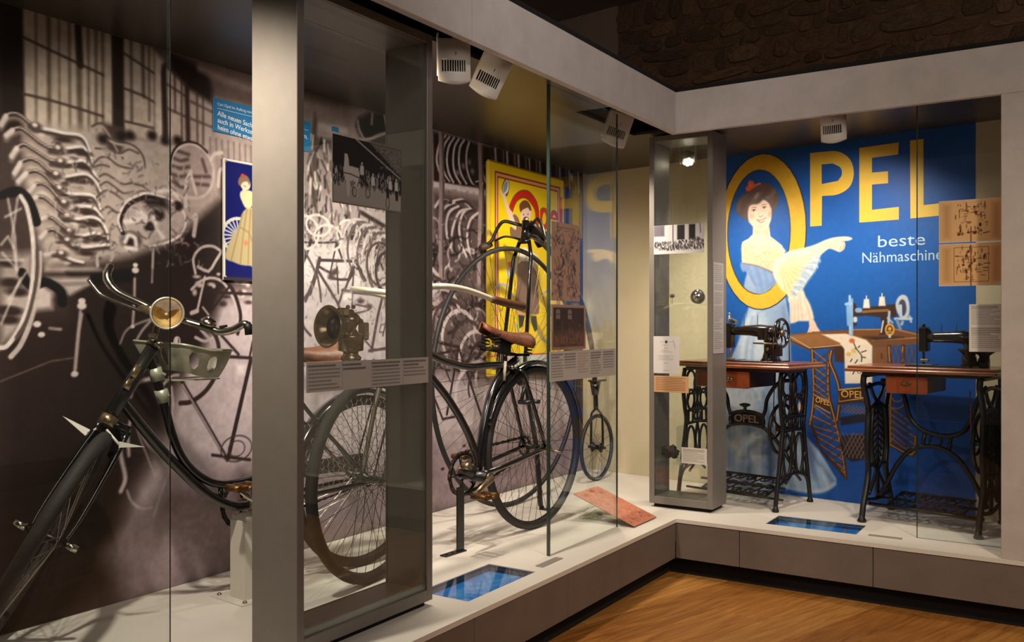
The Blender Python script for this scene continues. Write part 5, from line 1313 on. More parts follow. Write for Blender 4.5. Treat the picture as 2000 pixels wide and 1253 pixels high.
for k in range(14):
    x_ = -0.955 + 0.016 * k
    mu.line([(x_, 1.60 - 0.003 * k), (x_ + 0.03, 1.515 - 0.005 * k)], 0.005, (124, 109, 106), soft=0.003)
mu.line([(-1.058, 1.734), (-.974, 1.708), (-.845, 1.671)], 0.02, DK, soft=0.006)
mu.poly([(-1.436, 1.573), (-1.185, 1.586), (-1.105, 1.579), (-1.012, 1.433), (-1.049, 1.398), (-1.436, 1.385)], (212, 198, 196), soft=0.03)
for q, w in (([(-1.436, 1.573), (-1.314, 1.579), (-1.224, 1.589)], 8), ([(-1.376, 1.584), (-1.412, 1.510), (-1.440, 1.462)], 17), ([(-1.224, 1.583), (-1.268, 1.429)], 9), ([(-1.220, 1.580), (-1.190, 1.521)], 12), ([(-1.322, 1.504), (-1.105, 1.511)], 13), ([(-1.326, 1.510), (-1.355, 1.425), (-1.384, 1.359)], 20), ([(-1.109, 1.510), (-1.176, 1.365)], 12), ([(-1.100, 1.517), (-1.040, 1.438)], 13), ([(-1.220, 1.480), (-1.212, 1.364)], 9), ([(-1.339, 1.461), (-1.263, 1.374)], 13), ([(-1.268, 1.429), (-1.141, 1.428), (-1.105, 1.479), (-1.049, 1.470)], 11), ([(-1.339, 1.479), (-1.246, 1.448), (-1.220, 1.473)], 12), ([(-1.331, 1.647), (-1.363, 1.561)], 12)):
    mu.line(q, w / 1000, (74, 61, 62), smooth=2)
for c_, rx, ry in (([(-1.335, 1.652)], 0.07, 0.045), ([(-1.272, 1.604)], 0.085, 0.055), ([(-1.412, 1.616)], 0.08, 0.07), ([(-1.145, 1.632)], 0.075, 0.06)):
    ring(c_[0][0], c_[0][1], rx, ry, 0.012, LT)
    for k in range(6): mu.line([c_[0], (c_[0][0] + rx * math.cos(k), c_[0][1] + ry * math.sin(k))], 0.004, (206, 192, 188), alpha=0.6)
for i in range(8):
    cx, cy = [(-.895, 1.497)][0]; o = i * 0.032
    ring(cx - 0.19 + o, cy + 0.08 - o * 0.42, 0.10, 0.125 + 0.004 * i, 0.013, [(196, 182, 178), (112, 98, 96)][i % 2], 30, 235)
ring(*[(-.865, 1.472)][0], 0.10, 0.10, 0.016, (80, 67, 66)); ring(*[(-.935, 1.508)][0], 0.09, 0.10, 0.012, (92, 78, 76))
for q, w in (([(-1.328, 1.508), (-1.349, 1.444), (-1.409, 1.326)], 15), ([(-1.338, 1.460), (-1.223, 1.330), (-1.191, 1.270)], 13), ([(-1.180, 1.380), (-1.207, 1.322)], 12), ([(-1.186, 1.376), (-.915, 1.364)], 16), ([(-.915, 1.360), (-.951, 1.264), (-.993, 1.105)], 17), ([(-1.103, 1.510), (-1.046, 1.443), (-1.034, 1.428)], 12), ([(-1.108, 1.486), (-1.169, 1.384)], 12), ([(-1.114, 1.478), (-1.125, 1.301)], 10), ([(-.903, 1.344), (-.891, 1.256), (-.915, 1.175)], 9), ([(-1.011, 1.106), (-.841, 1.118)], 14), ([(-1.046, 1.161), (-.987, 1.113)], 10), ([(-1.429, 1.239), (-1.414, 1.210), (-1.379, 1.180)], 12), ([(-1.419, 1.542), (-1.338, 1.430), (-1.318, 1.328)], 12), ([(-1.429, 1.325), (-1.379, 1.377)], 10), ([(-1.103, 1.317), (-.999, 1.303), (-1.046, 1.286), (-1.103, 1.278)], 8), ([(-.927, 1.224), (-.939, 1.192), (-.915, 1.192)], 6)):
    mu.line(q, w / 1000, (92, 78, 80), smooth=2)
mu.poly([(-1.180, 1.369), (-1.125, 1.370), (-1.125, 1.332), (-1.180, 1.331)], (220, 208, 204), soft=0.01)
for c_ in ([(-1.234, 1.457)], [(-1.068, 1.333)], [(-1.255, 1.434)], [(-1.011, 1.310)], [(-.866, 1.386)]):
    mu.blob(c_[0][0], c_[0][1], 0.035, 0.018, (92, 78, 78), soft=0.7)
# wheel racks by the yellow sign
mu.poly([(-.529, 2.195), (-.009, 2.201), (-.009, 1.934), (-.123, 1.931), (-.527, 1.925)], (58, 49, 48), soft=0.01)
mu.poly([(-.529, 1.892), (-.035, 1.902), (-.035, 1.435), (-.529, 1.418)], (98, 85, 83), soft=0.02)
mu.poly([(-.531, 1.312), (-.039, 1.347), (-.039, .904), (-.531, .983)], (112, 98, 96), soft=0.05)
mu.poly([(-.529, 1.948), (-.472, 1.951), (-.123, 1.963), (-.048, 1.965), (-.048, 1.929), (-.123, 1.926), (-.472, 1.919), (-.529, 1.918)], (200, 187, 184), soft=0.006)
for x_ in (55, 95, 130, 180, 225, 280): pass
for q in ([(-.428, 2.193), (-.478, 2.144), (-.503, 2.067), (-.483, 2.010), (-.439, 1.963)], [(-.395, 2.192), (-.439, 2.144), (-.459, 2.067), (-.439, 2.003), (-.395, 1.969)], [(-.355, 2.195), (-.400, 2.144), (-.417, 2.074), (-.400, 2.009), (-.361, 1.967)], [(-.312, 2.196), (-.349, 2.152), (-.363, 2.082), (-.349, 2.016), (-.297, 1.968)], [(-.266, 2.197), (-.303, 2.153), (-.312, 2.076), (-.291, 2.017), (-.244, 1.975)], [(-.220, 2.194), (-.242, 2.142), (-.244, 2.072), (-.220, 2.013), (-.184, 1.983), (-.135, 1.996)], [(-.098, 2.193), (-.104, 2.121), (-.085, 2.039), (-.048, 1.994)]):
    mu.line(q, 0.017, (180, 166, 164), smooth=4); mu.line([(a + 0.02, b) for a, b in q], 0.014, VD, smooth=4)
for c_ in ([(-.274, 2.061)], [(-.190, 2.045)], [(-.220, 2.090)], [(-.060, 2.092)], [(-.326, 2.019)]):
    mu.blob(c_[0][0], c_[0][1], 0.03, 0.025, (176, 164, 160), alpha=0.6, soft=0.8)
for q in ([(-.338, 1.861), (-.439, 1.823), (-.478, 1.759), (-.467, 1.680), (-.439, 1.642)], [(-.315, 1.843), (-.395, 1.807), (-.423, 1.737), (-.406, 1.658), (-.372, 1.613)], [(-.196, 1.842), (-.303, 1.817), (-.355, 1.750), (-.378, 1.674), (-.372, 1.633)], [(-.184, 1.847), (-.268, 1.820), (-.309, 1.741), (-.291, 1.653), (-.244, 1.587)], [(-.135, 1.827), (-.208, 1.785), (-.238, 1.706), (-.220, 1.623), (-.172, 1.571)], [(-.361, 1.865), (-.280, 1.881), (-.208, 1.854)], [(-.516, 1.821), (-.472, 1.859), (-.406, 1.860)]):
    mu.line(q, 0.018, (190, 176, 172), smooth=4); mu.line([(a + 0.025, b - 0.004) for a, b in q], 0.016, (78, 66, 65), smooth=4)
for k in range(170):
    x_ = -0.62 + 0.55 * RNG.random(); y_ = 0.98 + 0.75 * RNG.random()
    t_ = RNG.random() * 6; r_ = 0.03 + 0.05 * RNG.random()
    mu.line([(x_ + 1.3 * r_ * math.cos(t_ + q), y_ + r_ * math.sin(t_ + q)) for q in (0, 0.5, 1.0, 1.4)], 0.008 + 0.008 * RNG.random(), [(196, 182, 178), (60, 50, 49), (120, 106, 104), (42, 36, 35)][k % 4], alpha=0.75, soft=0.005)
for q, w in (([(-.467, 2.206), (-.461, 1.934), (-.467, 1.653), (-.461, 1.420)], 42), ([(-.117, 2.194), (-.104, 1.965), (-.117, 1.680), (-.123, 1.432)], 48)):
    mu.line(q, w / 1000, (150, 134, 132), soft=0.006); mu.line([(a + w / 2600, b) for a, b in q], w / 3000, (92, 79, 78), soft=0.006)
for i in range(9):
    cx, cy = [(-.186, 1.179)][0]
    ring(cx - 0.42 + 0.075 * i, cy + 0.20 - 0.055 * i, 0.15, 0.14, 0.022, [(190, 176, 172), (88, 75, 74)][i % 2], 20, 215)
for q, w in (([(-.516, 1.139), (-.311, 1.108)], 16), ([(-.319, 1.099), (-.416, .766)], 17), ([(-.311, 1.099), (-.105, .731)], 17), ([(-.502, 1.077), (-.326, 1.091)], 12), ([(-.452, .743), (-.280, .750)], 13), ([(-.531, .871), (-.452, .743)], 14), ([(-.445, 1.023), (-.386, .932)], 10)):
    mu.line(q, w / 1000, (70, 58, 58))
ring(*[(-.122, .853)][0], 0.22, 0.17, 0.026, (200, 187, 183), 60, 200); ring(*[(-.056, .886)][0], 0.17, 0.12, 0.016, (84, 71, 70), 60, 200)
for c_ in ([(-.452, .489)], [(-.265, .586)]): mu.blob(c_[0][0], c_[0][1], 0.02, 0.01, (70, 58, 58), soft=0.5)
# strip above and right of the yellow sign
mu.poly([(-.009, 2.211), (1.056, 2.203), (1.056, 1.203), (.825, 1.204), (.825, 2.106), (-.034, 2.136)], (66, 56, 55), soft=0.01)
for k in range(26):
    x_ = 0.03 + 0.04 * k
    mu.line([(x_, 2.20), (x_ + 0.01, 2.07 + 0.03 * RNG.random())], 0.014 + 0.01 * RNG.random(), [(176, 162, 160), (50, 42, 42), (120, 106, 104)][k % 3], soft=0.004)
mu.poly([(.857, 2.185), (.925, 2.184), (.925, 2.125), (.887, 2.145)], (206, 194, 190), soft=0.015)
mu.poly([(.825, 1.526), (1.056, 1.603), (1.056, .337), (.825, .818)], (84, 72, 72), soft=0.03)
for k in range(900):        # small tools, spokes and fittings too fine to name
    x_, y_ = [(-2.50 + 0.55 * RNG.random(), 1.45 + 0.35 * RNG.random()), (-1.45 + 0.68 * RNG.random(), 1.12 + 0.62 * RNG.random()), (-0.68 + 0.62 * RNG.random(), 0.92 + 1.1 * RNG.random())][k % 3]
    t_ = RNG.random() * 6.3; r_ = 0.008 + 0.035 * RNG.random() ** 2; v_ = int(60 + 150 * RNG.random())
    mu.line([(x_ + r_ * math.cos(t_ + q), y_ + r_ * math.sin(t_ + q)) for q in (0, 0.5, 1.0)], 0.003 + 0.005 * RNG.random(), (v_, v_ * 0.92, v_ * 0.90), alpha=0.55, soft=0.003)
mu.rgb[:] = np.clip(124 + (mu.rgb - 128) * 1.28, 16, 238)
mu.rgb *= np.array([0.93, 0.94, 0.97], np.float32)
mu.mul(0.16, 0.35, 3, 4); mu.mul(0.10, 0.02, 5, 2)
mural = mu.build('photo_mural', print_mat('mural_print', 0.6, 0.3), None, frame((-1.0815, 0, 0), (0, 1, 0), (1, 0, 0)))
tag(mural, 'large black and white photograph of a bicycle workshop covering the left back wall', 'mural')

# ------------------------------------------------------------------ the blue poster on the skewed back wall
YL = (238, 200, 70); SK = (238, 208, 186); SKD = (212, 160, 128); HR = (98, 74, 66); GW = (150, 176, 208); GWL = (196, 212, 228); GWD = (96, 128, 176)
CRM = (240, 222, 196); WD = (120, 78, 46); WDD = (74, 46, 34); BLU = (22, 92, 176)
po = Sheet(0.965, 2.335, 0.281, 2.209, 0.0027, BLU)
po.poly([(0.965, 0.28), (2.335, 0.28), (2.335, 1.0), (0.965, 1.0)], (20, 74, 160), soft=0.35)
po.poly([(0.965, 1.85), (2.335, 1.85), (2.335, 2.3), (0.965, 2.3)], (22, 78, 158), soft=0.2)
# gown behind the ring
po.poly([(1.111, 1.442), (1.159, 1.558), (1.259, 1.482), (1.365, 1.379), (1.395, 1.036), (1.386, .865), (1.439, .670), (1.555, .539), (1.626, .435), (1.651, .388), (1.626, .347), (1.555, .311), (1.469, .306), (1.380, .309), (1.197, .273), (.971, .260), (.971, .846), (1.086, 1.147), (1.140, 1.324)], GW, soft=0.006, smooth=3)
po.poly([(1.140, 1.295), (1.197, 1.306), (1.234, 1.207), (1.243, 1.033), (1.228, .858), (1.102, .852), (1.082, 1.058), (1.102, 1.206)], GWL, soft=0.02, smooth=3)
for q, w, c in (([(1.350, 1.322), (1.380, 1.093), (1.389, .809)], 14, GWD), ([(1.259, 1.265), (1.277, 1.034), (1.283, .803)], 10, (170, 192, 218)), ([(1.197, 1.288), (1.165, 1.089), (1.159, .855)], 5, GWD), ([(1.165, 1.265), (1.127, 1.059), (1.121, .853)], 4, GWD), ([(1.234, 1.288), (1.259, 1.149)], 5, (216, 228, 238)), ([(1.320, 1.293), (1.332, 1.035)], 8, (132, 162, 202)), ([(1.439, .642), (1.498, .534), (1.527, .397)], 20, GWD), ([(1.527, .536), (1.589, .404)], 12, (168, 192, 220)), ([(1.259, .570), (1.274, .369)], 26, GWD), ([(1.165, .591), (1.197, .331)], 16, (206, 216, 226)), ([(1.069, .732), (1.086, .437)], 14, (196, 208, 220)), ([(1.380, .466), (1.428, .329)], 22, (172, 194, 220)), ([(1.004, .548), (1.102, .497), (1.228, .466)], 12, (214, 216, 216))):
    po.line(q, w / 1000 * 2, c, alpha=0.55, soft=0.016, smooth=4)
for k in range(70):
    x_, y_ = 1.0 + 0.32 * RNG.random(), 0.50 + 0.50 * RNG.random()
    po.line([(x_, y_), (x_ + 0.01 * RNG.normal(), y_ - 0.05)], 0.006 + 0.01 * RNG.random(), [(224, 226, 226), (116, 142, 184), (236, 226, 206)][k % 3], alpha=0.4, soft=0.008)
for q, w, c, al in (([(1.395, .780), (1.457, .615), (1.555, .469), (1.634, .381)], 16, (84, 112, 160), .6), ([(1.380, .751), (1.428, .556), (1.498, .337)], 14, (196, 210, 226), .6), ([(1.483, .561), (1.555, .344)], 10, (84, 110, 156), .6), ([(1.569, .443), (1.606, .345)], 9, (196, 210, 226), .6), ([(1.259, .772), (1.277, .311)], 12, (76, 104, 156), .6), ([(1.305, .746), (1.326, .317)], 10, (206, 216, 228), .5), ([(1.203, .623), (1.215, .298)], 10, (214, 220, 226), .6), ([(1.140, .648), (1.140, .289)], 8, (84, 112, 160), .5), ([(1.069, .643), (1.063, .280)], 10, (206, 214, 222), .6), ([(1.021, .759), (1.017, .281)], 8, (100, 126, 168), .5), ([(1.404, .312), (1.498, .309), (1.584, .325), (1.640, .368)], 8, (206, 214, 224), .7)):
    po.line(q, w / 1000 * 1.6, c, alpha=al, soft=0.012, smooth=4)
po.poly([(.994, .857), (1.078, .877), (1.139, .831), (1.190, .794), (1.181, .715), (1.078, .708), (.994, .751)], (226, 226, 222), alpha=0.55, soft=0.03)
po.poly([(.998, .540), (1.104, .597), (1.207, .605), (1.232, .576), (1.147, .545), (1.025, .494)], (206, 212, 216), alpha=0.5, soft=0.02)
for c_, r in (([(1.461, .773)], 0.040), ([(1.205, .716)], 0.022), ([(1.069, .871)], 0.018)):
    x_, y_ = c_[0]
    po.blob(x_, y_, r * 0.75, r, (236, 196, 160), soft=0.35); po.blob(x_, y_ + 0.004, r * 0.5, r * 0.7, (214, 116, 72), soft=0.6); po.blob(x_, y_, r * 0.25, r * 0.35, (236, 150, 104), soft=0.7)
po.line([(1.469, .718), (1.485, .597)], 0.03, (70, 80, 110), alpha=0.35, soft=0.02)
# ring of the letter O
ro = [(1.480, 1.755), (1.477, 1.681), (1.465, 1.609), (1.447, 1.542), (1.422, 1.480), (1.391, 1.425), (1.355, 1.380), (1.314, 1.346), (1.270, 1.324), (1.225, 1.314), (1.179, 1.318), (1.133, 1.335), (1.090, 1.366), (1.051, 1.409), (1.017, 1.462), (0.989, 1.526), (0.968, 1.597), (0.956, 1.673), (0.951, 1.752), (0.956, 1.831), (0.968, 1.907), (0.989, 1.978), (1.017, 2.042), (1.051, 2.096), (1.090, 2.139), (1.133, 2.170), (1.179, 2.188), (1.225, 2.193), (1.270, 2.184), (1.314, 2.162), (1.355, 2.128), (1.391, 2.084), (1.422, 2.030), (1.447, 1.968), (1.465, 1.901), (1.477, 1.829)]; ri = [(1.392, 1.753), (1.389, 1.693), (1.381, 1.635), (1.367, 1.580), (1.349, 1.530), (1.326, 1.487), (1.299, 1.451), (1.270, 1.423), (1.238, 1.406), (1.204, 1.399), (1.171, 1.403), (1.138, 1.417), (1.107, 1.442), (1.079, 1.476), (1.055, 1.520), (1.035, 1.571), (1.020, 1.627), (1.011, 1.688), (1.008, 1.751), (1.011, 1.813), (1.020, 1.874), (1.035, 1.931), (1.055, 1.982), (1.079, 2.026), (1.107, 2.061), (1.138, 2.086), (1.171, 2.101), (1.204, 2.105), (1.238, 2.098), (1.270, 2.081), (1.299, 2.054), (1.326, 2.019), (1.349, 1.975), (1.367, 1.926), (1.381, 1.871), (1.389, 1.813)]
po.line(ro, 0.012, (20, 40, 80), closed=True)
keep = po.rgb.copy()
po.poly(ro, (226, 184, 58), c2=(214, 166, 46), ang=(0, 1))
inner = Sheet.__new__(Sheet); inner.__dict__.update(po.__dict__); inner.rgb = np.zeros_like(po.rgb); inner.poly(ri, (1, 1, 1))
po.rgb += (keep - po.rgb) * inner.rgb
po.line(ri, 0.007, (44, 44, 60), closed=True, alpha=0.7)
# bodice inside the ring
po.poly([(1.098, 1.676), (1.104, 1.701), (1.137, 1.716), (1.168, 1.742), (1.171, 1.781), (1.266, 1.774), (1.272, 1.724), (1.301, 1.700), (1.342, 1.665), (1.365, 1.636), (1.342, 1.604), (1.307, 1.551), (1.307, 1.457), (1.266, 1.425), (1.231, 1.404), (1.192, 1.405), (1.183, 1.433), (1.153, 1.479), (1.128, 1.530), (1.104, 1.554), (1.098, 1.611)], SK, soft=0.004)
po.poly([(1.098, 1.661), (1.110, 1.610), (1.104, 1.582), (1.128, 1.575), (1.189, 1.562), (1.236, 1.543), (1.290, 1.518), (1.307, 1.540), (1.342, 1.599), (1.354, 1.620), (1.307, 1.645), (1.260, 1.653), (1.207, 1.678), (1.159, 1.703), (1.116, 1.689)], (226, 200, 164), soft=0.012, smooth=2)
for k in range(34):
    cx, cy = [(1.207, 1.622)][0]
    x_, y_ = cx + RNG.normal() * 0.045, cy + RNG.normal() * 0.05
    po.line([(x_ + 0.018 * math.cos(t), y_ + 0.018 * math.sin(t)) for t in (0, 1, 2, 3)], 0.004, [(196, 164, 122), (246, 230, 206)][k % 2], alpha=0.55, soft=0.003)
po.poly([(1.091, 1.583), (1.107, 1.579), (1.128, 1.575), (1.189, 1.562), (1.236, 1.543), (1.284, 1.522), (1.301, 1.485), (1.307, 1.457), (1.266, 1.425), (1.231, 1.404), (1.192, 1.405), (1.183, 1.433), (1.153, 1.479), (1.128, 1.530), (1.107, 1.528), (1.091, 1.554)], (122, 152, 198), soft=0.006, smooth=2)
for q in ([(1.159, 1.557), (1.189, 1.478), (1.207, 1.410)], [(1.213, 1.538), (1.236, 1.476), (1.242, 1.420)], [(1.260, 1.520), (1.272, 1.475)]):
    po.line(q, 0.016, (160, 184, 216), alpha=0.5, soft=0.012, smooth=3)
po.line([(1.107, 1.579), (1.189, 1.562), (1.236, 1.543), (1.287, 1.519)], 0.007, (110, 92, 84), alpha=0.7, soft=0.004)
# neck, head
po.poly([(1.169, 1.796), (1.167, 1.740), (1.145, 1.719), (1.104, 1.702), (1.096, 1.679), (1.346, 1.665), (1.316, 1.690), (1.273, 1.722), (1.265, 1.789)], (236, 206, 182), soft=0.004)
po.poly([(1.169, 1.788), (1.177, 1.765), (1.217, 1.752), (1.257, 1.764), (1.265, 1.785), (1.257, 1.727), (1.233, 1.743), (1.185, 1.746)], (200, 150, 120), alpha=0.45, soft=0.012)
po.poly([(1.131, 1.908), (1.133, 1.862), (1.141, 1.824), (1.157, 1.797), (1.181, 1.776), (1.213, 1.761), (1.241, 1.768), (1.265, 1.789), (1.277, 1.814), (1.280, 1.843), (1.280, 1.895), (1.233, 1.936), (1.169, 1.934)], (240, 208, 184), soft=0.004, smooth=3)
for c_, rx, ry, c, a in (([(1.161, 1.845)], .022, .024, (226, 150, 112), .55), ([(1.269, 1.848)], .014, .026, (222, 142, 104), .6), ([(1.209, 1.782)], .03, .012, (222, 160, 128), .5), ([(1.145, 1.816)], .008, .012, (226, 160, 120), .9), ([(1.233, 1.914)], .03, .02, (250, 226, 206), .7)):
    po.blob(c_[0][0], c_[0][1], rx, ry, c, a, 0.9)
po.poly([(1.131, 1.821), (1.104, 1.842), (1.072, 1.867), (1.061, 1.898), (1.067, 1.932), (1.092, 1.964), (1.125, 1.983), (1.153, 1.999), (1.193, 2.018), (1.233, 2.029), (1.269, 2.018), (1.296, 1.993), (1.316, 1.962), (1.322, 1.928), (1.317, 1.899), (1.300, 1.875), (1.284, 1.850), (1.279, 1.888), (1.257, 1.919), (1.233, 1.934), (1.201, 1.913), (1.165, 1.912), (1.145, 1.903), (1.137, 1.877), (1.135, 1.840)], HR, soft=0.006, smooth=3)
for q, c in (([(1.076, 1.890), (1.092, 1.941), (1.129, 1.964)], (128, 100, 88)), ([(1.145, 1.921), (1.185, 1.948), (1.217, 1.975)], (128, 102, 90)), ([(1.257, 1.941), (1.288, 1.960), (1.296, 1.982)], (140, 112, 98)), ([(1.201, 1.931), (1.233, 1.958), (1.257, 1.993)], (70, 52, 48)), ([(1.280, 1.895), (1.304, 1.922), (1.308, 1.955)], (74, 54, 50)), ([(1.096, 1.865), (1.113, 1.909), (1.153, 1.932)], (72, 54, 50)), ([(1.185, 1.955), (1.195, 1.969)], (196, 176, 160))):
    po.line(q, 0.014, c, alpha=0.6, soft=0.01, smooth=3)
po.poly([(1.121, 2.005), (1.127, 2.017), (1.137, 2.027), (1.137, 2.046), (1.153, 2.052), (1.169, 2.045), (1.177, 2.027), (1.181, 2.012), (1.165, 2.002), (1.149, 1.992), (1.131, 1.990)], (226, 96, 60), soft=0.004, smooth=2)
po.line([(1.185, 2.021), (1.211, 2.027)], 0.012, (206, 104, 78)); po.blob(*[(1.153, 2.022)][0], .01, .014, (244, 128, 84), .8, .8)
for c_ in ([(1.173, 1.876)], [(1.237, 1.887)]):
    x_, y_ = c_[0]
    po.blob(x_, y_, .0105, .0062, (250, 240, 230), 1, .5); po.blob(x_, y_, .0062, .0062, (66, 46, 40), 1, .4)
    po.line([(x_ - .012, y_ + .003), (x_, y_ + .0075), (x_ + .012, y_ + .004)], .0042, (84, 56, 46), smooth=3)
    po.line([(x_ - .014, y_ + .016), (x_, y_ + .020), (x_ + .014, y_ + .016)], .004, (128, 92, 76), smooth=3, alpha=.8)
po.line([(1.205, 1.842), (1.213, 1.837), (1.229, 1.844)], .004, (178, 112, 90), smooth=3); po.line([(1.203, 1.879), (1.201, 1.853)], .004, (222, 172, 146), alpha=.6)
po.poly([(1.193, 1.821), (1.217, 1.819), (1.245, 1.828), (1.239, 1.817), (1.221, 1.807), (1.205, 1.810)], (250, 240, 232), soft=.003); po.line([(1.191, 1.824), (1.217, 1.819), (1.247, 1.830)], .0042, (190, 92, 74), smooth=3); po.line([(1.197, 1.817), (1.217, 1.806), (1.237, 1.814)], .0055, (206, 108, 88), smooth=3)
# pointing arm with lace sleeve, and the hand on the table
po.poly([(1.290, 1.524), (1.295, 1.579), (1.330, 1.605), (1.388, 1.635), (1.478, 1.649), (1.533, 1.662), (1.588, 1.683), (1.636, 1.693), (1.684, 1.695), (1.716, 1.691), (1.734, 1.682), (1.716, 1.674), (1.690, 1.673), (1.697, 1.655), (1.690, 1.629), (1.668, 1.616), (1.642, 1.627), (1.610, 1.637), (1.583, 1.619), (1.561, 1.599), (1.544, 1.552), (1.528, 1.515), (1.489, 1.468), (1.461, 1.420), (1.422, 1.383), (1.388, 1.370), (1.371, 1.395), (1.342, 1.418), (1.313, 1.457)], CRM, soft=0.005, smooth=2)
po.poly([(1.588, 1.677), (1.636, 1.692), (1.684, 1.694), (1.716, 1.691), (1.734, 1.682), (1.713, 1.674), (1.690, 1.673), (1.697, 1.655), (1.690, 1.629), (1.668, 1.616), (1.642, 1.627), (1.610, 1.637), (1.577, 1.617), (1.561, 1.605), (1.555, 1.631)], SK, soft=0.004, smooth=2)
for q in ([(1.676, 1.619), (1.687, 1.635), (1.692, 1.656)], [(1.679, 1.667), (1.695, 1.672)], [(1.668, 1.625), (1.676, 1.646)]):
    po.line(q, .005, (206, 140, 108), alpha=.7, smooth=2)
po.poly([(1.342, 1.539), (1.422, 1.557), (1.456, 1.534), (1.433, 1.481), (1.399, 1.427), (1.371, 1.401), (1.348, 1.451)], (240, 204, 110), alpha=.6, soft=.03, smooth=2)
po.poly([(1.456, 1.534), (1.506, 1.564), (1.558, 1.599), (1.542, 1.536), (1.522, 1.505), (1.478, 1.447), (1.461, 1.420), (1.433, 1.394), (1.399, 1.373), (1.411, 1.438), (1.445, 1.480)], (180, 198, 214), soft=.012, smooth=2)
for k in range(30):
    a, b = [(1.319, 1.583)][0]; t = k / 29
    c0, d0 = [(1.533, 1.617)][0]; c1, d1 = [(1.365, 1.401)][0]
    x1, y1 = c0 + (c1 - c0) * t, d0 + (d1 - d0) * t
    po.line([(a + (x1 - a) * .3, b + (y1 - b) * .3 + .006), (a + (x1 - a) * .65, b + (y1 - b) * .65), (x1, y1)], .006, [(248, 234, 214), (216, 182, 142), (232, 196, 150)][k % 3], alpha=.5, soft=.006, smooth=3)
for k in range(26):
    t = k / 25; c0, d0 = [(1.555, 1.589)][0]; c1, d1 = [(1.411, 1.394)][0]
    x_, y_ = c0 + (c1 - c0) * t + .012 * math.sin(k * 2.1), d0 + (d1 - d0) * t - .012 * math.cos(k * 1.7)
    po.line([(x_ - .02, y_ + .006), (x_, y_), (x_ + .006, y_ - .012)], .005, [(236, 238, 240), (140, 164, 190)][k % 2], alpha=.7, soft=.004, smooth=2)
po.poly([(1.376, 1.376), (1.422, 1.383), (1.461, 1.420), (1.478, 1.382), (1.506, 1.333), (1.525, 1.269), (1.522, 1.258), (1.495, 1.245), (1.439, 1.245), (1.391, 1.232), (1.388, 1.286), (1.385, 1.340)], (236, 222, 202), soft=.006, smooth=2)
for q in ([(1.416, 1.373), (1.416, 1.242)], [(1.445, 1.394), (1.461, 1.253)], [(1.399, 1.362), (1.396, 1.242)], [(1.473, 1.371), (1.506, 1.258)], [(1.433, 1.361), (1.439, 1.253)]):
    po.line(q, .009, (196, 178, 158), alpha=.55, soft=.006)
po.poly([(1.498, 1.250), (1.522, 1.258), (1.544, 1.215), (1.566, 1.183), (1.569, 1.165), (1.533, 1.159), (1.528, 1.167), (1.544, 1.175), (1.522, 1.186), (1.506, 1.172), (1.486, 1.153), (1.475, 1.156), (1.489, 1.183), (1.500, 1.220)], SK, soft=.004, smooth=2)
po.line([(1.525, 1.188), (1.550, 1.178)], .004, (206, 148, 116)); po.line([(1.506, 1.199), (1.495, 1.172)], .004, (222, 172, 142))
# painted treadle table
po.poly([(1.394, 1.172), (1.570, 1.190), (1.726, 1.199), (1.958, 1.206), (2.085, 1.181), (2.085, 1.126), (1.919, 1.115), (1.840, 1.104), (1.685, 1.107), (1.496, 1.087), (1.394, 1.124)], WD, soft=.005)
po.poly([(1.398, 1.166), (1.570, 1.181), (1.685, 1.120), (1.496, 1.102), (1.398, 1.133)], (150, 104, 62), soft=.006)
po.line([(1.394, 1.159), (1.501, 1.098), (1.685, 1.118)], .005, (198, 164, 124)); po.line([(1.394, 1.137), (1.496, 1.090), (1.685, 1.108)], .006, WDD); po.line([(1.734, 1.199), (1.958, 1.202), (2.085, 1.171), (2.085, 1.161), (1.840, 1.142)], .006, (176, 132, 92))
po.poly([(1.792, 1.162), (1.958, 1.165), (1.997, 1.160), (1.856, 1.143)], (52, 38, 34), soft=.01)
po.poly([(1.638, 1.102), (1.697, 1.107), (1.697, 1.020), (1.643, 1.027)], WDD, soft=.005); po.poly([(1.840, 1.104), (1.919, 1.115), (1.919, 1.027), (1.840, 1.016)], (128, 86, 50), soft=.006)
po.line([(1.888, 1.074), (1.889, 1.050)], .01, (96, 62, 40))
po.poly([(1.570, 1.173), (1.701, 1.178), (1.808, 1.146), (1.840, 1.114), (1.840, .919), (1.697, .911), (1.693, 1.095), (1.668, 1.128)], (238, 224, 204), soft=.004)
for c_, c, r in (([(1.734, 1.140)], (216, 106, 62), .02), ([(1.716, 1.069)], (226, 186, 92), .018), ([(1.743, 1.086)], (232, 200, 120), .018)):
    po.blob(c_[0][0], c_[0][1], r, r * .8, c, 1, .5)
for q in ([(1.743, 1.129), (1.759, 1.096), (1.784, 1.064), (1.784, 1.031)], [(1.767, 1.105), (1.775, 1.113)], [(1.759, 1.096), (1.751, 1.100)], [(1.784, 1.080), (1.808, 1.089)], [(1.784, 1.056), (1.804, 1.052)], [(1.726, 1.030), (1.734, 1.042)], [(1.751, 1.022), (1.763, 1.039)], [(1.739, .964), (1.751, .989)]):
    po.line(q, .006, (72, 74, 58), smooth=2)
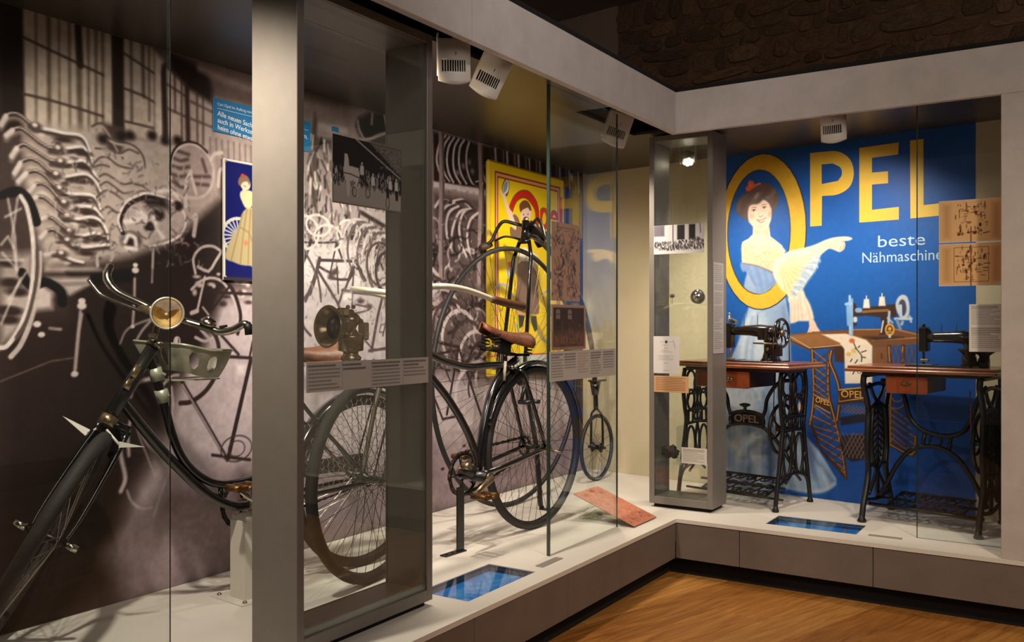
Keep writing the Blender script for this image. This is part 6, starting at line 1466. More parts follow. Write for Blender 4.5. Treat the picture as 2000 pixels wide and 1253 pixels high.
# painted legs: two lattice side frames
for q in ([(1.518, 1.088), (1.527, .905), (1.522, .778), (1.505, .675)], [(1.613, 1.077), (1.607, .959), (1.610, .842), (1.643, .718), (1.685, .530), (1.701, .411)], [(1.626, 1.085), (1.617, 1.027), (1.643, .960), (1.664, .895), (1.668, .811), (1.655, .711)], [(1.927, 1.111), (1.931, 1.035)], [(1.997, 1.113), (1.993, 1.037)], [(1.935, .875), (1.935, .610)], [(2.058, .660), (2.043, .564), (1.935, .606)]):
    po.line(q, .022, WDD, smooth=3); po.line([(a - .003, b) for a, b in q], .006, (186, 138, 74), smooth=3)
def along(pts, t):
    t = max(0, min(.9999, t)) * (len(pts) - 1); i = int(t); f = t - i
    return (pts[i][0] + (pts[i + 1][0] - pts[i][0]) * f, pts[i][1] + (pts[i + 1][1] - pts[i][1]) * f)
def lattice(Lp, Rp, n, st, w=.009):
    for k in range(n):
        t = k / n
        po.line([along(Lp, t), along(Rp, t + st)], w, (104, 70, 50)); po.line([along(Rp, t), along(Lp, t + st)], w, (84, 56, 44))
        p, q = along(Lp, t), along(Rp, t + st); po.line([(p[0], p[1] + .002), (q[0], q[1] + .002)], .003, (176, 132, 88))
lattice([(1.522, 1.083), (1.527, .990), (1.527, .905), (1.525, .837)], [(1.610, 1.073), (1.607, .993), (1.607, .909), (1.610, .817)], 6, .24)
lattice([(1.527, .778), (1.505, .675), (1.535, .618), (1.574, .536), (1.617, .490)], [(1.619, .746), (1.643, .693), (1.659, .628), (1.680, .530), (1.695, .431)], 8, .2)
po.line([(1.592, .521), (1.643, .468), (1.693, .415)], .014, WDD)
po.line([(1.514, .675), (1.574, .536), (1.668, .454)], .016, WDD, smooth=3)
po.poly([(1.527, .846), (1.610, .812), (1.619, .746), (1.531, .787)], WDD, soft=.004); po.line([(1.529, .842), (1.610, .808)], .006, (196, 150, 80)); po.line([(1.533, .789), (1.617, .748)], .006, (196, 150, 80))
po.poly([(1.659, .878), (1.800, .901), (1.808, .840), (1.668, .807)], WDD, soft=.004); po.line([(1.664, .876), (1.800, .896)], .007, (206, 160, 86)); po.line([(1.670, .813), (1.808, .842)], .007, (206, 160, 86))
po.line([(1.668, .803), (1.726, .815), (1.792, .819), (1.824, .780)], .016, WDD, smooth=3)
po.poly([(1.668, .728), (1.792, .757), (1.828, .759), (1.828, .719), (1.676, .687)], (40, 34, 42), soft=.004, alpha=.9); po.poly([(1.672, .629), (1.824, .653), (1.828, .523), (1.734, .498), (1.693, .522), (1.668, .578)], (38, 32, 40), soft=.004, alpha=.9)
for k in range(11):
    a0, b0 = [(1.672, .520)][0]; x_ = a0 + .021 * k
    po.line([(x_, b0), (x_ + .07, b0 + .13)], .005, (150, 112, 80), alpha=.8); po.line([(x_ + .05, b0), (x_ - .01, b0 + .13)], .005, (120, 90, 70), alpha=.8)
    po.line([(x_, b0 + .235), (x_ + .05, b0 + .275)], .005, (140, 106, 78), alpha=.8); po.line([(x_ + .04, b0 + .235), (x_, b0 + .275)], .005, (120, 92, 74), alpha=.8)
lattice([(1.935, .794), (1.935, .730), (1.935, .666), (1.937, .610)], [(2.001, .806), (2.027, .721), (2.050, .644), (2.043, .568)], 6, .28, .007)
for c_, r in (([(1.958, .844)], .05), ([(1.966, .860)], .03)):
    po.line([(c_[0][0] + r * math.cos(t), c_[0][1] + r * math.sin(t)) for t in np.linspace(0, 6.28, 20)], .007, (140, 110, 84))
for k in range(5):
    a0, b0 = [(1.931, 1.099)][0]; x_ = a0 + .026 * k
    po.line([(x_, b0 + .01), (x_ + .02, b0 - .075)], .006, (112, 80, 58)); po.line([(x_ + .02, b0 + .01), (x_, b0 - .075)], .006, (92, 64, 50))
# painted machine
po.poly([(1.739, 1.339), (1.751, 1.339), (1.759, 1.318), (1.784, 1.314), (1.888, 1.325), (1.958, 1.332), (1.966, 1.268), (1.935, 1.264), (1.919, 1.220), (1.904, 1.171), (1.876, 1.173), (1.892, 1.228), (1.880, 1.264), (1.808, 1.273), (1.759, 1.269), (1.759, 1.220), (1.739, 1.220)], (62, 42, 36), soft=.004)
po.line([(1.792, 1.293), (1.840, 1.297), (1.919, 1.300)], .014, (170, 128, 74), alpha=.7); po.line([(1.896, 1.244), (1.886, 1.187)], .008, (214, 206, 196))
po.line([(2.001, 1.323), (2.001, 1.323)], .01, (60, 60, 70))
po.poly([(1.958, 1.332), (1.970, 1.364), (1.993, 1.379), (2.016, 1.367), (2.027, 1.323), (2.024, 1.275), (2.004, 1.256), (1.981, 1.268), (1.966, 1.292)], (196, 206, 216), soft=.004, smooth=3); po.poly([(1.975, 1.332), (1.989, 1.355), (2.006, 1.343), (2.012, 1.307), (2.004, 1.276), (1.989, 1.276)], (66, 72, 96), soft=.004, smooth=3); po.line([(1.983, 1.323), (1.985, 1.268)], .014, (190, 206, 226))
for q, w, c in (([(1.722, 1.377), (1.725, 1.178)], 13, (172, 206, 238)), ([(1.734, 1.360), (1.734, 1.170)], 11, (150, 190, 230)), ([(1.703, 1.335), (1.726, 1.339)], 16, (160, 198, 234)), ([(1.714, 1.319), (1.718, 1.228)], 22, (128, 180, 230)), ([(1.751, 1.257), (1.751, 1.248)], 22, (196, 216, 236)), ([(1.763, 1.302), (1.775, 1.302)], 26, (132, 178, 226)), ([(1.927, 1.292), (1.923, 1.236)], 12, (186, 206, 226)), ([(1.958, 1.256), (2.035, 1.256)], 14, (196, 208, 222)), ([(1.919, 1.260), (1.943, 1.236)], 8, (186, 206, 226)), ([(1.966, 1.248), (1.981, 1.204)], 16, (128, 150, 176)), ([(1.993, 1.240), (1.989, 1.228)], 14, (160, 180, 206)), ([(2.027, 1.268), (2.035, 1.240)], 10, (190, 204, 220))):
    po.line(q, w / 1000, c, soft=.004)
for c_ in ([(1.810, 1.334)], [(1.890, 1.345)]):
    x_, y_ = c_[0]; po.poly([(x_ - .018, y_ - .022), (x_ + .018, y_ - .022), (x_ + .013, y_ + .026), (x_ - .013, y_ + .026)], (238, 228, 214), soft=.004); po.line([(x_, y_ + .02), (x_, y_ + .042)], .006, (226, 222, 214))
x_, y_ = [(1.929, 1.200)][0]
po.blob(x_, y_, .026, .034, (222, 170, 66), 1, .12); po.blob(x_, y_, .019, .026, (110, 66, 34), 1, .3); po.blob(x_, y_ + .004, .011, .012, (226, 178, 80), 1, .5); po.line([(x_ - .012, y_ - .012), (x_ + .012, y_ - .012)], .005, (226, 178, 80))
po.line([(1.929, 1.170), (1.929, 1.164)], .014, (190, 200, 210))
po.mul(.05, .02, 9, 2)
M_PRINT = print_mat('poster_print', 0.5, 0.35)
poster = po.build('wall_poster', M_PRINT, None, back_M(0, 0, 0.0015))
tag(poster, 'blue wall poster of a pointing lady in a pale gown with huge yellow letters', 'poster')
M_YELLOW = mat('yellow_print', (226, 184, 60), 0.5, var=.05, vscale=8)
def flat(name, pts, m, parent, M, z=0.0012, smooth=0, hole=None):
    """flat printed letter cut as its own sheet"""
    import bmesh
    bm = bmesh.new()
    loops = [pts] + ([hole] if hole else [])
    es = []
    for lp in loops:
        vs = [bm.verts.new((a, b, z)) for a, b in lp]
        es += [bm.edges.new((vs[i], vs[(i + 1) % len(vs)])) for i in range(len(vs))]
    bmesh.ops.triangle_fill(bm, use_beauty=True, use_dissolve=False, edges=es)
    bmesh.ops.recalc_face_normals(bm, faces=bm.faces)
    if bm.faces and sum(f.normal.z for f in bm.faces) < 0: bmesh.ops.reverse_faces(bm, faces=bm.faces)
    me = bpy.data.meshes.new(name); bm.to_mesh(me); bm.free(); me.materials.append(m)
    return link(name, me, parent, M)
def sm2(pts, n=5): return [(q.x, q.y) for q in cr([(a, b, 0) for a, b in pts], n)]
PB = sm2([(1.567, 2.163), (1.659, 2.154), (1.723, 2.105), (1.744, 2.030), (1.723, 1.960), (1.659, 1.924), (1.572, 1.923)])
flat('letter', [([(1.505, 2.164)][0])] + PB + [(1.570, 1.762), (1.506, 1.762)], M_YELLOW, poster, None,
     hole=[([(1.570, 2.095)][0])] + sm2([(1.631, 2.093), (1.673, 2.065), (1.680, 2.027), (1.659, 1.996)]) + [(1.570, 1.988)])
flat('letter', [(1.773, 2.158), (1.975, 2.161), (1.972, 2.100), (1.839, 2.098), (1.839, 2.021), (1.921, 2.019), (1.921, 1.957), (1.839, 1.958), (1.839, 1.826), (1.975, 1.830), (1.975, 1.765), (1.773, 1.764)], M_YELLOW, poster, None)
flat('letter', [(2.030, 2.163), (2.095, 2.163), (2.096, 1.829), (2.226, 1.833), (2.226, 1.771), (2.032, 1.766)], M_YELLOW, poster, None)
M_PALETXT = mat('pale_blue_print', (178, 208, 232), 0.5)
(a0, b0), (a1, b1), (a2, b2) = [(1.870, 1.628), (2.103, 1.628), (1.870, 1.689)]
text('lettering', 'beste', .1, M_PALETXT, poster, Matrix.Translation((a0, (b0 + b1) / 2, .001)), fit=(a1 - a0, (b2 - b0) * 1.0), extrude=.0002)
(a0, b0), (a1, b1), (a2, b2) = [(1.789, 1.551), (2.185, 1.548), (1.789, 1.606)]
text('lettering', 'N\u00e4hmaschine', .1, M_PALETXT, poster, Matrix.Translation((a0, (b0 + b1) / 2, .001)), fit=(a1 - a0, (b2 - b0) * 1.0), extrude=.0002)
M_GILT = mat('gilt_print', (222, 172, 84), 0.5)
(a0, b0), (a1, b1), (a2, b2) = [(1.533, .804), (1.607, .770), (1.533, .834)]
text('lettering', 'OPEL', .1, M_GILT, poster, Matrix.Translation((a0, b0, .001)) @ Matrix(((1, 0, 0, 0), ((b1 - b0) / (a1 - a0), 1, 0, 0), (0, 0, 1, 0), (0, 0, 0, 1))), fit=(a1 - a0, (b2 - b0)), extrude=.0002, bold=.001)
(a0, b0), (a1, b1), (a2, b2) = [(1.676, .827), (1.798, .848), (1.676, .865)]
text('lettering', 'OPEL', .1, M_GILT, poster, Matrix.Translation((a0, (b0 + b1) / 2, .001)), fit=(a1 - a0, (b2 - b0)), extrude=.0002, bold=.001)
(a0, b0), (a1, b1), (a2, b2) = [(1.762, .963), (1.806, .970), (1.762, .985)]
text('lettering', 'Opel', .1, mat('brown_print', (96, 66, 50), .6), poster, Matrix.Translation((a0, b0, .001)), fit=((a1 - a0) * 1.25, (b2 - b0)), extrude=.0002)

# ------------------------------------------------------------------ signs on the left wall
M_SIGNPRINT = print_mat('enamel_print', 0.22, 0.5, 0.3)
def text_rows(sh, x0, x1, y0, y1, n, c=(70, 66, 64), w=None, al=.5, head=0, ind=0.0):
    """unreadably small printed lines"""
    for i in range(n):
        y = y1 - (y1 - y0) * (i + .5) / n
        e = x1 - (x1 - x0) * (0.05 + .35 * RNG.random() * (RNG.random() > .6))
        x = x0 + ind * (x1 - x0)
        while x < e:
            q = min(e, x + (x1 - x0) * (.05 + .12 * RNG.random()))
            sh.line([(x, y), (q, y)], (w or (y1 - y0) / n * .36) * (1.35 if i < head else 1), c, alpha=al * (1.25 if i < head else 1) if al < .8 else al, soft=(y1 - y0) / n * .15)
            x = q + (x1 - x0) * .022
def plate(name, label, cat, sh, m, M, t=0.003, back=None, group=None):
    """printed sheet on a thin board"""
    b = MB().bbox(sh.x0, sh.x1, sh.y0, sh.y1, -t, -0.0004, min(.0008, t / 4)).build(name, back or M_WHITE, None, M)
    tag(b, label, cat, group); sh.build('print', m, b, None, z=0.0)
    return b
YW, YH = 0.836, 1.19
ys = Sheet(-0.086, 0.75, 0.936, 2.126, 0.003, (240, 206, 20))
def fr_(d, w, c, y_lo=1.052):
    ys.line([(-0.086 + d, y_lo), (-0.086 + d, 2.126 - d), (0.75 - d, 2.126 - d), (0.75 - d, y_lo)], w, c)
for d, w, c in ((.012, .006, (206, 172, 20)), (.062, .010, (150, 50, 26)), (.074, .012, (226, 160, 130)), (.086, .008, (150, 40, 22))): fr_(d, w, c)
ys.poly([(-0.086, .936), (0.75, .936), (0.75, 1.050), (-0.086, 1.050)], (196, 206, 206)); ys.line([(-.086, 1.052), (.75, 1.052)], .008, (196, 70, 30))
ys.poly([(-0.086, .936), (0.02, .936), (0.02, 1.050), (-0.086, 1.050)], (232, 198, 24)); ys.line([(-.086, .98), (.75, .98)], .005, (120, 120, 110))
# big red ring, mirror, figure
oy = [(.117, 1.882), (.137, 1.919), (.173, 1.958), (.223, 1.986), (.269, 1.999), (.324, 1.999), (.376, 1.978), (.420, 1.942), (.440, 1.889), (.438, 1.829), (.415, 1.777), (.394, 1.757), (.394, 1.802), (.402, 1.849), (.394, 1.893), (.359, 1.926), (.307, 1.952), (.256, 1.953), (.206, 1.933), (.173, 1.901), (.153, 1.864), (.145, 1.867)]
ys.poly(oy, (206, 34, 24), soft=.003, smooth=3); ys.line(oy, .005, (96, 84, 20), closed=True, smooth=3)
for q in ([(.456, 1.868), (.456, 1.905), (.491, 1.922), (.532, 1.913), (.551, 1.877), (.551, 1.830), (.519, 1.795), (.482, 1.792), (.478, 1.736), (.457, 1.744)], [(.579, 1.875), (.583, 1.904), (.616, 1.919), (.654, 1.906), (.673, 1.870), (.621, 1.863), (.579, 1.866)], [(.689, 1.853), (.689, 1.982), (.718, 2.004), (.718, 1.855)]):
    ys.poly(q, (206, 52, 34), soft=.003, smooth=2); ys.line(q, .004, (120, 84, 20), closed=True, smooth=2)
ys.poly([(.478, 1.856), (.496, 1.895), (.519, 1.883), (.523, 1.847), (.505, 1.824), (.482, 1.824)], (240, 206, 20), smooth=2); ys.poly([(.597, 1.877), (.621, 1.894), (.644, 1.877)], (240, 206, 20))
ys.poly([(.042, 1.986), (.057, 2.018), (.081, 2.041), (.109, 2.033), (.118, 2.004), (.109, 1.964), (.085, 1.939), (.057, 1.949)], (110, 72, 40), smooth=3); ys.poly([(.049, 1.982), (.069, 2.019), (.097, 2.036), (.113, 2.008), (.105, 1.972), (.077, 1.953), (.057, 1.957)], (232, 228, 216), smooth=3); ys.poly([(.053, 1.978), (.069, 2.011), (.093, 2.029), (.101, 2.006), (.085, 1.970), (.061, 1.958)], (140, 152, 164), smooth=3)
ys.poly([(.026, 1.975), (.045, 1.956), (.077, 1.951), (.085, 1.930), (.109, 1.890), (.149, 1.855), (.182, 1.827), (.190, 1.784), (.182, 1.761), (.149, 1.784), (.117, 1.812), (.101, 1.841), (.069, 1.903), (.049, 1.935), (.026, 1.954)], (238, 206, 184), soft=.003, smooth=2)
ys.poly([(.153, 1.842), (.182, 1.849), (.215, 1.830), (.231, 1.801), (.248, 1.789), (.239, 1.708), (.149, 1.719), (.125, 1.739), (.129, 1.778), (.182, 1.761), (.190, 1.793)], (128, 100, 84), soft=.003, smooth=2)
ys.poly([(.239, 1.877), (.231, 1.850), (.244, 1.829), (.273, 1.823), (.316, 1.827), (.341, 1.847), (.354, 1.876), (.341, 1.906), (.281, 1.909)], (240, 204, 182), smooth=3); ys.poly([(.223, 1.902), (.235, 1.921), (.273, 1.941), (.316, 1.939), (.346, 1.915), (.354, 1.889), (.333, 1.891), (.316, 1.903), (.290, 1.896), (.256, 1.883), (.239, 1.868), (.227, 1.880)], (112, 70, 44), smooth=3)
ys.blob(*[(.269, 1.858)][0], .008, .007, (120, 80, 66), 1, .5); ys.blob(*[(.316, 1.865)][0], .008, .007, (120, 80, 66), 1, .5); ys.line([(.277, 1.841), (.316, 1.847)], .006, (190, 90, 80))
ys.poly([(.215, 1.641), (.283, 1.672), (.334, 1.655), (.424, 1.634), (.424, 1.580), (.346, 1.556), (.222, 1.576)], (232, 224, 210), soft=.004, smooth=2)
ys.poly([(.209, 1.569), (.283, 1.593), (.346, 1.583), (.411, 1.526), (.437, 1.378), (.437, 1.290), (.334, 1.289), (.222, 1.301), (.173, 1.333), (.197, 1.451)], (122, 94, 84), soft=.004, smooth=2)
ys.poly([(.173, 1.307), (.283, 1.289), (.346, 1.276), (.321, 1.269), (.197, 1.282)], (214, 160, 120), soft=.004)
ys.poly([(.209, 1.282), (.283, 1.276), (.259, 1.216), (.222, 1.203)], (44, 58, 44), soft=.003); ys.poly([(.346, 1.276), (.411, 1.277), (.424, 1.196), (.391, 1.183), (.353, 1.236)], (44, 58, 44), soft=.003)
ys.poly([(.090, 1.530), (.173, 1.586), (.209, 1.595), (.185, 1.515), (.125, 1.480), (.096, 1.492)], (190, 186, 176), soft=.004, smooth=2); ys.poly([(.096, 1.572), (.137, 1.584), (.159, 1.566), (.113, 1.541)], (206, 84, 44), soft=.003)
ys.poly([(.385, 1.632), (.424, 1.628), (.411, 1.553), (.378, 1.558)], (240, 214, 196), soft=.003)
for q in ([(-.019, 1.430), (.021, 1.448), (.078, 1.443), (.125, 1.416), (.149, 1.385)], [(.185, 1.230), (.246, 1.164), (.346, 1.123)], [(.424, 1.189), (.476, 1.141), (.543, 1.119)], [(.476, 1.406), (.543, 1.429)]):
    ys.line(q, .016, (170, 176, 170), smooth=3)
for q in ([(.398, 1.539), (.463, 1.433), (.543, 1.278)], [(.102, 1.479), (.078, 1.383), (.043, 1.306)]):
    ys.line(q, .007, (60, 50, 40))
for k in range(18):
    a, b = [(.032, 1.306)][0]; t = 2 * math.pi * k / 18
    ys.line([(a, b), (a + .13 * math.cos(t), b + .10 * math.sin(t))], .003, (150, 130, 30), alpha=.6)
    a, b = [(.557, 1.298)][0]; ys.line([(a, b), (a + .16 * math.cos(t), b + .13 * math.sin(t))], .003, (150, 130, 30), alpha=.5)
sign = MB().bbox(-0.086, 0.75, 0.936, 2.126, -0.03, -0.0005, 0.012).build('enamel_sign', mat('sign_edge', (214, 178, 30), 0.3, coat=.3, var=.1, vscale=10), None, left_M(0, 0, -1.045))
tag(sign, 'large yellow enamel advertising sign with a red ring and a woman lifting a mirror', 'sign')
me_ = ys.build('print', M_SIGNPRINT, sign, None, mask=lambda x, y: (np.abs(x - .332) < .406) & (np.abs(y - 1.531) < .583), z=0.0002)

es = Sheet(-1.848, -1.43, 1.398, 1.861, 0.003, (16, 24, 98))
es.line([(-1.846, 1.40), (-1.846, 1.859), (-1.432, 1.859), (-1.432, 1.40)], .012, (226, 222, 212), closed=True)
es.line([(-1.843, 1.403), (-1.70, 1.403)], .014, (50, 50, 60))
x_, y_ = [(-1.775, 1.570)][0]
es.blob(x_, y_, .085, .075, (206, 206, 200), 1, .04); es.blob(x_, y_, .072, .063, (24, 32, 110), 1, .05)
for k in range(22):
    t = 2 * math.pi * k / 22; es.line([(x_ + .02 * math.cos(t), y_ + .02 * math.sin(t)), (x_ + .072 * math.cos(t), y_ + .063 * math.sin(t))], .005, (220, 220, 214))
es.poly([(-1.838, 1.478), (-1.835, 1.514), (-1.805, 1.570), (-1.782, 1.596), (-1.763, 1.652), (-1.740, 1.679), (-1.709, 1.688), (-1.698, 1.653), (-1.690, 1.469), (-1.721, 1.458), (-1.767, 1.459), (-1.805, 1.469)], (180, 164, 124), soft=.003, smooth=2)
for q in ([(-1.756, 1.659), (-1.782, 1.572), (-1.812, 1.474)], [(-1.736, 1.673), (-1.756, 1.562), (-1.767, 1.465)], [(-1.717, 1.675), (-1.725, 1.565), (-1.729, 1.467)], [(-1.767, 1.603), (-1.729, 1.589), (-1.709, 1.554)]):
    es.line(q, .007, (146, 124, 86), alpha=.7, smooth=2)
es.poly([(-1.767, 1.742), (-1.748, 1.750), (-1.705, 1.750), (-1.690, 1.715), (-1.721, 1.684), (-1.744, 1.684), (-1.760, 1.707), (-1.769, 1.724)], (232, 206, 160), soft=.003, smooth=2); es.line([(-1.748, 1.744), (-1.748, 1.769)], .018, (236, 200, 172))
es.blob(*[(-1.743, 1.775)][0], .027, .026, (238, 204, 178), 1, .15); es.poly([(-1.778, 1.771), (-1.776, 1.792), (-1.756, 1.810), (-1.733, 1.807), (-1.721, 1.790), (-1.725, 1.772), (-1.733, 1.786), (-1.756, 1.780), (-1.767, 1.766)], (128, 104, 84), soft=.003, smooth=2); es.blob(*[(-1.756, 1.807)][0], .012, .009, (196, 60, 44), 1, .4)
es.line([(-1.752, 1.768), (-1.740, 1.766)], .003, (176, 80, 70)); es.blob(*[(-1.740, 1.546)][0], .018, .014, (200, 110, 80), .7, .7)
esign = plate('enamel_sign', 'small blue enamel sign of a lady in a long dress, partly behind the vitrine', 'sign', es, M_SIGNPRINT, left_M(0, 0, -1.068), .008)
for a, b in ((-1.838, 1.85), (-1.838, 1.409)):
    MB().lathe([(.006, 0), (.006, .002), (.002, .004)], 10, Matrix.Translation((a, b, 0))).build('screw', M_CHROME, esign)
# blue quotation panel with white lettering
M_BPAN = mat('bright_blue_panel', (20, 118, 178), .5); M_WTXT = mat('white_print', (226, 232, 236), .5)
bp = MB().bbox(-1.89, -1.386, 1.957, 2.084, -.004, 0, .001).build('quote_panel', M_BPAN, None, left_M(0, 0, -1.075)); tag(bp, 'bright blue text panel with white italic lines high on the mural', 'text panel')
SHR = Matrix(((1, .2, 0, 0), (0, 1, 0, 0), (0, 0, 1, 0), (0, 0, 0, 1)))
text('lettering', 'Carl Opel im Auftrag von Adam an', .016, M_WTXT, bp, Matrix.Translation((-1.872, 2.058, .0004)), extrude=.0001)
MB().box(-1.872, -1.40, 2.046, 2.0475, 0, .0004).build('rule', M_WTXT, bp)
for s, y in (('Alle neuen Sachen,', 2.020), ('auch in Werkzeugen', 1.994), ('heim ohne etwas.', 1.968)):
    text('lettering', s, .0265, M_WTXT, bp, Matrix.Translation((-1.872, y, .0004)) @ SHR, extrude=.0001, bold=.0003)
text('lettering', 'm,', .0265, M_WTXT, bp, Matrix.Translation((-1.43, 2.012, .0004)) @ SHR, extrude=.0001, bold=.0003)
tg = MB().bbox(-1.254, -1.214, 2.072, 2.092, -.003, 0, .0006).build('number_tag', M_BPAN, None, left_M(0, 0, -1.077)); tag(tg, 'tiny blue number tag high on the mural behind the vitrine', 'tag')

# ------------------------------------------------------------------ prints on the glass
M_PAPER = print_mat('paper_print', 0.6, 0.3)
ph = Sheet(-2.211, -1.898, 1.586, 1.787, .0018, (44, 42, 40))
ph.poly([(-2.211, 1.586), (-1.898, 1.586), (-1.898, 1.645), (-2.211, 1.655)], (176, 170, 162), soft=.006)
ph.poly([(-2.05, 1.787), (-1.898, 1.787), (-1.898, 1.70)], (112, 108, 102), soft=.004); ph.line([(-2.11, 1.787), (-1.898, 1.692)], .005, (176, 170, 160))
for k in range(260):
    x_ = -2.21 + .31 * RNG.random(); y_ = 1.65 + .055 * RNG.random() * (1 - .3 * (x_ + 2.2))
    ph.line([(x_, y_), (x_ + .002 * RNG.normal(), y_ - .012)], .004, [(150, 146, 140), (34, 32, 30), (210, 206, 200), (70, 66, 62)][k % 4], alpha=.8)
for k in range(120):
    ph.blob(-1.9 - .12 * RNG.random(), 1.71 + .07 * RNG.random(), .004, .003, (150, 146, 140) if k % 2 else (70, 68, 64), .6, .6)
hp = [(-2.163, 1.696), (-2.160, 1.737), (-2.148, 1.737), (-2.142, 1.720), (-2.141, 1.703), (-2.100, 1.701), (-2.094, 1.681), (-2.097, 1.667), (-2.106, 1.649), (-2.100, 1.617), (-2.109, 1.613), (-2.115, 1.657), (-2.136, 1.658), (-2.139, 1.612), (-2.148, 1.609), (-2.154, 1.651), (-2.163, 1.675)]
ph.poly(hp, (206, 200, 192), soft=.0015); ph.line([(-2.163, 1.679), (-2.136, 1.679), (-2.069, 1.667)], .003, (50, 46, 44)); ph.line([(-2.124, 1.660), (-2.124, 1.618)], .005, (140, 134, 128))
for c_, r in (([(-2.058, 1.630)], .014), ([(-2.117, 1.627)], .014)):
    ph.line([(c_[0][0] + r * .7 * math.cos(t), c_[0][1] + r * math.sin(t)) for t in np.linspace(0, 6.3, 24)], .0025, (60, 56, 54))
for c_ in ([(-2.084, 1.703)], [(-1.953, 1.673)], [(-1.923, 1.673)], [(-2.034, 1.676)]):
    x_, y_ = c_[0]; ph.blob(x_, y_ + .014, .005, .006, (196, 190, 184), 1, .4); ph.poly([(x_ - .008, y_ + .008), (x_ + .008, y_ + .008), (x_ + .009, y_ - .02), (x_ - .009, y_ - .02)], (214, 210, 204), soft=.002)
for a, b in (([(-1.965, 1.646)], 0), ([(-1.921, 1.642)], 0)):
    x_, y_ = a[0]; ph.poly([(x_ - .008, y_ + .01), (x_ + .008, y_ + .01), (x_ + .006, y_ - .02), (x_ - .005, y_ - .02)], (44, 42, 40), soft=.002)
ph.line([([(-1.965, 1.611)][0][0] + .008 * math.cos(t), [(-1.965, 1.611)][0][1] + .018 * math.sin(t)) for t in np.linspace(0, 6.3, 20)], .0025, (60, 58, 54))
pho = plate('photo_print', 'black and white photograph of a white horse and sulky on the vitrine glass', 'photograph', ph, M_PAPER, left_M(0, 0, -0.1535), .002)
st1 = Sheet(-2.315, -1.758, 1.034, 1.119, .002, (206, 198, 188))
for a, b, n, h in ((-2.306, -2.175, 7, 1), (-2.165, -2.045, 2, 2), (-2.035, -1.90, 7, 2), (-1.885, -1.768, 5, 2)):
    text_rows(st1, a, b, 1.115 - .0105 * n - .004, 1.114, n, (72, 68, 66), head=h)
for x_ in (-2.17, -2.04, -1.89): st1.line([(x_, 1.034), (x_, 1.119)], .0015, (160, 152, 144))
for x_ in (-2.308, -2.168, -2.038): st1.blob(x_, 1.109, .003, .003, (40, 130, 196), 1, .3)
plate('caption_strip', 'long grey caption strip with four text columns across the tall vitrine', 'caption', st1, M_PAPER, left_M(0, 0, -0.1535), .0015)
# two prints and caption on the glass shield
p1 = Sheet(-0.945, -0.701, 1.326, 1.652, .0022, (186, 148, 124))
p1.line([(-.90, 1.632), (-.745, 1.632)], .004, (120, 86, 70), alpha=.7); p1.line([(-.84, 1.62), (-.80, 1.62)], .003, (120, 86, 70), alpha=.7)
for k in range(230):
    r = k % 3; cx, cy = [(-.885, 1.575), (-.76, 1.575), (-.825, 1.51), (-.875, 1.45), (-.765, 1.46), (-.88, 1.385), (-.77, 1.385)][k % 7]
    x_, y_ = cx + RNG.normal() * .026, cy + RNG.normal() * .024
    p1.line([(x_, y_), (x_ + RNG.normal() * .012, y_ + RNG.normal() * .018)], .003 + .005 * RNG.random(), [(64, 56, 60), (96, 84, 84), (44, 40, 46), (150, 116, 96)][k % 4], alpha=.65, soft=.003)
plate('drawing_print', 'tall pinkish print crowded with small ink sketches on the glass shield', 'print', p1, M_PAPER, left_M(0, 0, -0.1515), .0015)
p2 = Sheet(-0.945, -0.649, 1.121, 1.310, .0022, (178, 142, 122))
p2.poly([(-.93, 1.134), (-.664, 1.134), (-.664, 1.298), (-.93, 1.298)], (72, 56, 52), soft=.002)
p2.poly([(-.93, 1.134), (-.664, 1.134), (-.664, 1.20), (-.93, 1.19)], (120, 86, 70), soft=.02)
for x_ in (-.89, -.79):
    p2.poly([(x_ - .016, 1.25), (x_ + .016, 1.25), (x_ + .016, 1.285), (x_, 1.294), (x_ - .016, 1.285)], (150, 132, 116), soft=.002); p2.line([(x_, 1.25), (x_, 1.294)], .003, (60, 48, 46)); p2.line([(x_ - .016, 1.27), (x_ + .016, 1.27)], .003, (60, 48, 46))
for k in range(90):
    x_, y_ = -.92 + .25 * RNG.random(), 1.14 + .10 * RNG.random()
    p2.line([(x_, y_), (x_ + RNG.normal() * .01, y_ + RNG.normal() * .014)], .004, [(40, 34, 34), (150, 112, 90), (96, 76, 68)][k % 3], alpha=.6, soft=.003)
plate('painting_print', 'small dark framed print of a street scene under the ink sketches', 'print', p2, M_PAPER, left_M(0, 0, -0.1515), .0015)
st2 = Sheet(-0.957, -0.353, 0.992, 1.116, .0024, (190, 182, 174))
for i, (a, b, n, h) in enumerate(((-.945, -.845, 9, 2), (-.835, -.735, 6, 3), (-.72, -.62, 8, 0), (-.60, -.50, 9, 3), (-.48, -.37, 7, 2))):
    text_rows(st2, a, b, 1.108 - .0115 * n, 1.108, n, (84, 78, 76) if i != 2 else (150, 110, 90), head=h)
plate('caption_strip', 'wide grey caption strip low on the glass shield below the two prints', 'caption', st2, M_PAPER, left_M(0, 0, -0.1515), .0015)

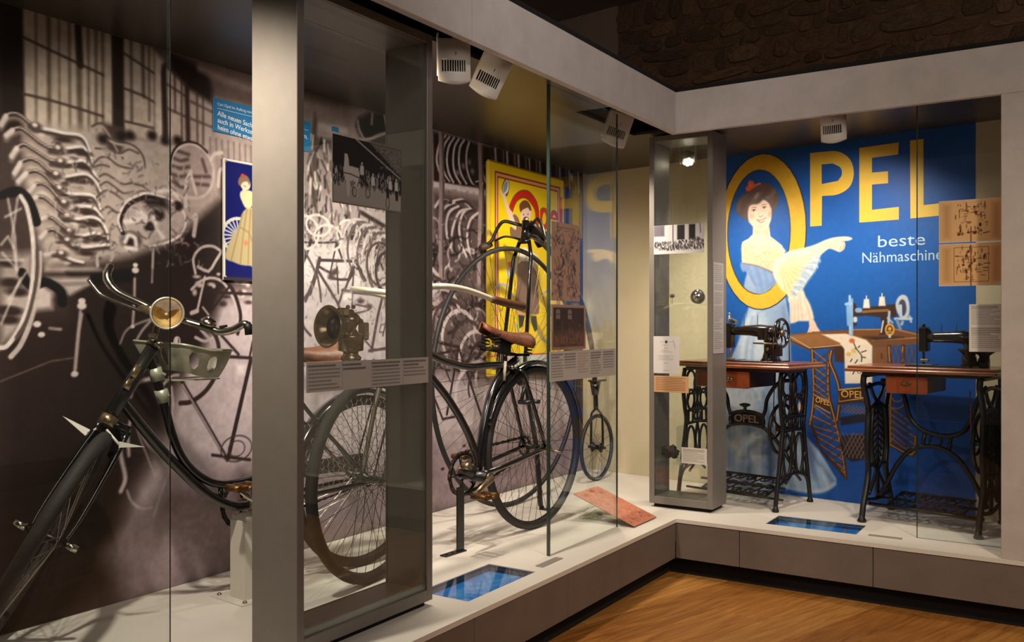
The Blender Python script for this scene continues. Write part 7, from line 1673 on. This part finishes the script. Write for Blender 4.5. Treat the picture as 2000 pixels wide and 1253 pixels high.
# ------------------------------------------------------------------ contents of the corner vitrine
gp = Sheet(-0.204, 0.07, 1.589, 1.737, .0018, (206, 200, 198))
gp.poly([(-.204, 1.68), (-.145, 1.68), (-.145, 1.737), (-.204, 1.737)], (104, 96, 104), soft=.004)
for a, b in ((-.075, -.035), (-.012, .022)): gp.poly([(a, 1.66), (b, 1.66), (b, 1.735), (a, 1.735)], (40, 34, 36), soft=.003)
gp.line([(-.098, 1.655), (-.098, 1.735)], .005, (60, 54, 56)); gp.line([(.05, 1.69), (.048, 1.737)], .004, (80, 72, 74))
for k in range(420):
    x_ = -.20 + .268 * RNG.random(); tp_ = 1.655 + .02 * max(0, (x_ + .08) / .15); y_ = 1.612 + (tp_ - 1.612) * RNG.random()
    gp.line([(x_, y_), (x_ + .001, y_ - .007)], .004, [(50, 44, 46), (34, 30, 32), (150, 144, 144), (84, 78, 80)][k % 4], alpha=.85)
plate('photo_print', 'black and white group photograph of a crowd before columns in the corner vitrine', 'photograph', gp, M_PAPER, front_M(0, 0, .1985), .002)
dc = Sheet(-0.206, -0.063, .975, 1.166, .0018, (214, 208, 204))
dc.blob(-.135, 1.137, .008, .009, (50, 46, 48), 1, .3); dc.line([(-.17, 1.137), (-.15, 1.137)], .002, (150, 146, 146)); dc.line([(-.12, 1.137), (-.10, 1.137)], .002, (150, 146, 146)); dc.line([(-.098, 1.145), (-.085, 1.105)], .003, (150, 140, 140))
for y_, w in ((1.12, .05), (1.105, .02), (1.094, .05), (1.086, .07), (1.066, .09), (1.059, .085), (1.052, .09), (1.045, .08), (1.028, .025), (.99, .03)):
    text_rows(dc, -.135 - w / 2, -.135 + w / 2, y_ - .003, y_ + .003, 1, (120, 114, 114))
plate('document', 'white printed certificate in the corner vitrine above the tan text card', 'document', dc, M_PAPER, front_M(0, 0, .1985), .0015)
tn = Sheet(-0.203, -0.013, .878, .962, .0018, (206, 158, 112)); text_rows(tn, -.192, -.024, .886, .956, 8, (110, 70, 44), al=.75)
plate('text_card', 'tan card printed with brown text below the white certificate', 'card', tn, M_PAPER, front_M(0, 0, .1985), .0015)
cd = Sheet(-0.052, 0.084, .521, .602, .0018, (206, 200, 190)); text_rows(cd, -.042, .074, .53, .596, 9, (96, 90, 86), head=2)
plate('text_card', 'small white text card low in the corner vitrine beside the dark lump', 'card', cd, M_PAPER, front_M(0, 0, .1985), .0015)
sp = Sheet(.204, .352, 1.08, 1.54, .0022, (176, 170, 166))
for a, b, n in ((1.44, 1.53, 9), (1.40, 1.43, 3), (1.33, 1.39, 6), (1.24, 1.32, 8), (1.20, 1.235, 3), (1.10, 1.19, 9)): text_rows(sp, .216, .34, a, b, n, (92, 88, 88))
plate('text_sheet', 'tall grey text sheet on the outer side of the corner vitrine', 'text panel', sp, M_PAPER, left_M(0, 0, .1155), .0015)
MB().box(.03, .314, .02, .185, 1.045, 1.051).build('glass_shelf', GLASS, VIT2); MB().box(.03, .20, .02, .185, .225, .231).build('glass_shelf', GLASS, VIT2)
MB().box(.03, .589, .02, .17, .826, .832).build('glass_shelf', GLASS, VIT1)
bl = MB().ball((0, 0, 0), .0385, 32, 20).build('chrome_ball', mat('mirror_chrome', (220, 216, 210), .03, metal=1.0), None, Matrix.Translation((-.003, .3, 1.3695))); tag(bl, 'shiny chrome ball on the glass shelf of the corner vitrine', 'ball')
def rock(name, label, loc, r, m, seed, sc=(1, 1, 1), rough=.25, cat='stone'):
    rn = random.Random(seed); mb = MB().ball((0, 0, 0), r, 18, 12, sc)
    ph_ = [rn.random() * 6 for _ in range(6)]
    mb.v = [tuple(c * (1 + rough * (math.sin(p[0] / r * 4 + ph_[0]) * math.cos(p[1] / r * 5 + ph_[1]) + .6 * math.sin(p[2] / r * 9 + ph_[2]) * math.cos(p[0] / r * 8 + ph_[3]))) for c in p) for p in mb.v]
    o = mb.build(name, m, None, Matrix.Translation(loc)); return tag(o, label, cat)
rock('meteorite_chip', 'small brown stone chip on a pin left of the chrome ball', (-.1445, .3, 1.377), .011, mat('brown_stone', (112, 92, 76), .8, var=.3, vscale=90), 3, (1.1, 1, .9))
pin = MB().tube([(-.1445, .3, 1.3315), (-.1445, .3, 1.366)], .0012, 5).build('pin_stand', M_NICKEL); tag(pin, 'thin metal pin carrying the brown stone chip', 'stand')
ylw = MB().bbox(-.162, -.155, .297, .303, 1.3315, 1.358, .0006).build('marker_peg', mat('pale_yellow', (214, 196, 110), .5)); tag(ylw, 'small pale yellow peg on the shelf under the stone chip', 'marker')
rock('rusted_lump', 'dark ragged lump of rusted metal on the lower shelf of the corner vitrine', (-.153, .3, .558), .036, mat('rusted_iron', (62, 48, 38), .9, var=.5, vscale=60, bump=1.0, bscale=90), 9, (1.25, .9, .85), .38, 'relic')
gb = MB().box(-.098, -.095, .24, .34, .512, .70).build('glass_upright', GLASS); tag(gb, 'upright clear glass plate standing beside the rusted lump', 'glass pane')

# ------------------------------------------------------------------ prints and label by the pilaster
for nm, lab, z0, z1, kind in (('parts_print', 'upper tan sheet of brown machine-part drawings on the glass by the pilaster', 1.583, 1.766, 0), ('parts_print', 'lower tan sheet of brown machine-part drawings with a cut corner', 1.394, 1.578, 1)):
    sh = Sheet(1.146, 1.392, z0, z1, .0018, (244, 196, 136))
    h = z1 - z0
    sh.line([(1.147, z0 + .001), (1.147, z1 - .001), (1.391, z1 - .001)], .004, (226, 216, 200)); sh.line([(1.147, z0 + .002), (1.391, z0 + .002)], .005, (226, 216, 200))
    sh.line([(1.272, z0), (1.272, z1 - .01 if kind else z0 + h * .35)], .004, (112, 68, 38), soft=.002)
    for a, b in ((1.165, 1.19), (1.355, 1.38)): sh.poly([(a, z0 + .02), (b, z0 + .02), (b, z1 - .02), (a, z1 - .02)], (184, 134, 86), alpha=.5, soft=.012)
    if kind: sh.line([(1.206, z0 + .018), (1.206, z1 - .018), (1.34, z1 - .018), (1.34, z0 + .018)], .002, (128, 82, 48), closed=True)
    for k in range(70):
        x_ = 1.212 + .122 * RNG.random(); y_ = z0 + .025 + (h - .05) * RNG.random(); v = RNG.random() > .45
        sh.line([(x_, y_), (x_ + (0 if v else .006 + .015 * RNG.random()), y_ + (.006 + .016 * RNG.random() if v else 0))], .0018 + .003 * RNG.random(), [(112, 66, 34), (150, 98, 58), (84, 48, 26)][k % 3], alpha=.8)
    for k in range(9):
        sh.blob(1.215 + .115 * RNG.random(), z0 + .03 + (h - .06) * RNG.random(), .004 + .004 * RNG.random(), .005 + .006 * RNG.random(), (80, 44, 24), .9, .4)
    if kind: sh.poly([(1.36, z0), (1.393, z0), (1.393, z0 + .03)], (226, 218, 204), soft=.001)
    plate(nm, lab, 'print', sh, M_PAPER, front_M(0, 0, .1985), .0015)
lb = Sheet(1.265, 1.392, 1.11, 1.314, .002, (236, 232, 226)); text_rows(lb, 1.275, 1.39, 1.225, 1.308, 12, (100, 96, 94), head=2); text_rows(lb, 1.275, 1.39, 1.125, 1.215, 11, (100, 96, 94), head=4)
plate('text_sheet', 'white text sheet on the glass behind the second sewing machine', 'text panel', lb, M_PAPER, front_M(0, 0, .1985), .0015)

# ------------------------------------------------------------------ carbide lamp in the tall vitrine
M_LBRASS = mat('lamp_brass', (210, 190, 152), .22, metal=.6, var=.35, vscale=30, c2=(150, 126, 92))
cl = empty('carbide_lamp', (-0.25, -2.03, 1.112)); tag(cl, 'antique brass carbide bicycle lamp with wide bowl on the shelf of the tall vitrine', 'lamp')
FW = frame((0.01, -0.075, 0.108), (0, 0, 1), (-0.12, -1, 0.06))
MB().lathe([(.018, -.05), (.024, -.04), (.03, -.02), (.046, .002), (.058, .024), (.064, .03), (.066, .034), (.063, .037), (.05, .026), (.038, .008), (.036, .004)], 36, FW).build('reflector_bowl', M_LBRASS, cl)
MB().lathe([(.037, .008), (.02, .012), (.001, .013)], 28, FW).build('lens', mat('smoky_lens', (66, 62, 58), .08, spec=.8), cl)
MB().lathe([(.026, 0), (.032, .004), (.034, .012), (.024, .022), (.024, .03), (.040, .034), (.041, .074), (.043, .078), (.036, .084), (.024, .092), (.016, .102), (.020, .112), (.030, .122), (.031, .136), (.022, .148), (.012, .154), (.010, .162), (.003, .164)], 26).build('generator_body', M_LBRASS, cl)
for s in (-1, 1): MB().ball((s * .012, 0, .171), .007, 10, 7).build('wing_nut', M_LBRASS, cl)
MB().tube(cr([(0, -.018, .13), (.005, -.04, .128), (.008, -.06, .115)], 4), .012, 10).build('burner_neck', M_LBRASS, cl)
MB().bbox(-.014, .018, -.052, -.022, .142, .168, .004).build('chimney', M_LBRASS, cl)
for z_ in (.132, .075): MB().tube(cr([(0, .02, z_), (0, .05, z_ * .8 + .022), (0, .058, .098)], 3), .006, 8).build('bracket_arm', M_LBRASS, cl)
MB().bbox(-.014, .014, .046, .074, .066, .122, .004).build('mounting_socket', M_LBRASS, cl)
MB().tube([(.0, -.03, .06), (.0, -.02, .098)], .004, 6).build('gas_pipe', M_LBRASS, cl)

# ------------------------------------------------------------------ copper-coloured plate on its acrylic rest
cp = Sheet(-.128, .128, 0, .345, .0025, (198, 122, 96))
for k in range(240):
    x_, y_ = -.11 + .22 * RNG.random(), .02 + .30 * RNG.random(); t_ = RNG.random() * 6; r_ = .006 + .012 * RNG.random()
    cp.line([(x_ + r_ * math.cos(t_ + q), y_ + r_ * math.sin(t_ + q)) for q in (0, .6, 1.2, 1.8)], .003, [(136, 64, 44), (166, 88, 62), (226, 150, 118)][k % 3], alpha=.75, soft=.003)
for x_, y_ in ((-.06, .31), (.02, .32), (.07, .29)): cp.blob(x_, y_, .03, .016, (150, 70, 44), .8, .7)
for x_, y_ in ((-.10, .03), (.09, .025), (-.05, .05), (.04, .045), (.07, .07)): cp.blob(x_, y_, .008, .008, (128, 50, 34), .9, .5)
CPM = frame((-.082, -.172, .2835), (0, 1, 0), (.338, 0, .94)); CPM = frame((-.082, -.172, .287), (0, 1, 0), V((.12, 0, .325)))
plate('copper_plate', 'copper-coloured engraved sheet leaning on a clear rest at the plinth corner', 'plate', cp, print_mat('copper_print', .4, .5), CPM, .003, mat('copper_edge', (96, 50, 36), .4))
acr = MB().tube(cr([(-.155, 0, .262 + .04), (-.26, 0, .335), (-.375, 0, .325), (-.385, 0, .303), (-.36, 0, .2845), (-.16, 0, .2835)], 5), .002, 4, flat=1.0)
acr = MB()
prof = [(q.x, q.z) for q in cr([(-.11, 0, .2845), (-.20, 0, .325), (-.30, 0, .345), (-.372, 0, .325), (-.38, 0, .303), (-.36, 0, .285), (-.12, 0, .2825)], 5)]
n_ = len(prof); acr.add([(a, y_, b) for y_ in (-.28, -.06) for a, b in prof], [(i, i + 1, n_ + i + 1, n_ + i) for i in range(n_ - 1)], True)
ar = acr.build('acrylic_rest', GLASS); tag(ar, 'clear bent acrylic rest under the copper-coloured sheet', 'stand')
md = ar.modifiers.new('thick', 'SOLIDIFY'); md.thickness = .003

# ------------------------------------------------------------------ floor windows and label bars in the deck
M_WELL = mat('dark_well', (34, 48, 66), .4)
def well(label, r, seed):
    x0, x1, y0, y1 = r; e = empty('floor_window', ((x0 + x1) / 2, (y0 + y1) / 2, .16)); tag(e, label, 'floor window', 'blue windows sunk in the deck')
    w, h = (x1 - x0) / 2, (y1 - y0) / 2
    for a in ((-w, -w + .004, -h, h), (w - .004, w, -h, h), (-w, w, -h, -h + .004), (-w, w, h - .004, h)): MB().box(*a, .0, .117).build('side_wall', M_WELL, e)
    s = Sheet(-w, w, -h, h, .003, (34, 112, 184)); rn = np.random.default_rng(seed)
    for k in range(60):
        x_, y_ = -w + 2 * w * rn.random(), -h + 2 * h * rn.random()
        s.line([(x_, y_), (x_ + .05 * rn.normal(), y_ + .05 * rn.normal())], .006 + .02 * rn.random(), [(28, 84, 150), (90, 150, 200), (60, 130, 190), (150, 186, 214)][k % 4], alpha=.5, soft=.012)
    s.build('blue_picture', mat_backlit, e, None, z=.092)
    MB().box(-w + .002, w - .002, -h + .002, h - .002, .112, .118).build('glass_cover', GLASS, e)
mat_backlit = print_mat('backlit_print', .5, .3)
nt_ = mat_backlit.node_tree; b_ = nt_.nodes['Principled BSDF']; at_ = [n for n in nt_.nodes if n.type == 'ATTRIBUTE'][0]
nt_.links.new(at_.outputs['Color'], b_.inputs['Emission Color']); b_.inputs['Emission Strength'].default_value = .38
well('blue backlit picture window sunk in the deck beside the tall vitrine', H1, 4); well('blue backlit picture window sunk in the deck before the sewing tables', H2, 5)
M_BAR = mat('label_bar', (156, 148, 138), .5, metal=.2)
for lab, a in (('small grey label bar on the deck in front of the glass shield', (-.122, -.088, -1.12, -.96)), ('small grey label bar on the deck before the second sewing table', (.865, 1.005, .128, .152))):
    o = MB().bbox(*a, .28, .2835, .0008).build('label_bar', M_BAR); tag(o, lab, 'label', 'grey label bars on the deck')

# ------------------------------------------------------------------ showcase spotlights
M_SPOTW = mat('spot_white', (206, 198, 186), .5)
E_LED = emit_mat('lit_led', (255, 240, 214), 14.0)
def fixture(label, loc, normal, roll, aim):
    """curved white shade with cooling slots, yoke arms and lamp head"""
    e = empty('spotlight', loc); tag(e, label, 'spotlight', 'slotted showcase spotlights')
    N = V(normal).normalized(); X = V((0, 0, 1)).cross(N).normalized()
    M = frame((0, 0, 0), X, N) @ Matrix.Rotation(math.radians(roll), 4, 'Z')
    W, H = 40, 26; w, h = .113, .142
    vs = []; fs = []
    for j in range(H + 1):
        for i in range(W + 1):
            a = (i / W - .5); y = (j / H - .5) * h
            low = .010 * (1 - 4 * a * a) * (1 if j == 0 else 0)
            vs.append(M @ V((a * w, y - low - .004 * (1 - 4 * a * a), .022 * (1 - 4 * a * a))))
    def cut(i, j): return 6 <= j < 13 and 4 <= i < 36 and (i - 4) % 3 < 2 and (i - 4) // 3 < 10 or (j in (16, 17) and i in (20,))
    for j in range(H):
        for i in range(W):
            if not cut(i, j): fs.append((j * (W + 1) + i, j * (W + 1) + i + 1, (j + 1) * (W + 1) + i + 1, (j + 1) * (W + 1) + i))
    o = MB().add(vs, fs, True).build('shade', M_SPOTW, e); md = o.modifiers.new('thick', 'SOLIDIFY'); md.thickness = .0025; md.offset = -1
    MB().bbox(-.05, .05, -.058, .045, -.024, -.006, .004, M).build('lamp_head', M_BLACK, e)
    for s in (-1, 1): MB().bbox(s * .053 - .002, s * .053 + .002, -.05, .09, -.034, -.004, .001, M).build('yoke_arm', M_SPOTW, e)
    MB().tube([(0, 0, .055), (0, 0, .11)], .008, 8).build('stem', M_SPOTW, e)
    return e
fixture('white slotted spotlight nearest the tall vitrine under the fascia', (-.112, -1.668, 2.128), (.72, -.68, -.10), 2, None)
fixture('white slotted spotlight tilted to the right, second under the left fascia', (-.118, -1.437, 2.130), (.72, -.66, -.12), -24, None)
fixture('white slotted spotlight in front of the glass shield pane', (-.225, -.180, 2.176), (.70, -.68, -.10), -18, None).scale = (1.1, 1.1, 1.1)
fixture('white slotted spotlight above the yellow letters', (.716, .118, 2.138), (.1, -.98, -.10), 2, None)
ld = empty('spotlight', (-.126, .475, 2.105)); tag(ld, 'lit spotlight with bright lamp cluster behind the top of the corner vitrine', 'spotlight')
LD = frame((0, 0, 0), (1, 0, 0), (.25, -.55, -.8))
MB().lathe([(.034, -.05), (.036, -.045), (.036, .0), (.032, .002)], 20, LD).build('lamp_head', M_SPOTW, ld)
for k in range(6):
    t = 2 * math.pi * k / 6; MB().ball((.02 * math.cos(t), .02 * math.sin(t), .003), .0085, 10, 7, M=LD).build('led', E_LED, ld)
for s in (-1, 1): MB().bbox(s * .042 - .002, s * .042 + .002, -.012, .012, -.01, .115, .001).build('yoke_arm', M_SPOTW, ld)
